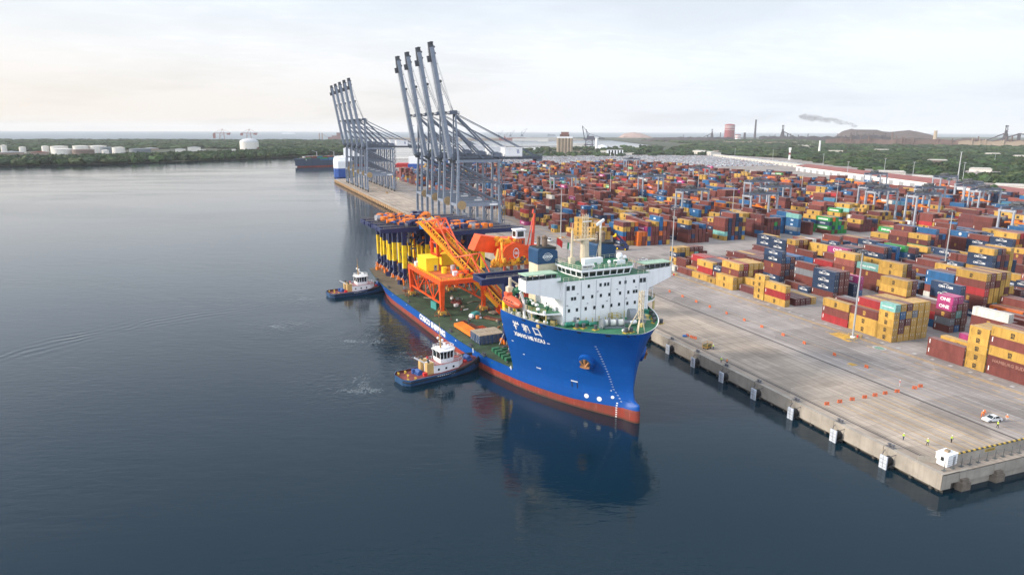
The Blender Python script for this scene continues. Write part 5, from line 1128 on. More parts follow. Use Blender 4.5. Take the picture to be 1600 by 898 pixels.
m = MB(); m.bar((mx+3.3, my-0.9, 47.8), (mx+6.4, my+0.2, 49.0), 0.5, 0.7); m.tube((mx+4.9, my-.5, 46.8), (mx+4.9, my-.5, 48.2), 0.3); m.bar((mx-1.4, my-1.1, 49), (mx+1.4, my-1.1, 49), 0.25); m.build('radar_scanner', CLEANW, ship)
m = MB()
for (x, y, z, r) in ((9.5, 27.0, 39.4, 0.95), (4.4, 24.6, 38.5, 0.5), (12.4, 28.5, 38.5, 0.6)): m.cut(); m.tube((x, y, 37), (x, y, z), 0.14, n=6); m.blob((x, y, z), r, 1, 1, 1.1, 0, 0.0, None, 10, 8)
m.cut(); m.bx(-0.8, 5.4, 29.2, 30.8, 37.11, 38.9); m.cut(); m.bx(-1.4, 0.6, 25.4, 26.6, 37.11, 37.9); m.cut(); m.bx(8.2, 11.2, 26.4, 28.0, 37.11, 38.2); m.cut(); m.bx(-5.0, -1.6, 23.7, 23.85, 37.11, 38.5)
m.build_pieces('satellite_dome', CLEANW, ship)
m = MB(); put_text(m, 'XIANG HE KOU', 0.62, lambda x, y: (-3.3+x, 23.66, 37.9+y), 0, 0.03, 0.65); m.build('bridge_name_board', mat('lettering_dark', (0.05, 0.05, 0.08)), ship)
m = MB()
for (x, y) in ((0.5, 25.5), (2.4, 24.9), (6.9, 25.2), (12, 27.0)): m.cut(); m.tube((x, y, 37.1), (x, y, 37.9), 0.2, n=8); m.blob((x, y, 38.1), 0.5, 1, 1, 0.8, 0, 0, None, 8, 6)
m.build_pieces('deck_vent', GREEN, ship)
# two small flags on their halyards
for nm, x, cols in (('red_flag', -4.8, (REDP, REDP, REDP)), ('tricolour_flag', -1.2, (mat('flag_green', (0.02, 0.25, 0.1)), CLEANW, REDP))):
    f_ = MB(); y0 = 38.0
    f_.tube((x, y0, 34.8), (x, y0, 44.5 if x < -4 else 43), 0.06, n=5, mi=3)
    for k in range(6): 
        z1 = 44.2 if x < -4 else 42.6
        a = [(x+k*0.36, y0+0.25*math.sin(k*1.4), z1-k*0.25), (x+(k+1)*0.36, y0+0.25*math.sin((k+1)*1.4), z1-(k+1)*0.25)]
        f_.poly([a[0], a[1], (a[1][0]-.2, a[1][1], a[1][2]-1.9), (a[0][0]-.2, a[0][1], a[0][2]-1.9)], k//2)
    f_.build('flag', [cols[0], cols[1], cols[2], GREY], ship)
# side galleries beside the house
for sgn, xi, xo in ((-1, CXL, -18.6), (1, CXR, 20.6)):
    g_ = MB()
    if sgn < 0: pts = [(xi, 22.6), (xo+2.2, 23.4), (xo, 27.5), (xo, 40.5), (xi, 40.5)]
    else: pts = [(xi, 22.6), (xi, 40.5), (xo+1.5, 40.5), (xo+1.5, 26), (xo, 24.5)]
    g_.prism(pts if sgn > 0 else pts[::-1], 25.7, 26.2); g_.build('side_gallery', WHITE, ship)
    d = MB(); d.poly([(x*0.99, y, 26.21) for x, y in (pts if sgn < 0 else pts[::-1])][::-1]); d.build('gallery_deck', DECKG, ship)
    r_ = MB(); op = [p for p in pts if abs(p[0]-xi) > 0.5]; r_.rail([(x*0.99, y, 26.2) for x, y in op], 1.1, 1.5, 0.05)
    for (x, y) in op+[(lerp(op[0][0], op[-1][0], .5), 33)]: r_.bar((x*0.985, y, FD), (x*0.985, y, 25.8), 0.28)
    r_.build('gallery_rail', mat('ochre_railing', (0.50, 0.40, 0.16), 0.6), ship)
m = MB(); m.bx(CXR+0.2, 20.5, 25, 33, 29.2, 29.5); m.bx(CXR+0.1, 18.6, 27, 33, 26.2, 29.2, 1)
for p in ((20.3, 25.2), (20.3, 32.5)): m.bar((*p, 26.2), (*p, 29.3), 0.2)
m.rail([(CXR+0.2, 25.1, 29.5), (20.4, 25.1, 29.5), (20.4, 33, 29.5)], 1.0, 1.5, 0.045); m.build('boat_platform', [WHITE, HBLUE], ship)
# clutter between house and rail
rc = random.Random(21); m = MB()
for k in range(120):
    x, y = (rc.uniform(-20, -12.6), rc.uniform(23, 40)) if k < 95 else (rc.uniform(17, 19.4), rc.uniform(24, 40))
    z = 26.22 if (rc.random() < 0.45) else FD
    if abs(x) > half(24, y)-1.0: continue
    m.cut()
    q = rc.random()
    if q < .4: m.tube((x, y, z), (x, y, z+rc.uniform(.6, 1.9)), rc.uniform(.2, .55), n=8, mi=rc.choice((0, 1, 2)))
    elif q < .7: m.box((x, y, z+0.5), (rc.uniform(.5, 1.5), rc.uniform(.5, 1.5), rc.uniform(.6, 1.6)), rc.random(), rc.choice((0, 1, 2, 3)))
    else: m.blob((x, y, z+1.0), 0.6, 1, 1, 0.8, rc.choice((1, 2)), 0.05, rc, 8, 5); m.tube((x, y, z), (x, y, z+0.8), 0.3, n=8, mi=2)
m.build_pieces('side_deck_gear', [CREAM, CLEANW, GREEN, mat('worn_ochre', (0.40, 0.31, 0.12), 0.7)], ship)
m = MB(); m.tube((-19.4, 38.8, 22.7), (-19.4, 38.8, 33.5), 0.45, n=10); m.bar((-19.4, 38.8, 33), (-14.5, 37, 29.5), 0.4); m.bx(-20.3, -18.5, 38, 39.8, 29.4, 30.8); m.tube((-15.8, 38.6, 22.7), (-15.8, 38.6, 33.0), 0.7, 0.5, 10); m.bx(-17.2, -14.6, 37.4, 39.8, 30.5, 30.9); m.build('provision_crane', CREAM, ship)
m = MB(); m.blob((-17.2, 37.4, 29.9), 1.2, 1.3, 1, 0.9, 0, 0.1, rc, 9, 6); m.tube((-19.0, 38.4, 28), (-18.0, 38.4, 30.4), 0.9, n=10); m.build('crane_winch', GREEN, ship)
# davits
for sgn, x in ((-1, -18.6), (1, 19.6)):
    d = MB()
    for y in (31.2, 39.0) if sgn < 0 else (27, 32): d.bar((x, y, FD if sgn < 0 else 29.5), (x+sgn*0.3, y, 28.5 if sgn < 0 else 31.5), 0.5, 0.7); d.bar((x+sgn*0.3, y, 28.4 if sgn < 0 else 31.4), (x+sgn*1.4, y, 31.0 if sgn < 0 else 32.4), 0.4, 0.6); d.bar((x+2.0*(-sgn), y, FD if sgn < 0 else 29.5), (x, y, 27.4 if sgn < 0 else 31), 0.4)
    d.build('davit', WHITE, ship)
# foredeck machinery
def winch(x, y, rz, s, nm='mooring_winch', n=2):
    m = MB(); ca, sa = math.cos(rz), math.sin(rz)
    def P(a, b_, z): return (x+a*ca-b_*sa, y+a*sa+b_*ca, FD+z)
    for k in range(n):
        a0 = -1.6*s*n/2+k*1.75*s; m.tube(P(a0+0.15, 0, 1.15*s), P(a0+1.35*s, 0, 1.15*s), 0.72*s, n=14, mi=0)
        for q in (a0, a0+1.5*s): m.tube(P(q-0.06, 0, 1.15*s), P(q+0.08, 0, 1.15*s), 1.08*s, n=16, mi=1)
    a1 = 1.75*s*(n/2)+0.2; m.tube(P(a1-1.75*s*0.2, 0, 1.15*s), P(a1+1.2*s, 0, 1.15*s), 0.5*s, 0.42*s, 10, 1); m.box(P(0, 0, 0.25), (1.9*s*n, 1.6*s, 0.5), rz, 1)
    m.build(nm, [mat('mooring_rope', (0.68, 0.67, 0.62), 0.8), mat('winch_grey', (0.20, 0.22, 0.24), 0.5)], ship)
winch(-0.6, 15.0, -0.35, 1.2, n=3); winch(9.6, 15.4, 1.05, 1.05, n=1)
m = MB(); m.tube((6.3, 17.2, FD+1.9), (8.0, 16.6, FD+1.9), 1.95, n=20); m.tube((8.0, 16.6, FD+1.9), (10.5, 15.8, FD+1.9), 0.6, n=12); m.tube((-3.6, 15.8, FD+1.2), (-2.9, 15.7, FD+1.2), 1.5, n=16); m.build('windlass_drum', MATS['winch_grey'], ship)
m = MB(); m.tube((4.2, 14.0, FD+0.9), (6.6, 14.3, FD+0.9), 0.55, n=10); m.tube((-0.5, 10.4, FD+0.4), (2.0, 10.0, FD+0.4), 0.35, n=8); m.bx(-8.5, -6.2, 19.9, 20.8, FD, FD+0.9); m.build('rope_stowage', CLEANW, ship)
m = MB()
for (x, y) in ((-9.5, 18.5), (-7.9, 17.6), (-5.8, 15.0), (-0.2, 9.2), (1.3, 9.0), (12.4, 13.5), (13.2, 14.4), (13.6, 12.2), (14.6, 16.8), (15.6, 17.9), (-13.2, 24.2), (16.6, 20.5)):
    m.cut(); m.tube((x, y, FD), (x, y, FD+1.15), 0.48, n=10, mi=0); m.tube((x, y, FD+1.15), (x, y, FD+1.3), 0.55, n=10, mi=0); m.box((x, y, FD+0.08), (1.8, 1.2, 0.16), 0.3, 1)
m.build_pieces('mooring_bitt', [DGREY, mat('bitt_yellow', (0.5, 0.34, 0.05), 0.6)], ship)
m = MB()
for (x, y, s) in ((-10.6, 20.6, 1.0), (-8.8, 19.8, 0.9), (-6.6, 19.8, 1.1), (13.5, 20.0, 0.9), (-4.4, 18.6, 0.8)):
    m.cut(); m.tube((x-0.8*s, y, FD+0.7*s), (x+0.9*s, y-0.2, FD+0.7*s), 0.65*s, n=12); m.blob((x+0.9*s, y-0.2, FD+0.7*s), 0.65*s, 1, 1, 1, 0, 0, None, 10, 6); m.blob((x-0.8*s, y, FD+0.7*s), 0.65*s, 1, 1, 1, 0, 0, None, 10, 6)
m.cut(); m.bx(14.6, 15.8, 20.5, 23, FD, FD+1.7); m.build_pieces('deck_tank', mat('tank_green', (0.02, 0.18, 0.12), 0.45), ship)
m = MB(); m.rail([(2.0, 18.8, FD), (4.8, 18.6, FD), (4.8, 20.6, FD), (2, 20.6, FD), (2, 18.8, FD)], 2.2, 1.4, 0.06, 0, 2); m.cut(); m.box((12.4, 17.6, FD+0.7), (1.8, 1.0, 1.2), 0.2); m.cut(); m.box((6.9, 12.0, FD+0.5), (1.6, 0.9, 0.8), 0.5)
for k in range(9): m.cut(); m.tube((-9+k*2.1, YF-0.7, FD), (-9+k*2.1, YF-0.7, FD+rc.uniform(1.0, 2.3)), 0.14, n=6)
m.build_pieces('deck_frame', mat('deck_frame_yellow', (0.55, 0.43, 0.14), 0.6), ship)
m = MB(); F0 = (3.4, 8.0, FD)
for (dx, dy) in ((-1.1, -0.6), (1.1, -0.6), (0, 1.2)): m.bar((F0[0]+dx, F0[1]+dy, FD), (F0[0]+dx*0.25, F0[1]+dy*0.25, FD+4.2), 0.24)
m.lattice((F0[0], F0[1], FD+3.8), (F0[0], F0[1], FD+11.2), 0.9, 0.9, 6, 0.16); m.bar((F0[0]-3.6, F0[1]+1.2, FD), (F0[0]-0.5, F0[1], FD+6.2), 0.22); m.bar((F0[0]-1.4, F0[1], FD+3.9), (F0[0]+3.4, F0[1]+0.6, FD+2.9), 0.2); m.build('foremast', CREAM, ship)
m = MB(); m.rail([(-half(24, y)+0.4, y, FD+0.9) for y in (40, 34, 28, 24)], 1.0, 1.6, 0.04); m.build('forecastle_rail', MATS['pale_railing'], ship)
m = MB()                                              # mooring gear along the cargo deck edge
for y in (84, 66, 55.5, 131, 160, 178): m.cut(); m.tube((-19.9, y, 5.3), (-19.9, y, 6.2), 0.4, n=8); m.tube((-19.9, y+1.1, 5.3), (-19.9, y+1.1, 6.2), 0.4, n=8); m.box((-20.0, y+0.5, 5.45), (1.3, 2.6, 0.2))
m.build_pieces('cargo_deck_bitt', DGREY, ship)
m = MB()
for k in range(26): m.cut(); m.bx(-20.9, -20.6, 48+k*6.0, 48.3+k*6.0, 5.34, 5.62)
for k in range(5): m.cut(); m.bx(-16.5+k*0.1, -14.2+k*.1, 47+k*2.6, 48.4+k*2.6, 5.34, 6.5); m.bx(-14.2, -11, 46+k*2.8, 47+k*2.8, 5.34, 6.1)
m.build_pieces('deck_socket', GREEN, ship)

# lifeboats hang in the davits
def lifeboat(lx, ly, z, label, s, col):
    o_ = MB(); rows = []
    for k in range(13):
        t = k/12; w = math.sin(PI*min(1, max(0.03, t)))**0.45; rows.append([(1.55*s*w*math.cos(a)*(1.0 if math.sin(a) < 0 else 0.92), (t-0.5)*9.6*s, z+1.5*s*w*math.sin(a)*(1 if math.sin(a) < 0 else 1.05)) for a in [2*PI*i/14 for i in range(14)]])
    o_.grid(rows, 0, True); o_.poly(rows[0][::-1]); o_.poly(rows[-1]); t = thing('lifeboat', label, 'lifeboat', SHIPLOC, SHIPRZ)
    hz = o_; hz.v = [(x+lx, y+ly, q) for x, y, q in hz.v]; hz.build('boat_hull', col, t, True)
    c = MB(); c.bx(lx-0.8*s, lx+0.8*s, ly+1.6*s, ly+3.4*s, z+1.2*s, z+2.1*s); c.build('helm_cabin', col, t)
    w = MB()
    for k in range(4): w.bx(lx-1.52*s, lx-1.42*s, ly-2.6*s+k*1.4*s, ly-2.1*s+k*1.4*s, z+0.5*s, z+0.8*s)
    w.build('porthole', GLASS, t); b_ = MB(); b_.bar((lx-1.6*s, ly-4.2*s, z), (lx-1.6*s, ly+4.2*s, z), 0.12); b_.build('grab_line', DGREY, t)
LBO = mat('lifeboat_orange', (0.62, 0.10, 0.04), 0.45, streak=0.15, dirt=(0.4, 0.15, 0.1))
lifeboat(-20.2, 35.6, 27.2, 'orange enclosed lifeboat hanging at the ship side left of the white house', 1.08, LBO)
lifeboat(21.0, 30.0, 31.1, 'dull red lifeboat under the right bridge wing', 0.8, mat('lifeboat_dull', (0.30, 0.07, 0.04), 0.5))

# ------------------------------------------------------------------ deck cargo (all placed in the ship's frame)
DZ = 5.36
def on_ship(name, label, cat, lx, ly, z=DZ, rz=0.0, group=None):
    c, s = math.cos(SHIPRZ), math.sin(SHIPRZ)
    return thing(name, label, cat, (SHIPLOC[0]+lx*c-ly*s, SHIPLOC[1]+lx*s+ly*c, z), SHIPRZ+rz, group)
def gantry(ly, label, x0=-20.0, x1=39.0, la=-10.0, lb=19.0, front=False, zb=30.0, seed=0):
    """navy rail-mounted gantry: two girders on four navy and yellow legs"""
    rn = random.Random(seed); t = on_ship('gantry_crane', label, 'gantry crane', 0, ly, DZ, 0, 'navy and yellow gantry cranes carried as cargo'); Z = zb-DZ; ya = 3.3
    for s in (-1, 1):
        g_ = MB(); g_.bx(x0+rn.uniform(-1, 1), x1+rn.uniform(-1.5, 1.5), s*4.0-0.85, s*4.0+0.85, Z-1.9, Z); g_.build('girder', NAVY, t)
        r_ = MB(); r_.bx(x0+1, x1-1, s*4.0-0.14, s*4.0+0.14, Z+0.002, Z+0.22); r_.rail([(x0+1, s*4.8, Z), (x1-1, s*4.8, Z)], 1.0, 3.0, 0.05); r_.build('trolley_rail', mat('rail_dull', (0.22, 0.20, 0.19), 0.6), t)
    for x in (x0+0.5, x1-0.5): e = MB(); e.bx(x-0.6, x+0.6, -3.2, 3.2, Z-1.6, Z-0.2); e.build('end_tie', NAVY, t)
    la += rn.uniform(-.8, .8); lb += rn.uniform(-1.5, 1)
    for x in ((la, lb) if front else (la, 1.5 if la < 0 else la+5, lb-7, lb)):
        for s in (-1, 1):
            L_ = MB(); q = Z-2.0; f0, f1 = rn.uniform(.28, .36), rn.uniform(.64, .76)
            for (a, b_, mi) in ((2.6, q*f0, 0), (q*f0, q*f1, 1), (q*f1, q, 0)):
                w0, w1 = 1.5+0.4*a/q, 1.5+0.4*b_/q; L_.bar((x, s*ya, a), (x, s*ya, b_), w0, w0, mi, w1, w1)
            L_.build('leg', [NAVY, YEL], t)
            b = MB(); b.box((x, s*ya, 1.9), (2.2, 3.0, 1.6), 0, 0); b.box((x-0.4, s*ya-0.6, 0.9), (1.7, 1.1, 1.5), 0.2, 1); b.box((x+0.3, s*ya+0.9, 0.8), (1.5, 1.0, 1.4), 0, 0); b.box((x-1.3, s*ya, 1.1), (0.9, 1.0, 1.8), 0.3, 1); b.blob((x-1.0, s*ya+1.3, 0.8), 0.7, 1, 1, 1, 1, 0.1, rn, 8, 5)
            b.build('wheel_bogie', [NAVY, ORANGE2], t)
            b = MB(); b.bar((x-2.6, s*ya-0.5, 0), (x-0.4, s*ya, 4.0), 0.22); b.bar((x-0.6, s*ya-2.2, 0), (x, s*ya, 4.0), 0.22); b.build('lashing_strut', mat('strut_grey', (0.35, 0.36, 0.36), 0.6), t)
        p = MB(); p.bar((x, -ya, 4.6), (x, ya, 4.6), 0.8, 1.0); p.bar((x, -ya, 5), (x, ya, Z*0.55), 0.3); p.bar((x, ya, Z*0.5), (x, -ya, Z*0.85), 0.3); p.build('sill_beam', NAVY, t)
        p = MB(); p.box((x+0.9, 0, 6.4), (1.6, 2.4, 3.2), 0); p.build('electric_house', mat('cabinet_grey', (0.42, 0.43, 0.45), 0.6), t)
    if not front:
        for q in range(24):
            w = MB(); x, y, z = rn.uniform(la+1.5, lb+1), rn.uniform(-4.2, 4.2), rn.uniform(1.5, Z-3); a = rn.random(); c = rn.choice((0, 0, 1, 2, 2, 3))
            if a < .35: w.box((x, y, z), (rn.uniform(.6, 2.2), rn.uniform(.6, 1.6), rn.uniform(.5, 2.4)), rn.random(), c)
            elif a < .7: w.bar((x, y, z), (x+rn.uniform(-4, 4), y+rn.uniform(-2, 2), z+rn.uniform(-5, 5)), 0.35, 0.35, c)
            else: w.bar((x, y, 0), (x, y, z), 0.4, 0.4, c)
            w.build('service_gear', [NAVY, ORANGE2, DGREY, YEL], t)
    if front: return t
    k = MB(); xm = lerp(la, lb, rn.uniform(0.3, 0.6))
    k.bx(xm-4.5, xm+4.5, -3.2, 3.2, Z+0.3, Z+0.8, 0)
    for _ in range(60):
        x, y, s = xm+rn.uniform(-13, 13), rn.uniform(-3.8, 3.8), rn.uniform(0.7, 2.0); c = rn.choice((1, 1, 1, 1, 1, 0, 0, 0, 0, 3, 3, 2)); z = Z+0.8+s*0.4
        if rn.random() < 0.5: k.box((x, y, z), (s*1.3, s*1.2, s*1.3), rn.random(), c)
        else: k.tube((x-s*0.7, y, z), (x+s*0.7, y+rn.uniform(-.4, .4), z), s*0.5, n=9, mi=c)
    for _ in range(8): x, y = xm+rn.uniform(-8, 8), rn.uniform(-3.5, 3.5); k.bar((x, y, Z), (x+rn.uniform(-.5, .5), y, Z+rn.uniform(2, 3.4)), 0.16, mi=rn.choice((0, 1)))
    k.build('trolley', [NAVY, ORANGE2, BLUEP, GREY], t)
    s_ = MB()
    for _ in range(26):
        x, y, z = xm+rn.uniform(-9, 9), rn.uniform(-3, 3), Z-rn.uniform(2.2, 7); s_.box((x, y, z), (rn.uniform(.4, 1.4), rn.uniform(.4, 1.2), rn.uniform(.6, 2.4)), rn.random(), rn.choice((0, 0, 0, 1, 2)))
    for _ in range(6): x = xm+rn.uniform(-7, 7); s_.bar((x, -2, Z-2), (x+rn.uniform(-3, 3), 2, Z-8), 0.35, mi=0)
    s_.bx(xm-5, xm+5, -2.4, 2.4, Z-3.3, Z-2.2, 0)
    s_.build('hoist_gear', [NAVY, GREY, ORANGE2], t); return t
gantry(60.5, 'navy gantry crane with girders just behind the ship bridge', -20, 16, -8.6, 7, zb=29.6, seed=1, front=True)
gantry(151.0, 'navy gantry crane whose girder end reaches furthest towards the quay', 2, 39, 8, 20, zb=31, seed=2)
gantry(171.5, 'navy and yellow gantry crane with legs nearest the yellow cabin', -20.5, 37, zb=30.8, seed=3)
gantry(184.0, 'navy and yellow gantry crane, second of the aft row', -19, 35, zb=30.4, seed=4)
gantry(161.0, 'navy gantry crane just aft of the orange boom tower', -1, 37.5, 3, 20, zb=30.8, seed=6)
gantry(198.0, 'navy and yellow gantry crane third from the front of the aft row', -19.0, 34, -9.8, 18, zb=30.2, seed=5)
gantry(209.0, 'navy and yellow gantry crane at the stern, leftmost girder end', -18.5, 33, -9.6, 17, zb=30.0, seed=7)

rr_ = random.Random(17)
m = MB()
for _ in range(95):
    m.cut(); x, y = rr_.uniform(-16, 14), rr_.uniform(44, 146); s_ = rr_.uniform(.3, 1.1); c = rr_.choice((0, 1, 2, 3, 4))
    if -18 < x < -6 and 62 < y < 92: continue
    q = rr_.random()
    if q < .45: m.box((x, y, 5.36+s_*.5), (s_*1.6, s_, s_), rr_.random()*3, c)
    elif q < .7: m.tube((x, y, 5.36), (x, y, 5.36+s_*1.3), s_*.4, n=8, mi=c)
    else: m.bar((x, y, 5.55), (x+rr_.uniform(-4, 4), y+rr_.uniform(-4, 4), 5.6), 0.3, 0.3, mi=c)
m.build_pieces('loose_dunnage', [RUST, WOOD, DGREY, CLEANW, MAROON], ship)
m = MB()
for x in (-11, -6.2, -1.4, 3.4, 8.2, 13): m.tube((x, YF-0.09, FD), (x, YF-0.09, 34.4), 0.05, n=5)
for x in (-11.2, 15.6): [m.bar((x-.22, YF-.07, FD+k*.5), (x+.22, YF-.07, FD+k*.5), 0.05) for k in range(23)]
m.bx(-8.4, -7.5, YF-0.04, YF-0.01, FD, FD+2.0); m.bx(11.6, 12.5, YF-0.04, YF-0.01, FD, FD+2.0)
for k in range(9): x = -10.5+k*3.2; m.box((x, YF-0.12, 31.2 if k % 2 else 28.2), (0.35, 0.2, 0.25))
m.build('wall_fittings', GREY, ship)
rr_ = random.Random(31)
m = MB()
for _ in range(95):
    m.cut()
    x, y = rr_.uniform(-15, 18), rr_.uniform(148, 205); s_ = rr_.uniform(.4, 1.5); c = rr_.choice((0, 0, 1, 1, 2, 3))
    q = rr_.random()
    if q < .5: m.box((x, y, 5.4+s_*.7), (s_*1.2, s_, s_*1.5), rr_.random()*3, c)
    elif q < .8: m.tube((x, y, 5.4), (x, y, 5.4+s_*1.8), s_*.4, n=8, mi=c)
    else: m.bar((x, y, 5.4), (x+rr_.uniform(-2, 2), y+rr_.uniform(-2, 2), 5.4+rr_.uniform(2, 5)), 0.25, mi=c)
m.build_pieces('lashing_gear', [NAVY, ORANGE2, RUST, GREY], ship)
# orange portal unloader with its lowered lattice boom
t = on_ship('ship_unloader', 'orange four legged portal machine with long lowered truss boom on deck', 'unloader', 0, 0, DZ)
PX0, PX1, PY0, PY1, PZ = -15.0, 2.2, 106.0, 142.5, 13.4
for (x, y) in ((PX0, PY0), (PX1, PY0), (PX0, PY1), (PX1, PY1)):
    l = MB(); l.bar((x, y, 1.5), (x, y, PZ-1.6), 1.2, 1.2, 0, 2.0, 1.8); lo = l.build('leg', ORANGE, t)
    b = MB(); b.box((x, y, 1.1), (2.2, 3.6, 1.4), 0, 0); [b.tube((x-0.4, y+d, 0.5), (x+0.4, y+d, 0.5), 0.5, n=10, mi=1) for d in (-2.2, -0.9, 0.9, 2.2)]; b.blob((x-1.1, y, 1.3), 0.7, 1, 1, 1, 0, 0.1, None, 8, 5); b.build('bogie', [OCHRE, DGREY], t)
    s = MB()
    for (dx, dy) in ((-2.4, -2.6), (2.6, -2.2), (-2.4, 2.4), (2.4, 2.6)): s.bar((x+dx, y+dy, 0), (x, y, 4.6), 0.26)
    s.bx(x-3, x+3, y-0.4, y+0.4, -0.01, 0.3); s.build('lashing_strut', RUST, t)
m = MB()
for x in (PX0, PX1): m.bx(x-1, x+1, PY0-1.2, PY1+1.2, PZ-1.6, PZ)
for y in (PY0, PY1): m.bx(PX0-0.97, PX1+0.97, y-0.95, y+0.95, PZ-1.57, PZ+0.04)
m.build('portal_girder', ORANGE, t)
m = MB()
for x in (PX0, PX1):
    m.bar((x, PY0, 4.4), (x, PY1, 4.4), 0.55); k = [PY0, PY0+9, PY0+18.2, PY0+27.4, PY1]
    for i, (a, b_) in enumerate(zip(k[:-1], k[1:])): m.bar((x, a, 4.4 if i % 2 else PZ-1.5), (x, b_, PZ-1.5 if i % 2 else 4.4), 0.42); m.bar((x, b_, 4.4), (x, b_, PZ-1.5), 0.34)
m.bar((PX0, PY1, 4.5), (PX1, PY1, 4.5), 0.5); m.bar((PX0, PY1, 5), (PX1, PY1, PZ-1.6), 0.4)
m.build('portal_bracing', ORANGE, t)
m = MB(); m.bx(PX0+1, PX1-1, 116, PY1-1, PZ-0.3, PZ+0.05); m.bx(PX0+1, PX0+9, PY0+1, 117, PZ-0.28, PZ+0.02); m.build('machine_deck', mat('orange_floor', (0.55, 0.12, 0.03), 0.7, var=0.3), t)
m = MB(); m.rail([(PX0-0.9, PY0-1, PZ+.05), (PX0-0.9, PY1+1, PZ+.05)], 1.1, 2.4, 0.06); m.rail([(PX0, PY0-1.1, PZ+.05), (PX1, PY0-1.1, PZ+.05)], 1.1, 2.2, 0.06); m.rail([(PX1+0.9, PY0-1, PZ+.05), (PX1+0.9, PY1+1, PZ+.05)], 1.1, 2.4, 0.06)
m.rail([(-9, 118, PZ+.05), (-2, 118, PZ+.05), (-2, 124, PZ+.05)], 1.1, 1.6, 0.06); m.build('deck_railing', YEL, t)
c = MB(); c.bx(-14.6, -9.4, 124.2, 134.6, PZ+0.2, PZ+5.2); c.bx(-14.8, -9.2, 124.0, 134.8, PZ+5.2, PZ+5.45); co = c.build('machinery_cabin', mat('cabin_yellow', (0.88, 0.66, 0.02), 0.5, var=0.06), t)
c = MB(); c.bx(-11.3, -10.1, 124.12, 124.19, PZ+0.3, PZ+2.5); c.build('door', GREY, co); c = MB(); c.bx(-11.0, -10.4, 124.06, 124.11, PZ+1.5, PZ+2.2); c.build('window', GLASS, co)
c = MB(); c.bx(-4.4, 0.6, 133, 138, PZ+0.2, PZ+5.0); c.build('control_cabin', MATS['cabin_yellow'], t)
m = MB(); m.tube((-9.0, 119, PZ), (-9.0, 119, PZ+2.6), 1.1, n=14, mi=0); m.tube((-5.9, 117.6, PZ), (-5.9, 117.6, PZ+3.2), 0.9, n=12, mi=1); m.tube((-4.2, 116.6, PZ), (-4.2, 116.6, PZ+2.6), 0.7, n=12, mi=2); m.bx(-7.4, -5.6, 112.6, 114.2, PZ, PZ+1.6, 3); m.bx(-14.8, -13, 136.5, 139.0, PZ, PZ+1.9, 3); m.build('deck_tanks', [YEL, mat('galv_tank', (0.45, 0.42, 0.42), 0.5), MATS['tank_green'], CLEANW], t)
m = MB(); rr_ = random.Random(4)
for _ in range(40): x, y = rr_.uniform(-6, 1.5), rr_.uniform(109, 124); s = rr_.uniform(.5, 1.4); (m.box((x, y, PZ+s*.6), (s, s*1.2, s*1.3), rr_.random(), rr_.choice((0, 0, 1, 2))) if rr_.random() < .6 else m.tube((x-s, y, PZ+s*.6), (x+s, y, PZ+s*.6), s*.5, n=9, mi=rr_.choice((0, 1))))
m.build('slewing_gear', [mat('gear_amber', (0.75, 0.33, 0.03), 0.5), ORANGE, DGREY], t)
# tower behind the boom
m = MB()
for (x, y) in ((-6, 134), (-1, 134), (-6, 141), (-1, 141)): m.bar((x, y, PZ), (x, y, PZ+14.5), 1.0)
for z in (PZ+4.5, PZ+9.5, PZ+14): m.bar((-6, 134, z), (-1, 134, z), 0.7); m.bar((-6, 134, z), (-6, 141, z), 0.6); m.bar((-1, 134, z), (-1, 141, z), 0.6)
m.bar((-6, 134, PZ+4.5), (-1, 134, PZ+9.5), 0.4); m.bx(-6.6, -0.4, 133.4, 141.6, PZ+14.2, PZ+15.4); m.build('boom_tower', ORANGE, t)
# boom
A = Vector((8.2, 100.5, 2.6)); Bp = Vector((-8.4, 142.5, 31.2)); dv = (Bp-A); BL = dv.length; dn = dv.normalized(); sd_ = dn.cross(Vector((0, 0, 1))).normalized(); un = sd_.cross(dn)
def bp_(u, s, h): return A+dn*(u*BL)+sd_*s+un*h
m = MB()
for s in (-2.5, 2.5): m.bar(bp_(0, s, 0), bp_(1, s, 0), 0.7, 1.3)
for k in range(17): m.bar(bp_(k/16, -2.5, -0.2), bp_(k/16, 2.5, -0.2), 0.3)
m.build('boom_chord', mat('boom_amber', (0.80, 0.25, 0.02), 0.5), t)
m = MB(); m.poly([bp_(0.02, -1.9, 0.1), bp_(0.98, -1.9, 0.1), bp_(0.98, 1.9, 0.1), bp_(0.02, 1.9, 0.1)])
for k in range(60): m.bar(bp_(0.02+k*0.016, -1.9, 0.2), bp_(0.02+k*0.016, 1.9, 0.2), 0.12, 0.2)
m.build('conveyor', mat('conveyor_maroon', (0.22, 0.05, 0.03), 0.7, var=0.3), t)
m = MB()
for s in (-3.9, 3.9):
    m.bar(bp_(0, s*0.87, -0.1), bp_(1, s*0.87, -0.1), 1.0, 0.12); m.bar(bp_(0, s, 1.1), bp_(1, s, 1.1), 0.12); m.bar(bp_(0, s, 0.5), bp_(1, s, 0.5), 0.10)
    for k in range(33): m.bar(bp_(k/32, s, 0), bp_(k/32, s, 1.1), 0.12)
for s in (-2.5, 2.5):
    m.bar(bp_(0.0, s, 2.5), bp_(1, s, 2.5), 0.28)
    for k in range(24): m.bar(bp_(k/24, s, 0), bp_((k+.5)/24, s, 2.5), 0.2); m.bar(bp_((k+.5)/24, s, 2.5), bp_((k+1)/24, s, 0), 0.2)
m.build('walkway', mat('walkway_amber', (0.86, 0.45, 0.02), 0.5), t)
PINK = mat('pale_vermilion_tube', (0.80, 0.12, 0.04), 0.5)  # slightly paler vermilion for the stay tubes
m = MB()                                              # stay frames over the boom
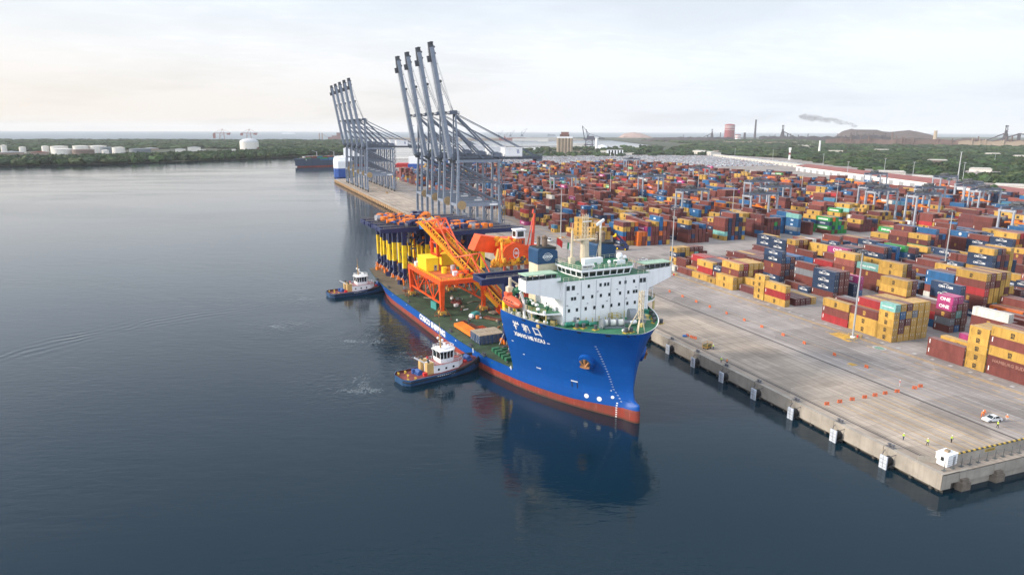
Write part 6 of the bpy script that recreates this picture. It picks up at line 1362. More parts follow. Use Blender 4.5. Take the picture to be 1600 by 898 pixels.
for (u0, u1, u2, hh) in ((0.99, 0.86, 0.55, 7.2), (0.56, 0.42, 0.06, 7.4)):
    for s in (-2.5, 2.5): m.tube(bp_(u0, s, 0), bp_(u1, s, hh), 0.30, n=8); m.tube(bp_(u1, s, hh), bp_(u2, s, 0.3), 0.34, n=8); m.tube(bp_(u1, s, 0), bp_(u1, s, hh), 0.26, n=8)
    m.tube(bp_(u1, -2.5, hh), bp_(u1, 2.5, hh), 0.28, n=8)
m.tube(bp_(0.86, -2.5, 7.2), bp_(0.42, -2.5, 7.4), 0.14, n=6)
m.build('stay_frame', PINK, t)
m = MB(); m.lattice(bp_(0.0, 0, -0.2), bp_(-0.07, 0, -0.6), 6.2, 2.6, 2, 0.45); m.tube(bp_(-0.02, -3, 0), bp_(-0.02, 3, 0), 0.7, n=12); m.build('boom_nose', ORANGE, t)
# orange machinery house on its lattice tower
t = on_ship('bucket_house', 'big orange machinery house with white round emblem and leaning red spar', 'machine house', 0, 0, DZ)
HZ = 18.4
m = MB(); m.bx(7.5, 24.0, 92.5, 99.5, HZ, HZ+1.2); m.bx(4, 24, 91.6, 92.4, HZ+0.2, HZ+1.0); m.build('base_frame', mat('frame_amber', (0.6, 0.22, 0.03), 0.6), t)
m = MB(); m.prismx([(10.0, HZ+1.2), (24.3, HZ+1.2), (23.9, HZ+4.6), (21.6, HZ+6.4), (13.8, HZ+8.6), (10.4, HZ+7.2), (8.3, HZ+3.6)], 92.6, 98.9); m.build('house_body', ORANGE, t)
m = MB(); m.prismx([(0.6, HZ+5.4), (11.0, HZ+3.4), (13.2, HZ+9.2), (3.4, HZ+11.0)], 99.5, 105.5); m.prismx([(12.8, HZ+5), (20, HZ+5), (20, HZ+8.9), (12.8, HZ+9.3)], 99.4, 105); m.build('rear_hopper', ORANGE, t)
m = MB(); fx = lambda x, y: (14.6+x, 92.56, HZ+4.6+y)
for k in range(22):
    a, b_ = 2*PI*k/22, 2*PI*(k+1)/22
    for r0, r1 in ((1.35, 1.65),): m.poly([fx(r0*.75*math.cos(a), r0*1.2*math.sin(a)), fx(r1*.75*math.cos(a), r1*1.2*math.sin(a)), fx(r1*.75*math.cos(b_), r1*1.2*math.sin(b_)), fx(r0*.75*math.cos(b_), r0*1.2*math.sin(b_))][::-1])
put_text(m, 'CG', 1.15, fx, 0, 0.08, 0.8); m.build('emblem', LWH, t)
m = MB(); m.bx(15.8, 19.6, 95, 98.2, HZ+9.6, HZ+12.6, 0); m.bx(15.5, 19.9, 94.7, 98.5, HZ+12.6, HZ+13.0, 0); co = m.build('operator_cab', CLEANW, t)
m = MB(); m.bx(16.4, 19.0, 94.93, 94.99, HZ+10.2, HZ+12.2); m.bx(15.72, 15.79, 95.4, 97.8, HZ+10.2, HZ+12.2); m.build('window', GLASS, co)
m = MB(); m.bx(16, 19.5, 95, 98, HZ+7.0, HZ+9.6); m.build('cab_pedestal', mat('brick_orange', (0.45, 0.07, 0.02), 0.6), t)
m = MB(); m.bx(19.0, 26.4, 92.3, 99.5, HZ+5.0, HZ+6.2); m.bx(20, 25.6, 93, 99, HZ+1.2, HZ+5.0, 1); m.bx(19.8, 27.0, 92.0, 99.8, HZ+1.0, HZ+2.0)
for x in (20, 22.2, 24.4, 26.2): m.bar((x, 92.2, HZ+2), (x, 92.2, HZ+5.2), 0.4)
m.build('counterweight', [ORANGE, mat('dark_brown_core', (0.20, 0.04, 0.015), 0.7)], t)  # inner box darker and browner than the orange frame
m = MB(); m.bar((23.2, 96, HZ+6), (24.6, 97, HZ+18.5), 0.9, 1.2, 0, 0.5, 0.6); m.bar((20.5, 95, HZ+6), (23.6, 96.5, HZ+17.0), 0.3, 0.3, 0); m.bar((23.2, 96, HZ+18.5), (23.8, 96.6, HZ+20.0), 0.5); m.build('spar', mat('spar_red', (0.55, 0.06, 0.03), 0.5), t)
m = MB(); rr_ = random.Random(9)
for _ in range(110):
    x = rr_.uniform(4, 20); y = rr_.uniform(91.0, 92.4) if rr_.random() < .5 else rr_.uniform(95, 100); z = HZ+rr_.uniform(.6, 3.4) if y < 92.5 else HZ+rr_.uniform(7.4, 9.6)
    if y > 92.5 and x < 9: continue
    s = rr_.uniform(.4, 1.3); m.box((x, y, z), (s, s*.8, s), rr_.random(), rr_.choice((0, 0, 0, 1, 2)))
m.tube((8.6, 92, HZ+2.8), (10.4, 96, HZ+10), 0.5, n=8); m.bar((5.5, 92, HZ), (8, 94, HZ+6.4), 0.7); m.bar((7.4, 92, HZ), (8, 94, HZ+6), 0.5)
m.rail([(4.2, 91.4, HZ+1.2), (24, 91.4, HZ+1.2)], 1.1, 1.4, 0.07); m.rail([(9.4, 93.4, HZ+8), (15.6, 92.8, HZ+8.6)], 1.1, 1.3, 0.07)
m.build('hoist_machinery', [mat('gear_amber', ()) if False else MATS['gear_amber'], MATS['walkway_amber'], DGREY], t)
m = MB(); m.tube((20.6, 90.6, HZ+2.0), (22.6, 90.4, HZ+2.0), 1.0, n=12, mi=0); m.box((24.6, 90.6, HZ+2.0), (3.4, 1.8, 2.0), 0, 1); m.tube((22.6, 90.5, HZ+2.6), (23.8, 90.5, HZ+2.6), 0.6, n=10, mi=0); m.build('motor', [BLUEP, ORANGE2], t)
m = MB()
for (x, y) in ((8, 93), (14, 93), (8, 99), (14, 99), (18, 93), (18, 99)): m.bar((x, y, 0), (x, y, HZ+1.3), 0.9)
for z in (4.5, 9, 13.5):
    for (p, q) in (((8, 93), (14, 93)), ((8, 93), (8, 99)), ((14, 93), (18, 93))): m.bar((*p, z), (*q, z), 0.45); m.bar((*p, z-4.5), (*q, z), 0.35)
for o_ in [q for q in bpy.data.objects if q.parent == t]: o_.location = (-5.0, 0, 1.3)
m.build('lattice_tower', mat('tower_red', (0.50, 0.05, 0.02), 0.55), t)
# loose deck cargo
g1 = 'girders and crates on the cargo deck'
for k, (x, y, l, lab) in enumerate(((-16.2, 79.3, 19.5, 'bright orange steel girder on deck nearest the ship side'), (-14.9, 80.1, 18.5, 'bright orange steel girder on deck, middle of three'), (-13.6, 80.9, 17.5, 'bright orange steel girder on deck, inner of three'))):
    t = on_ship('steel_girder', lab, 'girder', x, y, DZ, 0.02, g1); m = MB(); m.bx(-0.55, 0.55, -l/2, l/2, 0.35, 1.55); m.build('box_beam', ORANGE2, t); m = MB()
    for q in (-0.35, 0.0, 0.35): m.bx(-0.7, 0.7, q*l-0.15, q*l+0.15, 0, 0.36)
    m.build('bearer', RUST, t)
for (x, y, w, l, h, rz, M_, lab) in ((-11.2, 84, 2.2, 9.0, 0.9, 0.03, RUST, 'flat rusty brown frame beside the orange girders'), (-8.9, 80.5, 2.0, 6.5, 1.1, 0.1, MATS['brick_orange'], 'stack of dark orange brackets inside the girders'), (-11.0, 76.5, 1.8, 5, 0.8, 0.05, RUST, 'low brown grating stack beside the blue crates'), (-12.4, 91.0, 2.0, 2.6, 1.3, 0.2, MAROON, 'small maroon crate at the end of the girders'), (-0.5, 92.0, 1.6, 7.5, 0.9, 0.5, RUST, 'long rusty pallet of beams behind the green generator'), (4.2, 100.4, 3.2, 3.0, 0.8, 0.3, WOOD, 'timber cribbing under the boom nose'), (-9.5, 152, 2.4, 4, 1.0, 0.3, MAROON, 'dark red cradle by the portal legs'), (-15.6, 150.5, 1.6, 3.2, 0.7, 0.1, RUST, 'rusty plate stack near the ship side aft'), (-3.6, 120, 1.8, 4.4, 1.5, 0.6, MAROON, 'maroon gearbox on deck beneath the portal'), (-5.0, 95.5, 0.9, 1.1, 1.4, 0.2, mat('orange_bag', (0.7, 0.2, 0.05)), 'small orange bag of lashings on the green deck'), (-7.2, 46.5, 1.2, 1.6, 1.2, 0.3, MATS['orange_bag'], 'small orange box against the bow step')):
    t = on_ship('deck_crate', lab, 'deck cargo', x, y, DZ, rz, g1); m = MB(); m.bx(-w/2, w/2, -l/2, l/2, 0.15, h*0.75); m.build('crate_body', M_, t); m = MB()
    for q in range(max(2, int(l/1.2))): yy = -l/2+(q+.5)*l/max(2, int(l/1.2)); m.bx(-w/2-0.08, w/2+0.08, yy-0.14, yy+0.14, h*0.75, h); m.bx(-w/2, w/2, yy-0.1, yy+0.1, 0, 0.16)
    m.build('bearer', M_ if M_ is not RUST else MAROON, t)
CRB = mat('crate_blue_frame', (0.03, 0.075, 0.18), 0.6)
for k in range(4):
    lab = ['blue framed crate with timber lid, corner nearest the ship side', 'blue framed crate with timber lid, front inner one', 'blue framed crate with timber lid, rear outer one', 'blue framed crate with timber lid, rear inner one'][k]
    t = on_ship('framed_crate', lab, 'crate', -14.9+(k % 2)*4.6, 67.6+(k//2)*4.0, DZ, 0, g1); m = MB()
    m.bx(-2.15, 2.15, -1.85, 1.85, 0.2, 3.0); m.build('crate_body', mat('crate_side', (0.10, 0.12, 0.16), 0.8, var=0.4, scale=1.5), t); m = MB(); m.bx(-2.2, 2.2, -1.9, 1.9, 3.0, 3.2); m.build('lid', WOOD, t); m = MB()
    for x in (-2.18, -0.75, 0.75, 2.18): m.bx(x-0.12, x+0.12, -1.93, -1.86, 0, 3.0); m.bar((x, -1.9, 0.3), (x+1.4 if x < 1 else x, -1.9, 2.9), 0.13)
    for y in (-1.8, 0, 1.8): m.bx(-2.24, -2.16, y-0.12, y+0.12, 0, 3.0); m.bar((-2.2, y, 0.3), (-2.2, min(1.8, y+1.8), 2.9), 0.13)
    m.build('frame', CRB, t)
t = on_ship('generator', 'green generator set with white drum on the deck below the boom', 'generator', -4.6, 98.4, DZ, 0.5); m = MB(); m.bx(-1.6, 1.6, -0.9, 0.9, 0.3, 2.0); m.build('enclosure', TEAL, t); m = MB(); m.tube((-2.3, -0.7, 0.9), (-2.3, 0.7, 0.9), 0.8, n=14); m.tube((2.2, -0.4, 0.7), (2.2, 0.6, 0.7), 0.6, n=12); m.build('drum', CLEANW, t); m = MB(); m.bx(-2.9, 2.9, -1.0, 1.0, 0, 0.3); m.build('skid', DGREY, t)
t = on_ship('site_container', 'small teal box beside the front orange leg', 'site box', -13.6, 116.5, DZ, 0.1); m = MB(); m.bx(-1.2, 1.2, -2.4, 2.4, 0.1, 3.0); m.build('box', TEAL, t); m = MB(); m.bx(-0.9, 0.9, -2.45, -2.41, 0.2, 2.7); m.build('door', GREEN, t)
t = on_ship('cable_reels', 'pair of dark cable reels on the inner deck under the boom', 'cable reel', 5.6, 93.5, DZ, 0.7); 
for x in (-1.4, 1.4):
    m = MB(); m.tube((x-0.6, 0, 1.3), (x+0.6, 0, 1.3), 0.7, n=12); [m.tube((x+q-0.06, 0, 1.3), (x+q+0.06, 0, 1.3), 1.3, n=18) for q in (-0.65, 0.65)]; m.build('reel', DGREY, t)
t = on_ship('lashing_tripod', 'blue and yellow lashing stand beside the bow step', 'stand', -9.3, 58, DZ); m = MB()
for (x, y) in ((-1.2, -1.2), (1.2, -1), (0, 1.4)): m.bar((x, y, 0), (0, 0, 4.4), 0.25)
m.build('stand_legs', BLUEP, t); m = MB(); m.tube((1.2, 0.5, 0), (1.2, 0.5, 2.2), 0.6, n=10); m.build('drum', YEL, t)

# ------------------------------------------------------------------ tugs
def tug(loc, rz, label, s=1.0, shield=True):
    t = thing('tugboat', label, 'tugboat', loc, rz)
    def hb(y, z):                                     # half breadth; y from stern (0) to bow (29)
        u = y/29.0
        b = 5.1*min(1, (u/0.10+0.55) if u < 0.045 else 1.0)*(1-max(0, (u-0.55)/0.45)**2.4)**0.75 if u < 1 else 0
        return b*(0.88+0.12*min(1, max(0, z)/1.6))
    def zt(y): u = y/29.0; return 2.0+max(0, u-0.42)**1.5*5.2
    ysn = [0, 0.6, 1.6, 3, 5, 8, 11, 14, 17, 20, 22.5, 24.5, 26, 27.3, 28.2, 28.8, 29]
    m = MB()
    for sg in (-1, 1): m.grid([[(sg*hb(y, f*zt(y)), y, -0.8+(zt(y)+0.8)*f) for y in ysn] for f in (0, 0.32, 0.40, 1.0)], lambda i, j: 1 if i < 1 else 0, False, sg > 0)
    m.poly([(-hb(0, 0), 0, -0.8), (hb(0, 0), 0, -0.8), (hb(0, 2), 0, 2.0), (-hb(0, 2), 0, 2.0)])
    m.build('hull', [BLUE2, mat('tug_black', (0.015, 0.02, 0.03), 0.5)], t, False)
    m = MB(); m.poly([(-hb(y, 1.1)+0.15, y+0.05, zt(y)-0.75) for y in ysn[::-1]]+[(hb(y, 1.1)-0.15, y+0.05, zt(y)-0.75) for y in ysn]); m.build('deck', MAROON, t)
    m = MB()
    for sg in (-1, 1): m.grid([[(sg*(hb(y, 2)-0.16), y+0.05, zt(y)-0.75) for y in ysn], [(sg*(hb(y, 2)-0.16), y+0.05, zt(y)) for y in ysn]], 0, False, sg < 0); m.grid([[(sg*(hb(y, 2)-0.16), y+0.05, zt(y)) for y in ysn], [(sg*hb(y, 2), y, zt(y)) for y in ysn]], 1, False, sg < 0)
    m.build('bulwark', [mat('bulwark_maroon', (0.10, 0.03, 0.03), 0.6), mat('tug_rim_blue', (0.12, 0.22, 0.36), 0.5)], t)
    m = MB(); prev = None
    for sg in (-1, 1):
        for y0, y1 in zip(ysn[8:-1], ysn[9:]): m.tube((sg*(hb(y0, 2)+0.1), y0+0.1, zt(y0)-0.25), (sg*(hb(y1, 2)+0.1), y1+0.15, zt(y1)-0.25), 0.42, n=8)
        for y0, y1 in zip(ysn[:9], ysn[1:10]): m.tube((sg*(hb(y0, 2)+0.05), y0, zt(y0)-0.75), (sg*(hb(y1, 2)+0.05), y1, zt(y1)-0.75), 0.2, n=6)
    m.build('rubber_fender', BLACK, t)
    for k in range(11):
        a = -1.25+k*0.25; y = 29-abs(a)**1.9*2.6; x = math.copysign(hb(min(y, 28.9), 2)+0.35, a) if abs(a) > 0.05 else 0
        b = MB(); q = Vector((x, y+0.25, zt(28)-1.3)); dirv = Vector((math.sin(a*1.1), math.cos(a*1.1), 0)); rows = []
        for i in range(12):
            th = 2*PI*i/12; c = q+Vector((-dirv.y, dirv.x, 0))*0.55*math.cos(th)+Vector((0, 0, 0.55*math.sin(th))); e = (c-q).normalized(); rows.append([tuple(c+e*0.22*math.cos(p)+dirv*0.22*math.sin(p)) for p in [2*PI*j/6 for j in range(6)]])
        b.grid(rows+[rows[0]], 0, True); b.build('bow_tyre', BLACK, t)
    dz = 1.3
    m = MB(); hp = [(-2.9, 10.5), (2.9, 10.5), (3.3, 13), (3.1, 19.2), (1.6, 21.5), (-1.6, 21.5), (-3.1, 19.2), (-3.3, 13)]; m.prism(hp, dz, 4.1); m.prism([(x*1.04, 16+(y-16)*1.03) for x, y in hp], 4.1, 4.25, 0, 1); m.build('deckhouse', [WHITE, mat('house_roof_red', (0.36, 0.12, 0.11), 0.6)], t)
    m = MB()
    for y in (12, 14.6, 17.2): 
        for sg in (-1, 1): m.cut(); m.bx(sg*3.33-0.04, sg*3.33+0.04, y-0.3, y+0.3, 2.6, 3.2)
    m.build_pieces('porthole', GLASS, t)
    m = MB(); wp = [(-2.3, 13.2), (2.3, 13.2), (2.8, 15.2), (2.4, 17.6), (1.0, 18.7), (-1.0, 18.7), (-2.4, 17.6), (-2.8, 15.2)]
    m.prism(wp, 4.25, 5.6); m.prism([(x*1.15, 16+(y-16)*1.13) for x, y in wp], 7.9, 8.15); m.prism([(x*0.6, 16+(y-16)*0.6) for x, y in wp], 8.15, 8.5); m.build('wheelhouse', WHITE, t)
    m = MB(); m.prism(wp, 5.6, 7.0); rows = []
    for (f, z) in ((1.0, 7.0), (1.12, 7.9)): rows.append([(x*f, 16+(y-16)*f, z) for x, y in wp])
    m.grid(rows, 0, True); m.build('wheelhouse_windows', GLASS, t)
    m = MB()
    for i in range(8):
        x, y = wp[i]; x2, y2 = wp[(i+1) % 8]
        for f in (0, 0.5): X, Y = lerp(x, x2, f), lerp(y, y2, f); m.bar((X*1.01, 16+(Y-16)*1.01, 5.6), (X*1.01, 16+(Y-16)*1.01, 7.0), 0.16); m.bar((X*1.01, 16+(Y-16)*1.01, 7.0), (X*1.13, 16+(Y-16)*1.13, 7.9), 0.16)
    m.rail([(x*1.0, 16+(y-16)*1.0, 8.15) for x, y in wp]+[(wp[0][0], wp[0][1], 8.15)], 1.0, 1.6, 0.05)
    m.rail([(x*0.98, 16+(y-16)*0.98, 4.25) for x, y in hp]+[(hp[0][0]*.98, hp[0][1], 4.25)], 0.95, 2.2, 0.045)
    m.build('window_frames', WHITE, t)
    m = MB(); m.tube((0, 14.6, 8.2), (0, 14.4, 13.6), 0.28, 0.14, 8); m.bar((-1.6, 14.5, 11.0), (1.6, 14.5, 11.0), 0.14); m.bar((-1.1, 14.5, 12.4), (1.1, 14.5, 12.4), 0.12); m.tube((0, 14.4, 13.6), (0, 14.4, 16.4), 0.07, n=5); m.build('mast', mat('mast_tan', (0.45, 0.27, 0.10), 0.6), t)
    m = MB(); m.bar((-1.5, 14.9, 10.2), (1.5, 15.2, 10.2), 0.25)
    for (x, y, z) in ((1.2, 16.6, 9.2), (-1.3, 16.8, 9.0), (1.4, 14.5, 11.3), (-1.4, 14.5, 11.3)): m.blob((x, y, z), 0.42, 1, 1, 1, 0, 0, None, 8, 6)
    m.build('radar', CLEANW, t)
    for sg in (-1, 1):
        m = MB(); m.bx(sg*2.1-0.75, sg*2.1+0.75, 8.2, 10.6, dz, 5.2); m.build('funnel', mat('funnel_buff', (0.55, 0.36, 0.14), 0.5, streak=0.2), t); m = MB(); m.tube((sg*2.1, 9.2, 5.2), (sg*2.1, 8.9, 6.3), 0.35, n=8); m.build('exhaust', DGREY, t)
    m = MB(); m.bar((0, 9.6, 4.2), (-1.0, 6.0, 6.6), 0.35, 0.4); m.bx(-1.2, 1.2, 9.2, 10.4, dz, 4.6); m.build('deck_crane', CLEANW, t)
    m = MB(); m.tube((-1.3, 6.8, dz+0.9), (1.3, 6.8, dz+0.9), 0.85, n=14); m.box((0, 6.8, dz+0.3), (3.4, 2.2, 0.6)); m.box((-1.7, 5.9, dz+0.8), (0.9, 1.0, 1.5)); m.build('tow_winch', mat('winch_blue', (0.03, 0.08, 0.25), 0.5), t)
    m = MB(); m.tube((-1.2, 24.2, 3.6), (1.2, 24.2, 3.6), 0.8, n=14); m.box((0, 24.2, 2.9), (3.6, 1.8, 0.8)); m.build('bow_winch', MATS['winch_blue'], t)
    m = MB()
    for (x, y) in ((-3.4, 4.0), (3.4, 4.0), (-3.2, 1.6), (3.2, 1.6), (0, 3.2)): m.tube((x, y, dz-.3), (x, y, dz+0.75), 0.3, n=8); m.bar((x-0.6, y, dz+0.6), (x+0.6, y, dz+0.6), 0.25); m.cut()
    m.build_pieces('bitt', MATS['bitt_yellow'], t)
    m = MB(); m.box((2.6, 7.6, dz+0.6), (1.0, 1.2, 1.3)); m.tube((-2.9, 11.4, 4.3), (-2.9, 11.4, 5.4), 0.35, n=8); m.box((1.4, 22.4, 2.9), (0.9, 0.9, 0.9)); m.build('red_locker', REDP, t)
    m = MB(); f = lambda x, y: (-hb(13.5-x, 1.6)-0.09, 13.5-x, 1.25+y); g_ = lambda x, y: (hb(13.5+x, 1.6)+0.09, 13.5+x, 1.25+y)
    for q in (f, g_):
        for k in range(9): m.poly([q(-3+k*0.7, 0), q(-2.6+k*0.7, 0), q(-2.6+k*0.7, 0.42), q(-3+k*0.7, 0.42)])
    m.build('name_marks', LWH, t)
    return t
def aim(x0, y0, x1, y1): return -math.atan2(x1-x0, y1-y0)
tug((-93.4, 103.0, 0), aim(-93.4, 103, -66.0, 110.2), 'blue tug with white wheelhouse pushing the ship side nearest the camera')
tug((-101.5, 222.8, 0), aim(-101.5, 222.8, -75.5, 227.6), 'blue tug with tan mast nosed up to the ship stern')
def recenter(t):
    kids = [k for k in bpy.data.objects if k.parent == t and k.type == 'MESH']
    pts = [k.matrix_basis @ Vector(c) for k in kids for c in k.bound_box]
    lo = [min(p[i] for p in pts) for i in range(3)]; hi = [max(p[i] for p in pts) for i in range(3)]
    d = Vector(((lo[0]+hi[0])/2, (lo[1]+hi[1])/2, max(0, lo[2]) if lo[2] > -1 else 0))
    for k in kids: k.location = k.location-d
    t.location = t.location+Matrix.Rotation(t.rotation_euler[2], 3, 'Z') @ d
for o in list(bpy.data.objects):
    if o.type == 'EMPTY' and o.parent is None and o.name.split('.')[0] in ('cargo_ship', 'lifeboat', 'ship_unloader', 'bucket_house'): recenter(o)

# ------------------------------------------------------------------ ship to shore cranes, booms raised
def sts():
    t = thing('container_crane', '', 'container crane', (0, 0, GZ), 0, 'ship to shore cranes with raised booms')
    G = 49.6; W2 = 8.0; XL, XW = 32.0, 1.5
    for x in (XW, XL):
        for s in (-1, 1):
            m = MB(); m.bar((x, s*W2*1.08, 2.2), (x, s*W2*1.0, 20), 1.9, 1.6, 0, 1.7, 1.5); m.bar((x, s*W2, 20), (x+(1.4 if x == XW else 0), s*W2*0.8, G), 1.6, 1.5, 0, 1.5, 1.4); m.build('leg', STEELB, t)
            m = MB()
            for k in range(4): m.tube((x-0.4, s*W2*1.08-3.2+k*2.1, 0.55), (x+0.4, s*W2*1.08-3.2+k*2.1, 0.55), 0.5, n=10, mi=1)
            m.bx(x-0.5, x+0.5, s*W2*1.08-4.2, s*W2*1.08+4.2, 0.9, 1.7); m.bar((x, s*W2*1.08, 1.6), (x, s*W2*1.08, 2.6), 1.6, 2.4); m.build('bogie', [DGREY, BLACK], t)
        m = MB(); m.bx(x-0.8, x+0.8, -W2*1.08, W2*1.08, 2.4, 4.4); m.build('sill_beam', STEELB2, t)
        m = MB(); m.bx(x-0.7, x+0.7, -W2, W2, 18.3, 20.1); m.bar((x+1, -W2*.85, G-1), (x+1, W2*.85, G-1), 1.4, 1.8); m.build('cross_beam', STEELB, t)
    for s in (-1, 1):
        y = s*W2
        m = MB(); m.bx(XW+0.8, XL-0.8, y-0.75, y+0.75, 18.2, 20.4); m.build('portal_beam', STEELB, t)
        m = MB(); m.bx(XW+1.6, XL-0.5, s*W2*0.8-0.6, s*W2*.8+0.6, G-1.4, G+0.4); m.build('upper_beam', STEELB, t)
        m = MB(); m.tube((XW+1.0, y*0.85, G-2), (XL, y*0.97, 33), 0.55, n=8); m.tube((XL, y*.98, 33), (XW, y*0.98, 20.5), 0.001, 0.001, 4); m.tube((XW+0.6, y*0.93, 36), (XL, y*0.97, 20.5), 0.55, n=8); m.tube((XW+0.8, y*0.93, 34.5), (XL, y*0.93, 34.5), 0.45, n=8); m.build('diagonal_brace', STEELB2, t)
        # A-frame
        m = MB(); m.bar((XW+1.4, s*W2*0.8, G), (XW+0.9, s*2.4, 80.5), 1.2, 1.1, 0, 0.9, 0.8); m.build('tower_leg', STEELB, t)
        m = MB(); m.bar((XW+1.2, s*2.4, 80), (XL+2, s*W2*0.55, G+1), 1.0, 1.0, 0, 0.9, 0.9); m.bar((XW+1.2, s*2.2, 70), (XW+20, s*W2*0.6, G+1), 0.8, 0.8); m.build('back_leg', STEELB2, t)
        m = MB(); m.tube((XW+1.2, s*2.6, 81), (62, s*3.0, G+3), 0.22, n=6); m.tube((XW+1.2, s*2.0, 81), (61, s*2.4, G+3), 0.16, n=6); m.build('back_stay', STEELB2, t)
        # trolley girders over the legs and back reach
        m = MB(); m.bx(-1.0, 66, s*3.0-0.7, s*3.0+0.7, G+0.4, G+2.5); m.build('girder', STEELB2, t)
        m = MB(); m.rail([(0, s*4.6, G+1.4), (66, s*4.6, G+1.4)], 1.2, 3.0, 0.07); m.bx(0, 66, min(s*3.7, s*4.6), max(s*3.7, s*4.6), G+1.3, G+1.4); m.build('girder_walkway', DGREY, t)
    m = MB()
    for z in (60, 70, 79): w = lerp(W2*.8, 2.4, (z-G)/28.5); m.bar((XW+1.2, -w, z), (XW+1.2, w, z), 0.7)
    m.bar((XW+1.3, -5, 60), (XW+1.1, 3.6, 70), 0.4); m.bar((XW+1.3, 5, 60), (XW+1.1, -3.6, 70), 0.4); m.build('tower_cross_beam', STEELB, t)
    m = MB(); m.bx(-1.8, 5.0, -3.6, 3.6, 80.4, 81.0); m.rail([(-1.8, -3.6, 81), (5, -3.6, 81), (5, 3.6, 81), (-1.8, 3.6, 81), (-1.8, -3.6, 81)], 1.2, 1.8, 0.07)
    for s in (-1, 1): m.tube((0.5, s*2.2-0.4, 82), (0.5, s*2.2+0.4, 82), 1.0, n=12); m.bx(1.2, 3.6, s*2.2-.9, s*2.2+.9, 81, 83)
    m.build('apex_platform', STEELB2, t)
    # raised boom
    H0, H1 = Vector((-0.9, 0, G+1.0)), Vector((-13.0, 0, 123.0))
    d = (H1-H0).normalized(); n = Vector((d.z, 0, -d.x))           # n points landward from the boom's top face
    m = MB()
    for s in (-1, 1):
        m.bar(H0+Vector((0, s*1.5, 0)), H1+Vector((0, s*1.5, 0)), 2.5, 2.6)
    for k in range(15): p = H0.lerp(H1, (k+0.5)/15); m.bar(p+Vector((0, -1.7, 0)), p+Vector((0, 1.7, 0)), 0.7, 0.9)
    m.build('boom', STEELB, t)
    m = MB()
    for s in (-1, 1):
        a = H0+Vector((0, s*2.4, 0))-n*1.0; b_ = H1+Vector((0, s*2.4, 0))-n*1.0; m.bar(a, b_, 0.6, 0.10)
        for k in range(26): p = a.lerp(b_, k/26); m.bar(p, p-n*0.8, 0.07)
        m.bar(a-n*0.8, b_-n*0.8, 0.06)
        a = H0+n*1.4+Vector((0, s*0.9, 0)); b_ = H1+n*1.2+Vector((0, s*.9, 0))
        for k in range(11): p = a.lerp(b_, (k+.4)/11); m.bar(p-n*0.5, p+n*1.3, 0.3)
    m.build('boom_walkway', DGREY, t)
    m = MB(); q = H1; m.bar(q-d*5+n*.0, q+d*3.5, 4.0, 2.6, 0, 3.2, 1.6); m.bar(q-d*9-n*1.5, q-d*5-n*1.5, 4.6, 1.6); m.bx(q.x-0.8, q.x+1.2, -1.9, 1.9, q.z+2.8, q.z+3.6)
    for s in (-1, 1): m.tube(q+n*1.6+Vector((0, s*1.5-.3, 0)), q+n*1.6+Vector((0, s*1.5+.3, 0)), 0.8, n=10); m.tube(q+n*1.6-d*4+Vector((0, s*1.5-.3, 0)), q+n*1.6-d*4+Vector((0, s*1.5+.3, 0)), 0.7, n=10)
    m.build('boom_head', DGREY, t)
    m = MB()
    for u, r in ((0.70, 1.0), (0.42, 0.9)):
        p = H0.lerp(H1, u)+n*1.9
        for s in (-1, 1): m.cut(); m.tube(p+Vector((0, s*1.9-.35, 0)), p+Vector((0, s*1.9+.35, 0)), r, n=10); m.bar(p-n*1.2+Vector((0, s*1.9, 0)), p+Vector((0, s*1.9, 0)), 0.5)
    for s in (-1, 1): m.cut(); m.tube(H0+Vector((0.4, s*3.0-.6, -0.3)), H0+Vector((0.4, s*3.0+.6, -0.3)), 1.2, n=12); m.box(H0+Vector((1.4, s*2.6, -1.6)), (2.2, 1.2, 2.2))
    m.build_pieces('sheave', DGREY, t)
    m = MB()
    for s in (-1, 1):
        for u in (0.70, 0.42):
            m.cut(); p = H0.lerp(H1, u)+n*1.9+Vector((0, s*1.9, 0)); mid = p.lerp(Vector((1.0, s*2.2, 82)), 0.5)+Vector((1.0, 0, -1.6)); m.tube(p, mid, 0.11, n=5); m.tube(mid, (1.0, s*2.2, 82), 0.11, n=5)
        m.cut(); m.tube(H0.lerp(H1, 0.95)+n*1.5+Vector((0, s*0.9, 0)), (1.4, s*1.2, 82.4), 0.07, n=4); m.tube(H0.lerp(H1, 0.7)+n*1.8+Vector((0, s*1.2, 0)), (1.4, s*1.5, 82.4), 0.07, n=4)
    m.build_pieces('boom_stay', STEELB2, t)
    m = MB(); m.bx(37.5, 50.5, -4.6, 4.6, G+2.2, G+8.2); m.bx(37.2, 50.8, -4.9, 4.9, G+8.2, G+8.5); mh = m.build('machine_house', WHITE, t)
    m = MB()
    for k in range(5): m.poly([(46.6-k*0.1, -4.62, G+4.4+k*0.55), (48.4-k*0.1, -4.62, G+4.6+k*0.55), (48.4-k*0.1, -4.62, G+4.9+k*0.55), (46.6-k*.1, -4.62, G+4.7+k*.55)])
    m.build('house_emblem', LBL, mh)
    m = MB(); m.bx(29.5, 37.2, -5.2, 5.2, G+2.2, G+2.5); m.cut(); m.bx(50.6, 66.5, -4, 4, G+0.6, G+1.3); m.bx(62, 66, -4.2, 4.2, G-1.2, G+0.4); m.bx(30.5, 35, -4.8, -2, G+2.5, G+5); m.bx(30.5, 35, 2, 4.8, G+2.5, G+5.4); m.rail([(50.6, -4.6, G+2.5), (66.5, -4.6, G+2.5), (66.5, 4.6, G+2.5)], 1.2, 2.4, 0.07); m.build_pieces('back_reach_platform', STEELB2, t)
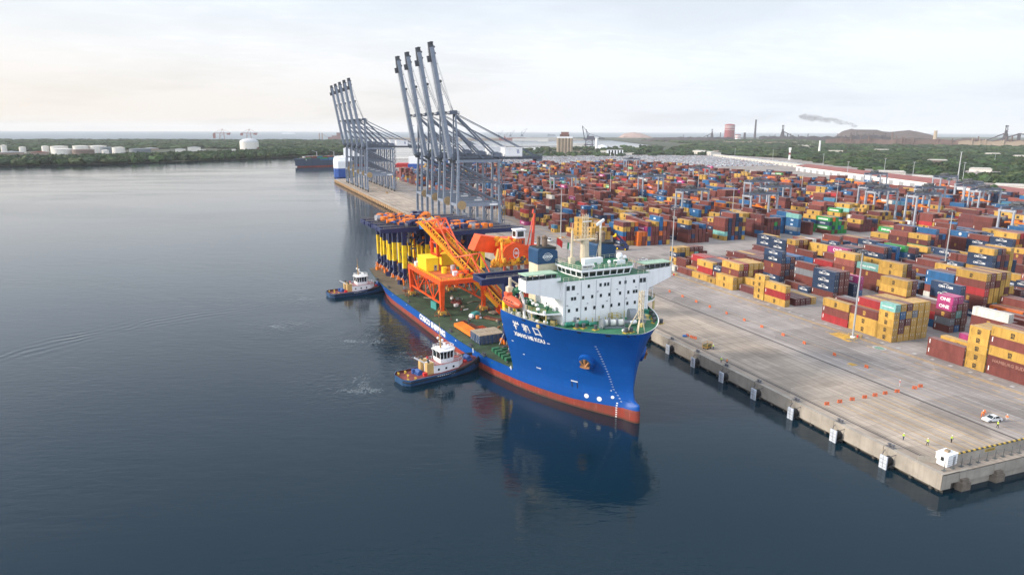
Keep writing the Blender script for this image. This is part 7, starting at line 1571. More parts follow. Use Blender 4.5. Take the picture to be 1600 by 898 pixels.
    m = MB(); m.tube((XW+2.7, -W2-0.76, 19.4), (XW+2.7, -W2-1.5, 19.4), 3.1, n=20); m.tube((XW+2.7, -W2-1.5, 19.4), (XW+2.7, -W2-1.7, 19.4), 0.7, n=10); m.build('cable_reel', mat('reel_tan', (0.36, 0.25, 0.13), 0.7, var=0.3, scale=1.5), t)
    m = MB(); m.bx(9, 14, -2.6, 2.6, G-4.6, G-1.2); m.bx(8, 15, -3.4, 3.4, G-0.9, G+0.3); m.build('operator_cab', STEELB2, t)
    m = MB()
    for k in range(9):                              # stair tower at the landside leg
        z = 3+k*5.4; m.bar((XL+1.6, -W2-1.5, z), (XL+1.6, -W2+1.8, z+2.7), 0.8, 0.15); m.bar((XL+2.4, -W2+1.8, z+2.7), (XL+2.4, -W2-1.5, z+5.4), 0.8, 0.15); m.bx(XL+1.1, XL+3.0, -W2+1.6, -W2+2.6, z+2.6, z+2.75); m.bx(XL+1.1, XL+3.0, -W2-2.4, -W2-1.4, z+5.3, z+5.45)
    for (x, y) in ((XL+1.1, -W2-2.4), (XL+3, -W2-2.4), (XL+1.1, -W2+2.6), (XL+3, -W2+2.6)): m.bar((x, y, 1), (x, y, 52), 0.22)
    m.build('stair_tower', STEELB2, t)
    m = MB(); m.bx(XL-7.5, XL-1.5, -W2-0.80, -W2-0.78, 18.7, 19.9); m.build('number_board', LWH, t)
    return t
crane0 = sts()
SP = [(373, 'blue grey ship to shore crane, nearest, with the tallest raised boom'), (406, 'blue grey ship to shore crane, second boom from the right in the near four'), (439, 'blue grey ship to shore crane, third boom from the right in the near four'), (471, 'blue grey ship to shore crane, leftmost boom of the near four'),
      (722, 'distant blue grey ship to shore crane, rightmost of the far five'), (757, 'distant blue grey ship to shore crane, second from right of the far five'), (793, 'distant blue grey ship to shore crane, middle of the far five'), (830, 'distant blue grey ship to shore crane, second from left of the far five'), (867, 'distant blue grey ship to shore crane, leftmost of the far five')]
for k, (y, lab) in enumerate(SP):
    o = crane0 if k == 0 else copy_tree(crane0)
    o.location = (edge(y)+5.3+(0.8 if k > 3 else 0), y, GZ); o['label'] = lab

# ------------------------------------------------------------------ yard gantries on tyres
def rtg():
    t = thing('yard_gantry', '', 'yard gantry', (0, 0, GZ), 0, 'rubber tyred gantries over the stacks'); SPN, HB, ZT = 24.0, 4.3, 24.0
    for x in (0, SPN):
        for s in (-1, 1): m = MB(); m.bar((x, s*HB, 1.8), (x, s*HB, ZT-1), 1.3, 1.1, 0, 1.1, 1.0); m.build('leg', STEELL, t)
        m = MB(); m.bx(x-0.6, x+0.6, -6.2, 6.2, 1.5, 2.6); m.build('sill_beam', STEELB2, t)
        m = MB(); m.bx(x-0.5, x+0.5, -HB-0.9, HB+0.9, ZT-1.4, ZT-0.1); m.build('end_beam', STEELL, t)
        for y in (-5.4, -3.0, 3.0, 5.4): w = MB(); w.tube((x-0.35, y, 0.8), (x+0.35, y, 0.8), 0.8, n=12); w.build('wheel', BLACK, t)
    for s in (-1, 1): m = MB(); m.bx(-1.2, SPN+1.2, s*3.2-0.55, s*3.2+0.55, ZT, ZT+1.7); m.build('girder', STEELB2, t)
    m = MB(); m.bx(-1.3, 1.0, -1.8, 1.8, 2.6, 5.2); m.build('power_pack', CLEANW, t)
    m = MB(); m.bx(7.0, 13, -3.8, 3.8, ZT+1.7, ZT+2.4); m.tube((8, -2, ZT+3.2), (8, 2, ZT+3.2), 0.8, n=10); m.bx(10.5, 12.6, -2.6, 2.6, ZT+2.4, ZT+4.4); m.bx(8, 9.6, 2, 3.6, ZT+2.4, ZT+4); m.build('trolley', DGREY, t)
    m = MB(); m.bx(12.6, 14.6, -3.0, -1.0, ZT-3.4, ZT-0.6); m.build('operator_cab', STEELB2, t)
    m = MB(); m.bx(8.6, 11.0, -6.0, 6.0, 15.2, 15.8)
    for y in (-5.9, 5.9): m.bx(8.5, 11.1, y-0.25, y+0.25, 14.7, 15.8)
    m.bx(9.2, 10.4, -1.6, 1.6, 15.8, 17.0); m.build('spreader', ORANGE2, t)
    m = MB()
    for (x, y) in ((9, -2), (10.6, -2), (9, 2), (10.6, 2)): m.bar((x, y, 16.5), (x, y, ZT+1), 0.08)
    m.build('hoist_ropes', DGREY, t)
    m = MB(); m.rail([(-1, -4, ZT+1.7), (SPN+1, -4, ZT+1.7)], 1.1, 2.6, 0.06); m.rail([(-1, 4, ZT+1.7), (SPN+1, 4, ZT+1.7)], 1.1, 2.6, 0.06); m.build('girder_rail', DGREY, t); return t
r0_ = rtg()
RT = [(298, 192, 'light grey yard gantry nearest the right edge, over mustard stacks'), (327, 281, 'light grey yard gantry parked on the open road with black wheels in view'), (385, 322, 'light grey yard gantry behind the roadside one, right of the white rows'), (414, 296, 'light grey yard gantry at far right, behind the first tall legs'), (356, 352, 'light grey yard gantry left of the roadside gantry, taller in the haze'), (472, 352, 'light grey yard gantry furthest right over the blue stacks'),
      (182, 366, 'pale grey yard gantry standing over the left of the mid yard'), (298, 428, 'pale grey yard gantry beyond the mid yard lamp mast'), (153, 545, 'hazy grey yard gantry left of centre in the far yard'), (385, 640, 'hazy grey yard gantry in the far middle of the yard'), (501, 480, 'hazy grey yard gantry near the red shed roof'), (443, 905, 'small far yard gantry in front of the parked new cars'), (443, 330, 'light grey yard gantry second from the right edge in the haze'), (327, 318, 'light grey yard gantry right behind the one on the open road'), (211, 322, 'pale grey yard gantry left of the white reefer row'), (269, 372, 'pale grey yard gantry just above the green stacks'), (240, 520, 'hazy grey yard gantry in the middle distance, above mustard stacks'), (530, 420, 'hazy grey yard gantry at the right beyond the blue stacks')]
for k, (x, y, lab) in enumerate(RT):
    o = r0_ if k == 0 else copy_tree(r0_); o.location = (x, y, GZ); o['label'] = lab

# ------------------------------------------------------------------ reach stacker
t = thing('reach_stacker', 'navy and yellow reach stacker with raised boom behind the ship funnel', 'reach stacker', (75.5, 266.5, GZ), R(130))
m = MB(); m.bx(-3.6, 3.6, -1.6, 1.6, 0.9, 2.1); m.bx(-3.8, -1.6, -1.5, 1.5, 2.1, 3.0); m.build('chassis', NAVY, t)
for x, r in ((2.4, 0.95), (-2.6, 0.8)):
    for s in (-1, 1): w = MB(); w.tube((x, s*1.2, r), (x, s*2.0, r), r, n=14); wo_ = w.build('wheel', TYRE, t); q = MB(); q.tube((x, s*2.01, r), (x, s*2.03, r), r*0.5, n=10); q.build('rim', YEL, wo_)
m = MB(); m.bx(-0.8, 1.0, -0.8, 0.8, 2.1, 3.9); m.build('cab', GLASS, t); m = MB(); m.bar((-3.0, 0, 3.0), (4.2, 0, 9.4), 0.9, 1.1); m.bar((0.8, 0, 2.2), (1.2, 0, 6.4), 0.4); m.build('boom', NAVY, t)
m = MB(); m.bx(3.6, 5.0, -3.2, 3.2, 8.0, 8.6); m.bx(3.8, 4.8, -0.8, 0.8, 8.6, 9.6); m.build('spreader', YEL, t)

# ------------------------------------------------------------------ vehicles park: new cars, too many to count
rn = random.Random(77); m = MB(); m.col = []
poly = [(270, 1120), (470, 1000+95), (700, 1090), (860, 1060), (1010, 1120), (1180, 1560), (900, 1700), (500, 1690), (330, 1560)]
y = 1080
while y < 1700:
    x = 260+rn.uniform(0, 4)
    rown = rn.random()
    while x < 1190:
        if inside((x, y), poly) and rn.random() < 0.92:
            c = rn.choice(((0.62, 0.68, 0.76), (0.62, 0.67, 0.74), (0.5, 0.56, 0.65), (0.36, 0.42, 0.52), (0.12, 0.14, 0.18), (0.3, 0.32, 0.36), (0.72, 0.72, 0.72), (0.25, 0.06, 0.05)))
            b = len(m.f); l = 4.6; m.box((x, y, GZ+0.65), (1.9, l, 1.0)); m.box((x, y-0.2, GZ+1.35), (1.7, l*0.52, 0.5)); m.col += [c]*6+[(0.06, 0.08, 0.10)]*4+[c]*2; m.col[-2:] = [c, c]
        x += 3.1
    y += 6.2 if int(y/6.2) % 2 else 9.5
carm = container_material('new_car_paint'); carm.node_tree.nodes['Principled BSDF'].inputs['Roughness'].default_value = 0.25
tag(m.build('parked_new_cars', carm), 'huge lot of new white and silver cars beyond the containers', 'cars', kind='stuff')

# ------------------------------------------------------------------ sheds and the long wall on the right
ROOF = mat('red_metal_roof', (0.26, 0.085, 0.07), 0.6, var=0.2, scale=0.05)
def longshed(p, q, w, h, label, roofmat, wallmat, rise=3.0, bays=20, name='warehouse'):
    p, q = Vector((*p, 0)), Vector((*q, 0)); L = (q-p).length; ang = math.atan2(q.y-p.y, q.x-p.x)
    t = thing(name, label, 'warehouse', (p.x, p.y, GZ-0.2), ang); m = MB(); m.bx(0, L, -w, 0, 0, h); m.build('wall', wallmat, t)
    m = MB(); m.grid([[(-1, 0.8, h), (L+1, 0.8, h)], [(-1, -w/2, h+rise), (L+1, -w/2, h+rise)], [(-1, -w-0.8, h), (L+1, -w-0.8, h)]]); m.poly([(-1, 0.8, h), (-1, -w/2, h+rise), (-1, -w-.8, h)]); m.poly([(L+1, 0.8, h), (L+1, -w-.8, h), (L+1, -w/2, h+rise)]); m.bx(-1, L+1, 0.1, 0.79, h-0.5, h-0.02); m.build('roof', roofmat, t)
    for k in range(bays):
        d = MB(); x = (k+0.5)*L/bays; d.bx(x-L/bays*0.22, x+L/bays*0.22, 0.01, 0.12, 0, h*0.62); d.build('door', GREY, t)
    return t
longshed((470, 42), (800, 908), 44, 9, 'very long white shed with a dull red roof along the yard', ROOF, WHITE, 3.2, 36)
longshed((880, 985), (1090, 1540), 14, 6.5, 'long pale wall building running away beside the new cars', mat('pale_roof', (0.5, 0.48, 0.45), 0.7), mat('pale_wall', (0.6, 0.56, 0.50), 0.7), 0.6, 24)
longshed((1118, 1590), (1190, 1780), 30, 10, 'pale low hall at the far end of the long wall', mat('pale_roof', ()) if False else MATS['pale_roof'], MATS['pale_wall'], 1.5, 8)

# ------------------------------------------------------------------ distant buildings and works (placed by bearing and distance)
def far(name, label, cat, px, dist, z=2.0, group=None): x, y = px_at(px, dist); return thing(name, label, cat, (x, y, z), -(HEAD+math.atan((px-800)/1094.0)), group)
# local frame of a far thing: x to the right as seen from the quay, y away
SILO = mat('silo_concrete', (0.34, 0.27, 0.20), 0.9, var=0.15, scale=0.06, streak=0.3)
t = far('grain_silo', 'tall ribbed concrete grain silo with a stepped head house', 'silo', 882, 2190); m = MB(); h = 49
for i in range(5):
    for j in range(2): m.tube((-20+i*10, j*10, 0), (-20+i*10, j*10, h), 5.1, n=14)
m.bx(-25, 25, 0, 10, 0, h-0.5); m.build('silo_drums', SILO, t); m = MB(); m.bx(-25, 25, -4, 14, h, h+5); m.build('gallery', WHITE, t); m = MB(); m.bx(-16, 14, -2, 12, h+5, h+12); m.bx(-12, 12, -1, 10, h+12, h+19); m.build('head_house', mat('head_house_brown', (0.22, 0.11, 0.09), 0.8), t)
m = MB()
for k in range(6): m.cut(); m.bx(-15+k*5, -12+k*5, -2.1, -2.0, h+7, h+10)
m.build_pieces('window', GLASS, t); m = MB(); m.bx(25, 55, 0, 12, 0, 10); m.bx(-44, -25, 0, 10, 0, 7); m.build('annex', SILO, t)
t = far('terminal_building', 'white building with tall black window strips behind the new cars', 'building', 961, 2060); m = MB(); m.bx(-24, 24, 0, 16, 0, 17); m.build('wall', CLEANW, t); m = MB()
for k in range(5): m.cut(); m.bx(-18+k*8.6, -13.6+k*8.6, -0.1, -0.01, 1, 16.4)
m.build_pieces('window_strip', GLASS, t); m = MB(); m.bx(-42, -24.1, 3, 15, 0, 15); m.bx(24.1, 60, 3, 20, 0, 9); m.build('wing', MATS['pale_wall'], t)
t = far('white_silo', 'slender white round silo beside a low white dome', 'silo', 932, 2750); m = MB(); m.tube((0, 0, 0), (0, 0, 44), 5.5, n=14); m.bx(-6.5, 6.5, -6, 6, 44, 47); m.build('silo_body', CLEANW, t); m = MB(); m.lathe((22, 30, 0), [(24, 0), (24, 6), (18, 13), (8, 17), (0.5, 18)], 18); m.build('dome', CLEANW, t)
def harbour_crane(px, d, s, label, col, big=False):
    t = far('harbour_crane', label, 'crane', px, d, 3, 'cranes of the far port'); m = MB()
    for (x, y) in ((-8, -6), (8, -6), (-8, 6), (8, 6)): m.bar((x*s, y*s, 0), (x*s*0.7, y*s*0.7, 26*s), 2.2*s)
    m.bx(-9*s, 9*s, -6*s, 6*s, 25*s, 29*s); m.build('portal', col, t); m = MB(); m.bx(-8*s, 6*s, -5*s, 5*s, 29*s, 38*s); m.build('cabin', col, t)
    m = MB(); m.bar((-2*s, 0, 38*s), (0, 0, 58*s), 2.4*s); m.bar((4*s, 0, 36*s), (34*s, 0, 76*s), 2.6*s, 2.6*s, 0, 1.2*s, 1.2*s); m.bar((0, 0, 58*s), (34*s, 0, 76*s), 0.7*s); m.bar((0, 0, 58*s), (-8*s, 0, 36*s), 1.2*s); m.build('jib', col, t); return t
FRED = mat('faded_red_steel', (0.30, 0.12, 0.11), 0.7); FGR = mat('faded_grey_steel', (0.22, 0.25, 0.29), 0.7)
harbour_crane(779, 5300, 0.95, 'far grey jib crane left of a red one across the basin', FGR); harbour_crane(788, 5000, 0.75, 'far faded red jib crane across the basin', FRED); harbour_crane(797, 5400, 1.0, 'far grey jib crane right of the red one across the basin', FGR); harbour_crane(815, 5200, 1.15, 'far grey jib crane with a steep boom near the grain silo', FGR)
t = far('bulk_unloader', 'dark bulk unloader with lifted arms beside the white silo', 'crane', 920, 3000); m = MB()
for x in (-16, 16):
    for y in (-12, 12): m.bar((x, y, 0), (x*0.8, y*0.7, 34), 4)
m.bx(-24, 26, -10, 10, 34, 40); m.bar((-20, 0, 40), (-30, 0, 92), 3.4); m.bar((-4, 0, 40), (-14, 0, 78), 3); m.bar((-30, 0, 92), (0, 0, 58), 1.6); m.bar((-8, 0, 40), (0, 0, 60), 3); m.bx(-10, 22, -8, 8, 40, 50); m.bar((0, 0, 60), (60, 0, 42), 1.4); m.bx(24, 66, -3, 3, 38, 42); m.build('frame', mat('dark_steel_far', (0.09, 0.09, 0.12), 0.7), t)
m = MB(); m.bx(-20, 20, -14, 14, 12, 16); m.bar((-16, -12, 16), (16, -12, 34), 1.6); m.bar((16, -12, 16), (-16, -12, 34), 1.6); m.build('bracing', MATS['dark_steel_far'], t)
for px, lab in ((346, 'far red gantry unloader, left of a pair beyond the woods'), (388, 'far red gantry unloader behind the round white tank')):
    t = far('gantry_unloader', lab, 'crane', px, 5400, 3, 'red unloaders across the bay'); m = MB()
    for x in (-18, 14): m.bar((x, 0, 0), (x*0.8, 0, 44), 4); m.bar((x, 16, 0), (x*0.8, 16, 44), 4)
    m.bar((-14, 8, 26), (11, 8, 40), 2); m.build('legs', FRED, t); m = MB(); m.bx(-56, 60, 4, 12, 44, 48); m.bx(30, 54, 2, 14, 34, 44); m.bx(-62, -44, 4, 12, 10, 44) if px < 370 else m.bx(-60, -40, 4, 12, 30, 44); m.build('girder', FRED, t); m = MB(); m.bar((-10, 8, 48), (4, 8, 76), 2.4); m.bar((4, 8, 76), (-54, 8, 48), 1.2); m.bar((4, 8, 76), (56, 8, 48), 1.2); m.bar((12, 8, 48), (4, 8, 76), 2); m.build('mast', FRED, t)
t = far('loading_towers', 'pair of pale loading towers on the far shore beside a brick works', 'tower', 500, 5600); m = MB(); m.bx(-14, -4, 0, 12, 0, 48); m.bx(6, 16, 0, 12, 0, 48); m.bar((16, 6, 40), (60, 6, 8), 3); m.build('towers', mat('hazy_tan', (0.40, 0.30, 0.26), 0.8), t)
t = far('works_building', 'reddish works buildings just left of the far raised booms', 'building', 524, 5500); m = MB(); m.bx(-32, 4, 0, 30, 0, 30); m.bx(4, 34, 0, 30, 0, 52); m.bx(-60, -32, 0, 30, 0, 20); m.build('blocks', mat('hazy_brick', (0.30, 0.17, 0.16), 0.8), t)
# storage tanks on the left bank
TW = mat('tank_white', (0.70, 0.66, 0.60), 0.6, streak=0.35, dirt=(0.4, 0.33, 0.27)); TBR = mat('tank_brown', (0.18, 0.13, 0.11), 0.7, streak=0.4); TGR = mat('tank_grey', (0.16, 0.18, 0.20), 0.7)
for k, (px, d, r, h, M_, lab) in enumerate(((92, 2290, 25, 19, TW, 'white storage tank in front, left of the brown tanks'), (122, 2560, 22, 21, TW, 'white storage tank behind the brown ones'), (88, 2620, 24, 19, TW, 'white storage tank at the back of the left group'), (149, 2560, 24, 21, TW, 'white tank with a grey neighbour, right back of the group'), (181, 2350, 17, 20, TW, 'small white tank at the right end of the group'), (125, 2260, 27, 17, TBR, 'brown storage tank in the front of the group'), (163, 2500, 20, 17, TGR, 'dark grey tank between two white ones'), (66, 2650, 10, 19, TW, 'narrow white tank at the left of the group'), (215, 2420, 30, 14, TGR, 'wide low dark tank right of the white tanks'), (30, 2600, 9, 18, TW, 'small white tank alone among trees at far left'), (160, 2280, 9, 14, TW, 'small pale tank in front of the grey one'), (1, 2700, 8, 22, TW, 'white tank cut by the left edge'))):
    t = far('storage_tank', lab, 'tank', px, d, 1.6, 'storage tanks on the far bank'); m = MB(); m.lathe((0, 0, 0), [(r, 0), (r, h)], 28); m.build('shell', M_, t); m = MB(); m.lathe((0, 0, h), [(r+0.3, 0), (r+.3, 0.5), (r*0.5, 1.6), (0.3, 2.0)], 28); m.build('tank_roof', TW if M_ is TW else M_, t)
t = far('gas_tank', 'large round white gas tank with a domed roof and pinkish apron', 'tank', 387, 2760, 1.6); m = MB(); m.lathe((0, 0, 0), [(33, 0), (33, 28)], 32); m.build('shell', TW, t); m = MB(); m.lathe((0, 0, 28), [(33.5, 0), (31, 5), (22, 10), (10, 13), (0.5, 14)], 32); m.build('dome', mat('dome_grey', (0.5, 0.5, 0.5), 0.6), t); m = MB(); m.bx(20, 75, -20, 0, 0, 8); m.build('plant_room', mat('pink_brown', (0.3, 0.16, 0.13), 0.8), t)
for k, (px, d, w, h, lab) in enumerate(((278, 2500, 30, 10, 'low pale shed right of the dark tank'), (300, 2560, 40, 14, 'pale process building with small sheds'), (312, 2450, 26, 8, 'small white hut in the left bank scrub'), (232, 2800, 50, 6, 'long low tan shed in the trees'), (56, 2420, 44, 7, 'brown site sheds by the left tanks'), (12, 2480, 60, 6, 'grey brown yard sheds at the far left'), (362, 2480, 12, 9, 'small white box building left of the gas tank'))):
    t = far('bank_shed', lab, 'shed', px, d, 1.6, 'small sheds on the far bank'); m = MB(); m.bx(-w/2, w/2, 0, 18, 0, h); m.bx(-w/2, -w/4, -4, 0, 0, h*0.6); m.build('wall', TW if k in (0, 1, 2, 6) else mat('shed_brown', (0.3, 0.22, 0.18), 0.8), t); m = MB(); m.prismx([(-w/2-1, h), (w/2+1, h), (0, h+w*0.07)], -1, 19); m.build('roof', MATS['dome_grey'] if k != 4 else ROOF, t)
# steel works on the right horizon
WK = mat('works_dark', (0.055, 0.05, 0.065), 0.8); WR = mat('works_red', (0.25, 0.05, 0.06), 0.7); WB = mat('works_brown', (0.15, 0.10, 0.09), 0.85, var=0.3, scale=0.02)
t = far('gas_holder', 'tall dark red cylindrical gas holder with pale bands', 'gas holder', 1139, 6300); m = MB(); m.lathe((0, 0, 0), [(42, 0), (42, 122)], 28, 0)
for z in (84, 98, 106, 114): m.lathe((0, 0, z), [(42.6, 0), (42.6, 2.4)], 28, 1, False)
m.lathe((0, 0, 122), [(43, 0), (38, 6), (16, 10), (0.5, 11)], 28, 0); m.build('shell', [WR, CLEANW], t)
t = far('striped_tank', 'small red and white striped tank right of the gas holder', 'tank', 1152.5, 6100); m = MB()
for k in range(5): m.lathe((0, 0, k*9), [(22, 0), (22, 8.98)], 22, k % 2)
m.poly([(22*math.cos(2*PI*i/22), 22*math.sin(2*PI*i/22), 45) for i in range(22)]); m.build('shell', [WR, CLEANW], t)
for px, d, h, r, M_, lab in ((1179, 6500, 170, 7, WK, 'tall dark works chimney right of the gas holder'), (1125, 6500, 60, 3.5, WK, 'thin dark chimney left of the gas holder'), (1282, 2480, 42, 2.6, CLEANW, 'white slender tower among the green trees'), (1461, 5000, 78, 9, mat('tan_stack', (0.42, 0.34, 0.25), 0.8), 'tan chimney standing before the brown heap'), (1394, 5400, 70, 5, WB, 'brown chimney in front of the spoil heap'), (1163, 6000, 60, 8, WK, 'short stubby dark stack between tank and chimney')):
    t = far('chimney', lab, 'chimney', px, d, 2); m = MB(); m.lathe((0, 0, 0), [(r*1.5, 0), (r*1.15, h*0.4), (r, h)], 12); m.build('shaft', M_, t); m = MB(); m.lathe((0, 0, h), [(r*1.12, -2), (r*1.12, 1)], 12); m.build('cap_ring', M_, t)
def furnace(px, d, s, label, arm=1):
    t = far('blast_furnace', label, 'furnace', px, d, 2); m = MB(); m.lathe((0, 0, 0), [(14*s, 0), (15*s, 30*s), (11*s, 52*s), (6*s, 70*s)], 12); m.bx(-6*s, 6*s, -6*s, 6*s, 70*s, 80*s)
    for z in (18, 36, 54, 70): m.bx(-18*s*(1-z/140), 18*s*(1-z/140), -14*s, 14*s, z*s, (z+3)*s)
    m.bar((-4*s, 0, 78*s), (-4*s, 0, 106*s), 5*s); m.bar((6*s, 0, 78*s), (2*s, 0, 104*s), 4*s); m.bx(-8*s, 8*s, -5*s, 5*s, 98*s, 104*s); m.build('stack_body', WK, t)
    m = MB(); m.bar((arm*4*s, 0, 62*s), (arm*115*s, 0, 8*s), 6*s); m.bx(arm*10*s, arm*44*s, -8*s, 8*s, 0, 22*s) if arm > 0 else m.bx(-44*s, -10*s, -8*s, 8*s, 0, 22*s); m.bx(-60*s, -20*s, -8*s, 8*s, 0, 16*s); m.build('charging_bridge', WK, t)
furnace(1222, 6100, 1.15, 'dark blast furnace with a long sloping bridge to its right'); furnace(1571, 5000, 1.05, 'large dark furnace tower near the right edge', -1); furnace(1112, 6300, 0.85, 'dark furnace stack at the left of the steel works', -1)
for px, d, w, h, M_, lab in ((1355, 5600, 230, 42, WK, 'long dark steel mill hall below the spoil heap'), (1325, 5300, 520, 34, WK, 'low dark works hall left below the heap'), (1440, 4150, 900, 30, WB, 'very long brown works wall in front of the heap'), (1230, 5900, 420, 30, WK, 'dark plant cluster below the furnace bridge'), (1100, 5500, 420, 24, WK, 'low brown works sheds near the ore pile'), (1580, 4100, 420, 26, mat("tan_works", (0.33, 0.26, 0.2), 0.85), 'long brown works shed at the right edge'), (1252, 3500, 100, 9, MATS['pale_wall'], 'white flat hall in the trees below the works'), (1200, 4300, 520, 10, mat('tan_viaduct', (0.36, 0.28, 0.23), 0.85), 'long low tan conveyor viaduct above the trees'), (1308, 2700, 50, 6, MATS['pale_wall'], 'small white hall behind the tree belt'), (1110, 2400, 60, 8, MATS['tan_viaduct'], 'tan shed left in the tree belt')):
    t = far('works_hall', lab, 'works hall', px, d, 2, 'halls of the steel works and beyond'); m = MB(); m.bx(-w/2, w/2, 0, 40, 0, h); m.bx(-w*0.3, w*0.1, -3, 0, 0, h*0.7); m.build('wall', M_, t); m = MB()
    for k in range(6): m.prismx([(-w/2+k*w/6, h), (-w/2+(k+1)*w/6, h), (-w/2+(k+.5)*w/6, h+h*.22)], -1, 41)
    m.build('roof', M_, t)
    if w > 150:
        m = MB(); rg = random.Random(int(px))
        for k in range(int(w/45)): x = rg.uniform(-w/2, w/2); m.tube((x, -5, 0), (x, -5, h*rg.uniform(1.1, 1.9)), rg.uniform(1.5, 3.5), n=8); m.bx(x+4, x+rg.uniform(8, 26), -8, -3, 0, h*rg.uniform(.3, .9))
        m.build('pipework', M_, t)
t = far('conveyor_bridge', 'sloping dark conveyor with a far tower at the right edge', 'conveyor', 1592, 4700); m = MB(); m.bar((-120, 0, 20), (0, 0, 62), 7); m.bar((0, 0, 62), (90, 0, 54), 6); m.build('gallery', WK, t); m = MB(); m.bx(-8, 8, -6, 6, 0, 66); m.bar((-60, 0, 0), (-60, 0, 40), 5); m.build('tower', WK, t)
for k, (px, d, h, lab) in enumerate(((1236, 1890, 32, 'red and white radio tower at the edge of the trees'),)):
    t = far('radio_tower', lab, 'tower', px, d, 2); m = MB(); m.bar((0, 0, 0), (0, 0, h*.45), 5, 5, 0, 4, 4); m.build('lower_shaft', CLEANW, t); m = MB(); m.bar((0, 0, h*.45), (0, 0, h*.62), 4, 4); m.build('red_band', WR, t); m = MB(); m.bar((0, 0, h*.62), (0, 0, h*.82), 4, 4); m.bx(-3, 3, -3, 3, h*.82, h); m.build('head', CLEANW, t)
for k, (px, d, h) in enumerate(((1506, 1080, 46), (1514, 1150, 30), (1388, 1250, 30), (1330, 1150, 28), (1290, 1500, 28), (1210, 1850, 28), (1150, 1900, 28), (1434, 1180, 28), (1560, 1900, 26))):
    t = far('light_pole', ['tall pale lattice pole by the shed roof on the right', 'shorter pole just right of the tall pale one', 'thin pole above the mustard stack row', 'thin pole over the magenta containers', 'thin pole at the near edge of the woods', 'thin pole beside the radio tower', 'thin pole left in the tree belt', 'thin pole above the red roof, middle', 'thin pole in the woods at far right'][k], 'pole', px, d, 2, 'poles along the yard boundary'); m = MB(); m.tube((0, 0, 0), (0, 0, h), 0.9 if k == 0 else 0.45, 0.5 if k == 0 else 0.25, 8); m.build('pole', MATS['galvanised'], t); m = MB(); m.bx(-1.6, 1.6, -0.4, 0.4, h, h+0.8); m.build('lamp_head', GREY, t)
for k, (px, d, w, M_, lab) in enumerate(((1398, 1300, 44, MATS['pale_roof'], 'flat pale roofs among trees behind the red shed'), (1450, 1180, 30, TW, 'small white house in the trees by the shed'), (1540, 1500, 34, TW, 'white low houses near the right edge'), (1590, 1050, 34, MATS['pale_wall'], 'pale cube house cut by the right edge'), (1470, 1900, 40, TBR, 'brown roofed huts in the middle of the woods'), (1598, 2400, 30, TW, 'white shed in the woods at the right edge'), (1555, 2600, 40, TW, 'tan roofed house row in the far woods'), (1380, 2900, 50, MATS['tan_viaduct'], 'long tan shed below the steel works wall'))):
    t = far('wood_house', lab, 'house', px, d, 2, 'houses in the woods'); m = MB(); m.bx(-w/2, w/2, 0, 12, 0, 7); m.bx(-w/2, -w/6, -5, 0, 0, 5.5); m.build('wall', M_, t); m = MB(); m.prismx([(-w/2-1, 7), (w/2+1, 7), (w/2-3, 9.5), (-w/2+3, 9.5)], -1, 13); m.build('roof', MATS['pale_roof'], t)

# trees one can tell apart near the right edge
def tree(px, d, h, label, seed):
    x, y = px_at(px, d); rn = random.Random(seed); t = thing('tree', label, 'tree', (x, y, 2), rn.uniform(0, 6), 'single trees at the wood edge'); m = MB(); m.tube((0, 0, 0), (0.3, 0, h*.5), h*0.045, h*0.025, 8)
    for k in range(5): a = k*1.26; m.tube((0.2, 0, h*.4), (h*.25*math.cos(a), h*.25*math.sin(a), h*.72), h*.018, h*.008, 5)
    m.build('trunk', WOOD, t); c = MB(); c.col = []
    for _ in range(150):
        a, r, z = rn.uniform(0, 6.28), h*0.40*math.sqrt(rn.random()), rn.uniform(0, 1); r *= math.sin(PI*(0.18+0.8*z))**0.6; b = len(c.f); s = h*rn.uniform(.05, .11); c.blob((r*math.cos(a), r*math.sin(a), h*(.42+.55*z)), s, 1, 1, .7, 0, .35, rn, 6, 3); q = rn.uniform(.6, 1.5); c.col += [(0.045*q, 0.085*q, 0.028*q)]*(len(c.f)-b)
    c.build('crown', LEAF, t)
for k, (px, d, h, lab) in enumerate(((1566, 900, 17, 'bushy green tree in front of the pale house at right'), (1580, 880, 14, 'round tree nearest the right edge above the red roof'), (1540, 960, 16, 'leafy tree left of the bushy one behind the shed'), (1520, 1000, 18, 'broad tree beside the tall pale pole'), (1490, 1050, 15, 'mid green tree left of the tall pole'), (1350, 1250, 16, 'single tree above the magenta containers'))): tree(px, d, h, lab, 40+k)

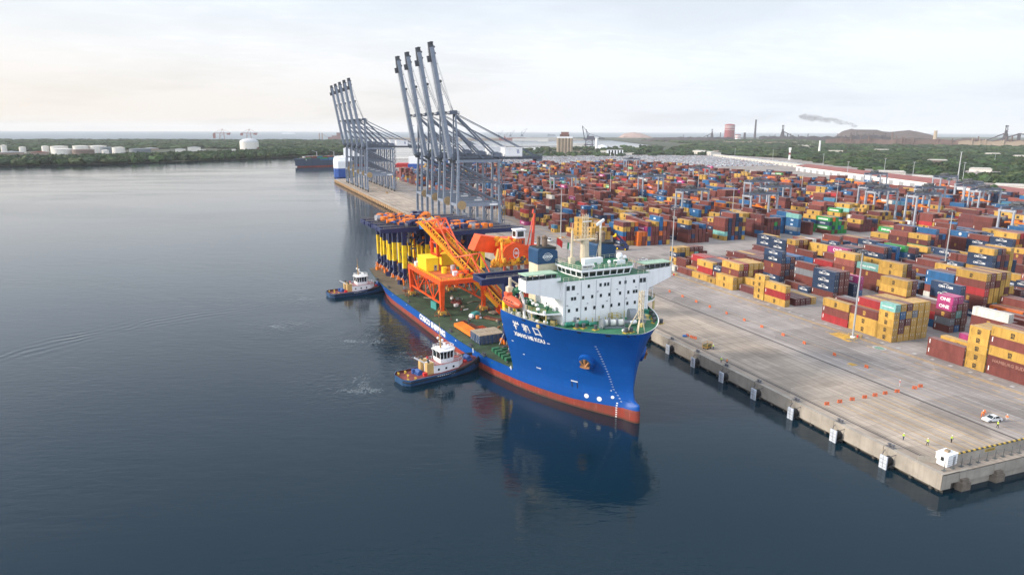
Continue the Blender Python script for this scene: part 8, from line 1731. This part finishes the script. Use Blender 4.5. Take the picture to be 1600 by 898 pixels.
# ------------------------------------------------------------------ other ships
def stretch(x0, y0, x1, y1): return (x0, y0), math.atan2(y1-y0, x1-x0)-PI/2
t = thing('car_carrier', 'blue and white ro-ro ship moored behind the far cranes, stern towards us', 'ship', (2, 985, 0), -0.115)
m = MB(); st = [(x*.79, y) for x, y in [(-17, 4), (-19, 14), (-19, 150), (-12, 190), (0, 205), (12, 190), (19, 150), (19, 14), (17, 4), (10, 0), (-10, 0)][::-1]]
m.prism(st, 3.5, 17); m.prism([(x*0.85, y*0.95+6) for x, y in st], -1, 3.5); m.build('hull', mat('roro_blue', (0.012, 0.07, 0.30), 0.45, streak=0.15, dirt=(0.1, 0.14, 0.3)), t); m = MB(); m.prism(st, 17, 27.5); m.prism([(x*0.93, y*0.97+3) for x, y in st], 27.5, 29); m.build('upper_hull', CLEANW, t)
m = MB(); m.bx(2, 14, 120, 134, 29, 44); m.bx(-8, 12, 60, 84, 29, 32); m.bx(-6, 6, 8, 20, 29, 33); m.blob((-9, 10, 29), 2.5); m.tube((0, 12, 33), (0, 12, 36), 2); m.build('superstructure', CLEANW, t); m = MB(); m.bx(3.5, 15.3, -0.5, 0.5, 3.0, 27.2); m.build('stern_ramp', mat('ramp_brown', (0.16, 0.13, 0.10), 0.7), t); m = MB(); m.bx(12, 14.4, -0.8, -0.5, 5, 22); m.build('ramp_side', YEL, t)
m = MB(); m.bar((8, 127, 44), (8, 127, 54), 1.2); m.bar((4, 127, 48), (12, 127, 48), .6); m.build('mast', GREY, t)
t = thing('container_ship', 'dark hulled container ship with stacked boxes arriving behind the ro-ro ship', 'ship', (-36, 1390, 0), R(-66))
m = MB(); st = [(0, -10), (9, 2), (15, 20), (16, 40), (16, 150), (13, 170), (-13, 170), (-16, 150), (-16, 40), (-15, 20), (-9, 2)]
m.prism(st, 2.2, 13, 0); m.prism([(x*1.02, y-2) for x, y in st if y < 50][::1], 13, 17, 0); m.prism([(x*0.93, y+4) for x, y in st], -1, 2.2, 1); m.build('hull', [mat('ship_navy', (0.03, 0.05, 0.09), 0.5), HRED], t)
m = MB(); m.bx(-14, 14, 118, 134, 13, 34); m.bx(-16, 16, 117, 125, 34, 37); m.bar((0, 124, 37), (0, 124, 46), 1); m.build('deckhouse', CLEANW, t)
m = MB(); m.col = []; rn = random.Random(8)
for y in range(8, 114, 13):
    for x in range(-14, 12, 3):
        for z in range(rn.choice((1, 2, 3, 3))): m.bx(x, x+2.4, y, y+12, 13+z*2.7, 15.6+z*2.7); m.col += [tuple(CC[rn.choice('BBBNbtGWYRg')])]*6
m.build('deck_containers', CM and container_material('ship_boxes'), t); m = MB(); [m.bar((0, y, 13), (0, y, 30), 1.2) or m.bar((0, y, 29), (6, y-14, 33), .7) for y in (40, 80)]; m.build('deck_cranes', GREY, t)
t = thing('moored_vessel', 'second ro-ro ship, white and blue, seen between the crane groups', 'ship', (150, 1180, 0.5), R(-78)); m = MB(); st2 = [(0, -8), (12, 6), (15, 24), (15, 150), (-15, 150), (-15, 24), (-12, 6)]; m.prism(st2, 1, 13, 0); m.build('hull', MATS['roro_blue'], t); m = MB(); m.prism([(x*.98, y+2) for x, y in st2], 13, 26); m.bx(-10, 10, 60, 80, 26, 34); m.build('upper_hull', CLEANW, t); m = MB()
for k in range(4): m.bx(15.02, 15.1, 30+k*28, 40+k*28, 12, 24)
m.build('blue_bands', MATS['roro_blue'], t)
for px, d, lab, h in ((450, 12500, 'white ship far out on the sea at left', 1.0), (861, 9800, 'faint grey cargo ship across the basin', 0.7)):
    t = far('distant_ship', lab, 'ship', px, d, 0); m = MB(); L = 105*h*d/12500*1.0; m.prism([(-L, -8), (L*0.85, -8), (L, 0), (L*0.85, 8), (-L, 8)][::1], 0, 22*h); m.build('hull', WHITE if h == 1 else FGR, t); m = MB(); m.bx(-L*0.9, L*0.75, -7, 7, 22*h, 34*h); m.bx(-L*0.9, -L*0.7, -7, 7, 34*h, 46*h); m.build('decks', CLEANW if h == 1 else FGR, t)
# pale harbour boxes on the spit and low port sheds
for k, (px, d, w, h, M_, lab) in enumerate(((826, 5000, 240, 14, TW, 'long pale port shed across the basin'), (800, 5200, 200, 16, FRED, 'low reddish port stacks under the far jib cranes'), (848, 4700, 70, 18, TW, 'pale square port shed left of the silo'), (700, 5200, 900, 10, MATS['tan_viaduct'], 'long tan spit of port land behind the near booms'), (900, 3000, 90, 16, TW, 'pale low shed right behind the silo'), (610, 1500, 90, 12, TW, 'white terminal shed beyond the far cranes'), (640, 1350, 60, 7, REDP, 'red low building behind the far apron'))):
    t = far('port_shed', lab, 'shed', px, d, 1.6, 'port sheds across the basin'); m = MB(); m.bx(-w/2, w/2, 0, 30, 0, h); m.build('wall', M_, t); m = MB(); m.prismx([(-w/2-1, h), (w/2+1, h), (w/2-4, h+3), (-w/2+4, h+3)], -1, 31); m.build('roof', M_, t)

# ------------------------------------------------------------------ smoke from the mill
def smoke():
    m = MB(); rn = random.Random(2); x0, y0 = px_at(1334, 5900); right = Vector((math.cos(HEAD+.45), -math.sin(HEAD+.45), 0))
    for k in range(46):
        t_ = k/45; c = Vector((x0, y0, 84))+right*(-360*t_**1.15)+Vector((0, 0, 20+75*t_**0.6+rn.uniform(-6, 10))); r = 11+20*t_+rn.uniform(-4, 6)
        m.blob(tuple(c), r, 1.25, 1, 0.62, 0, 0.3, rn, 8, 6)
    mt = bpy.data.materials.new('smoke_plume'); mt.use_nodes = True; n = mt.node_tree; n.nodes.clear(); v = n.nodes.new('ShaderNodeVolumePrincipled'); v.inputs['Color'].default_value = (0.16, 0.155, 0.165, 1); v.inputs['Density'].default_value = 0.018; o = n.nodes.new('ShaderNodeOutputMaterial'); n.links.new(v.outputs[0], o.inputs['Volume'])
    tag(m.build('smoke', mt), 'grey smoke drifting left from the steel mill', 'smoke', kind='stuff')
smoke()
# ------------------------------------------------------------------ haze: one box of thin air round everything below the sky
hm = MB(); hm.bx(-FAR-50, FAR+50, -2600, FAR+50, -6, 245)
ht = bpy.data.materials.new('haze_air'); ht.use_nodes = True; n = ht.node_tree; n.nodes.clear(); v = n.nodes.new('ShaderNodeVolumePrincipled'); v.inputs['Color'].default_value = (0.97, 0.975, 0.985, 1); v.inputs['Density'].default_value = 0.000036; o = n.nodes.new('ShaderNodeOutputMaterial'); n.links.new(v.outputs[0], o.inputs['Volume'])
tag(hm.build('haze', ht), 'thin pale haze over the harbour', 'haze', kind='stuff')
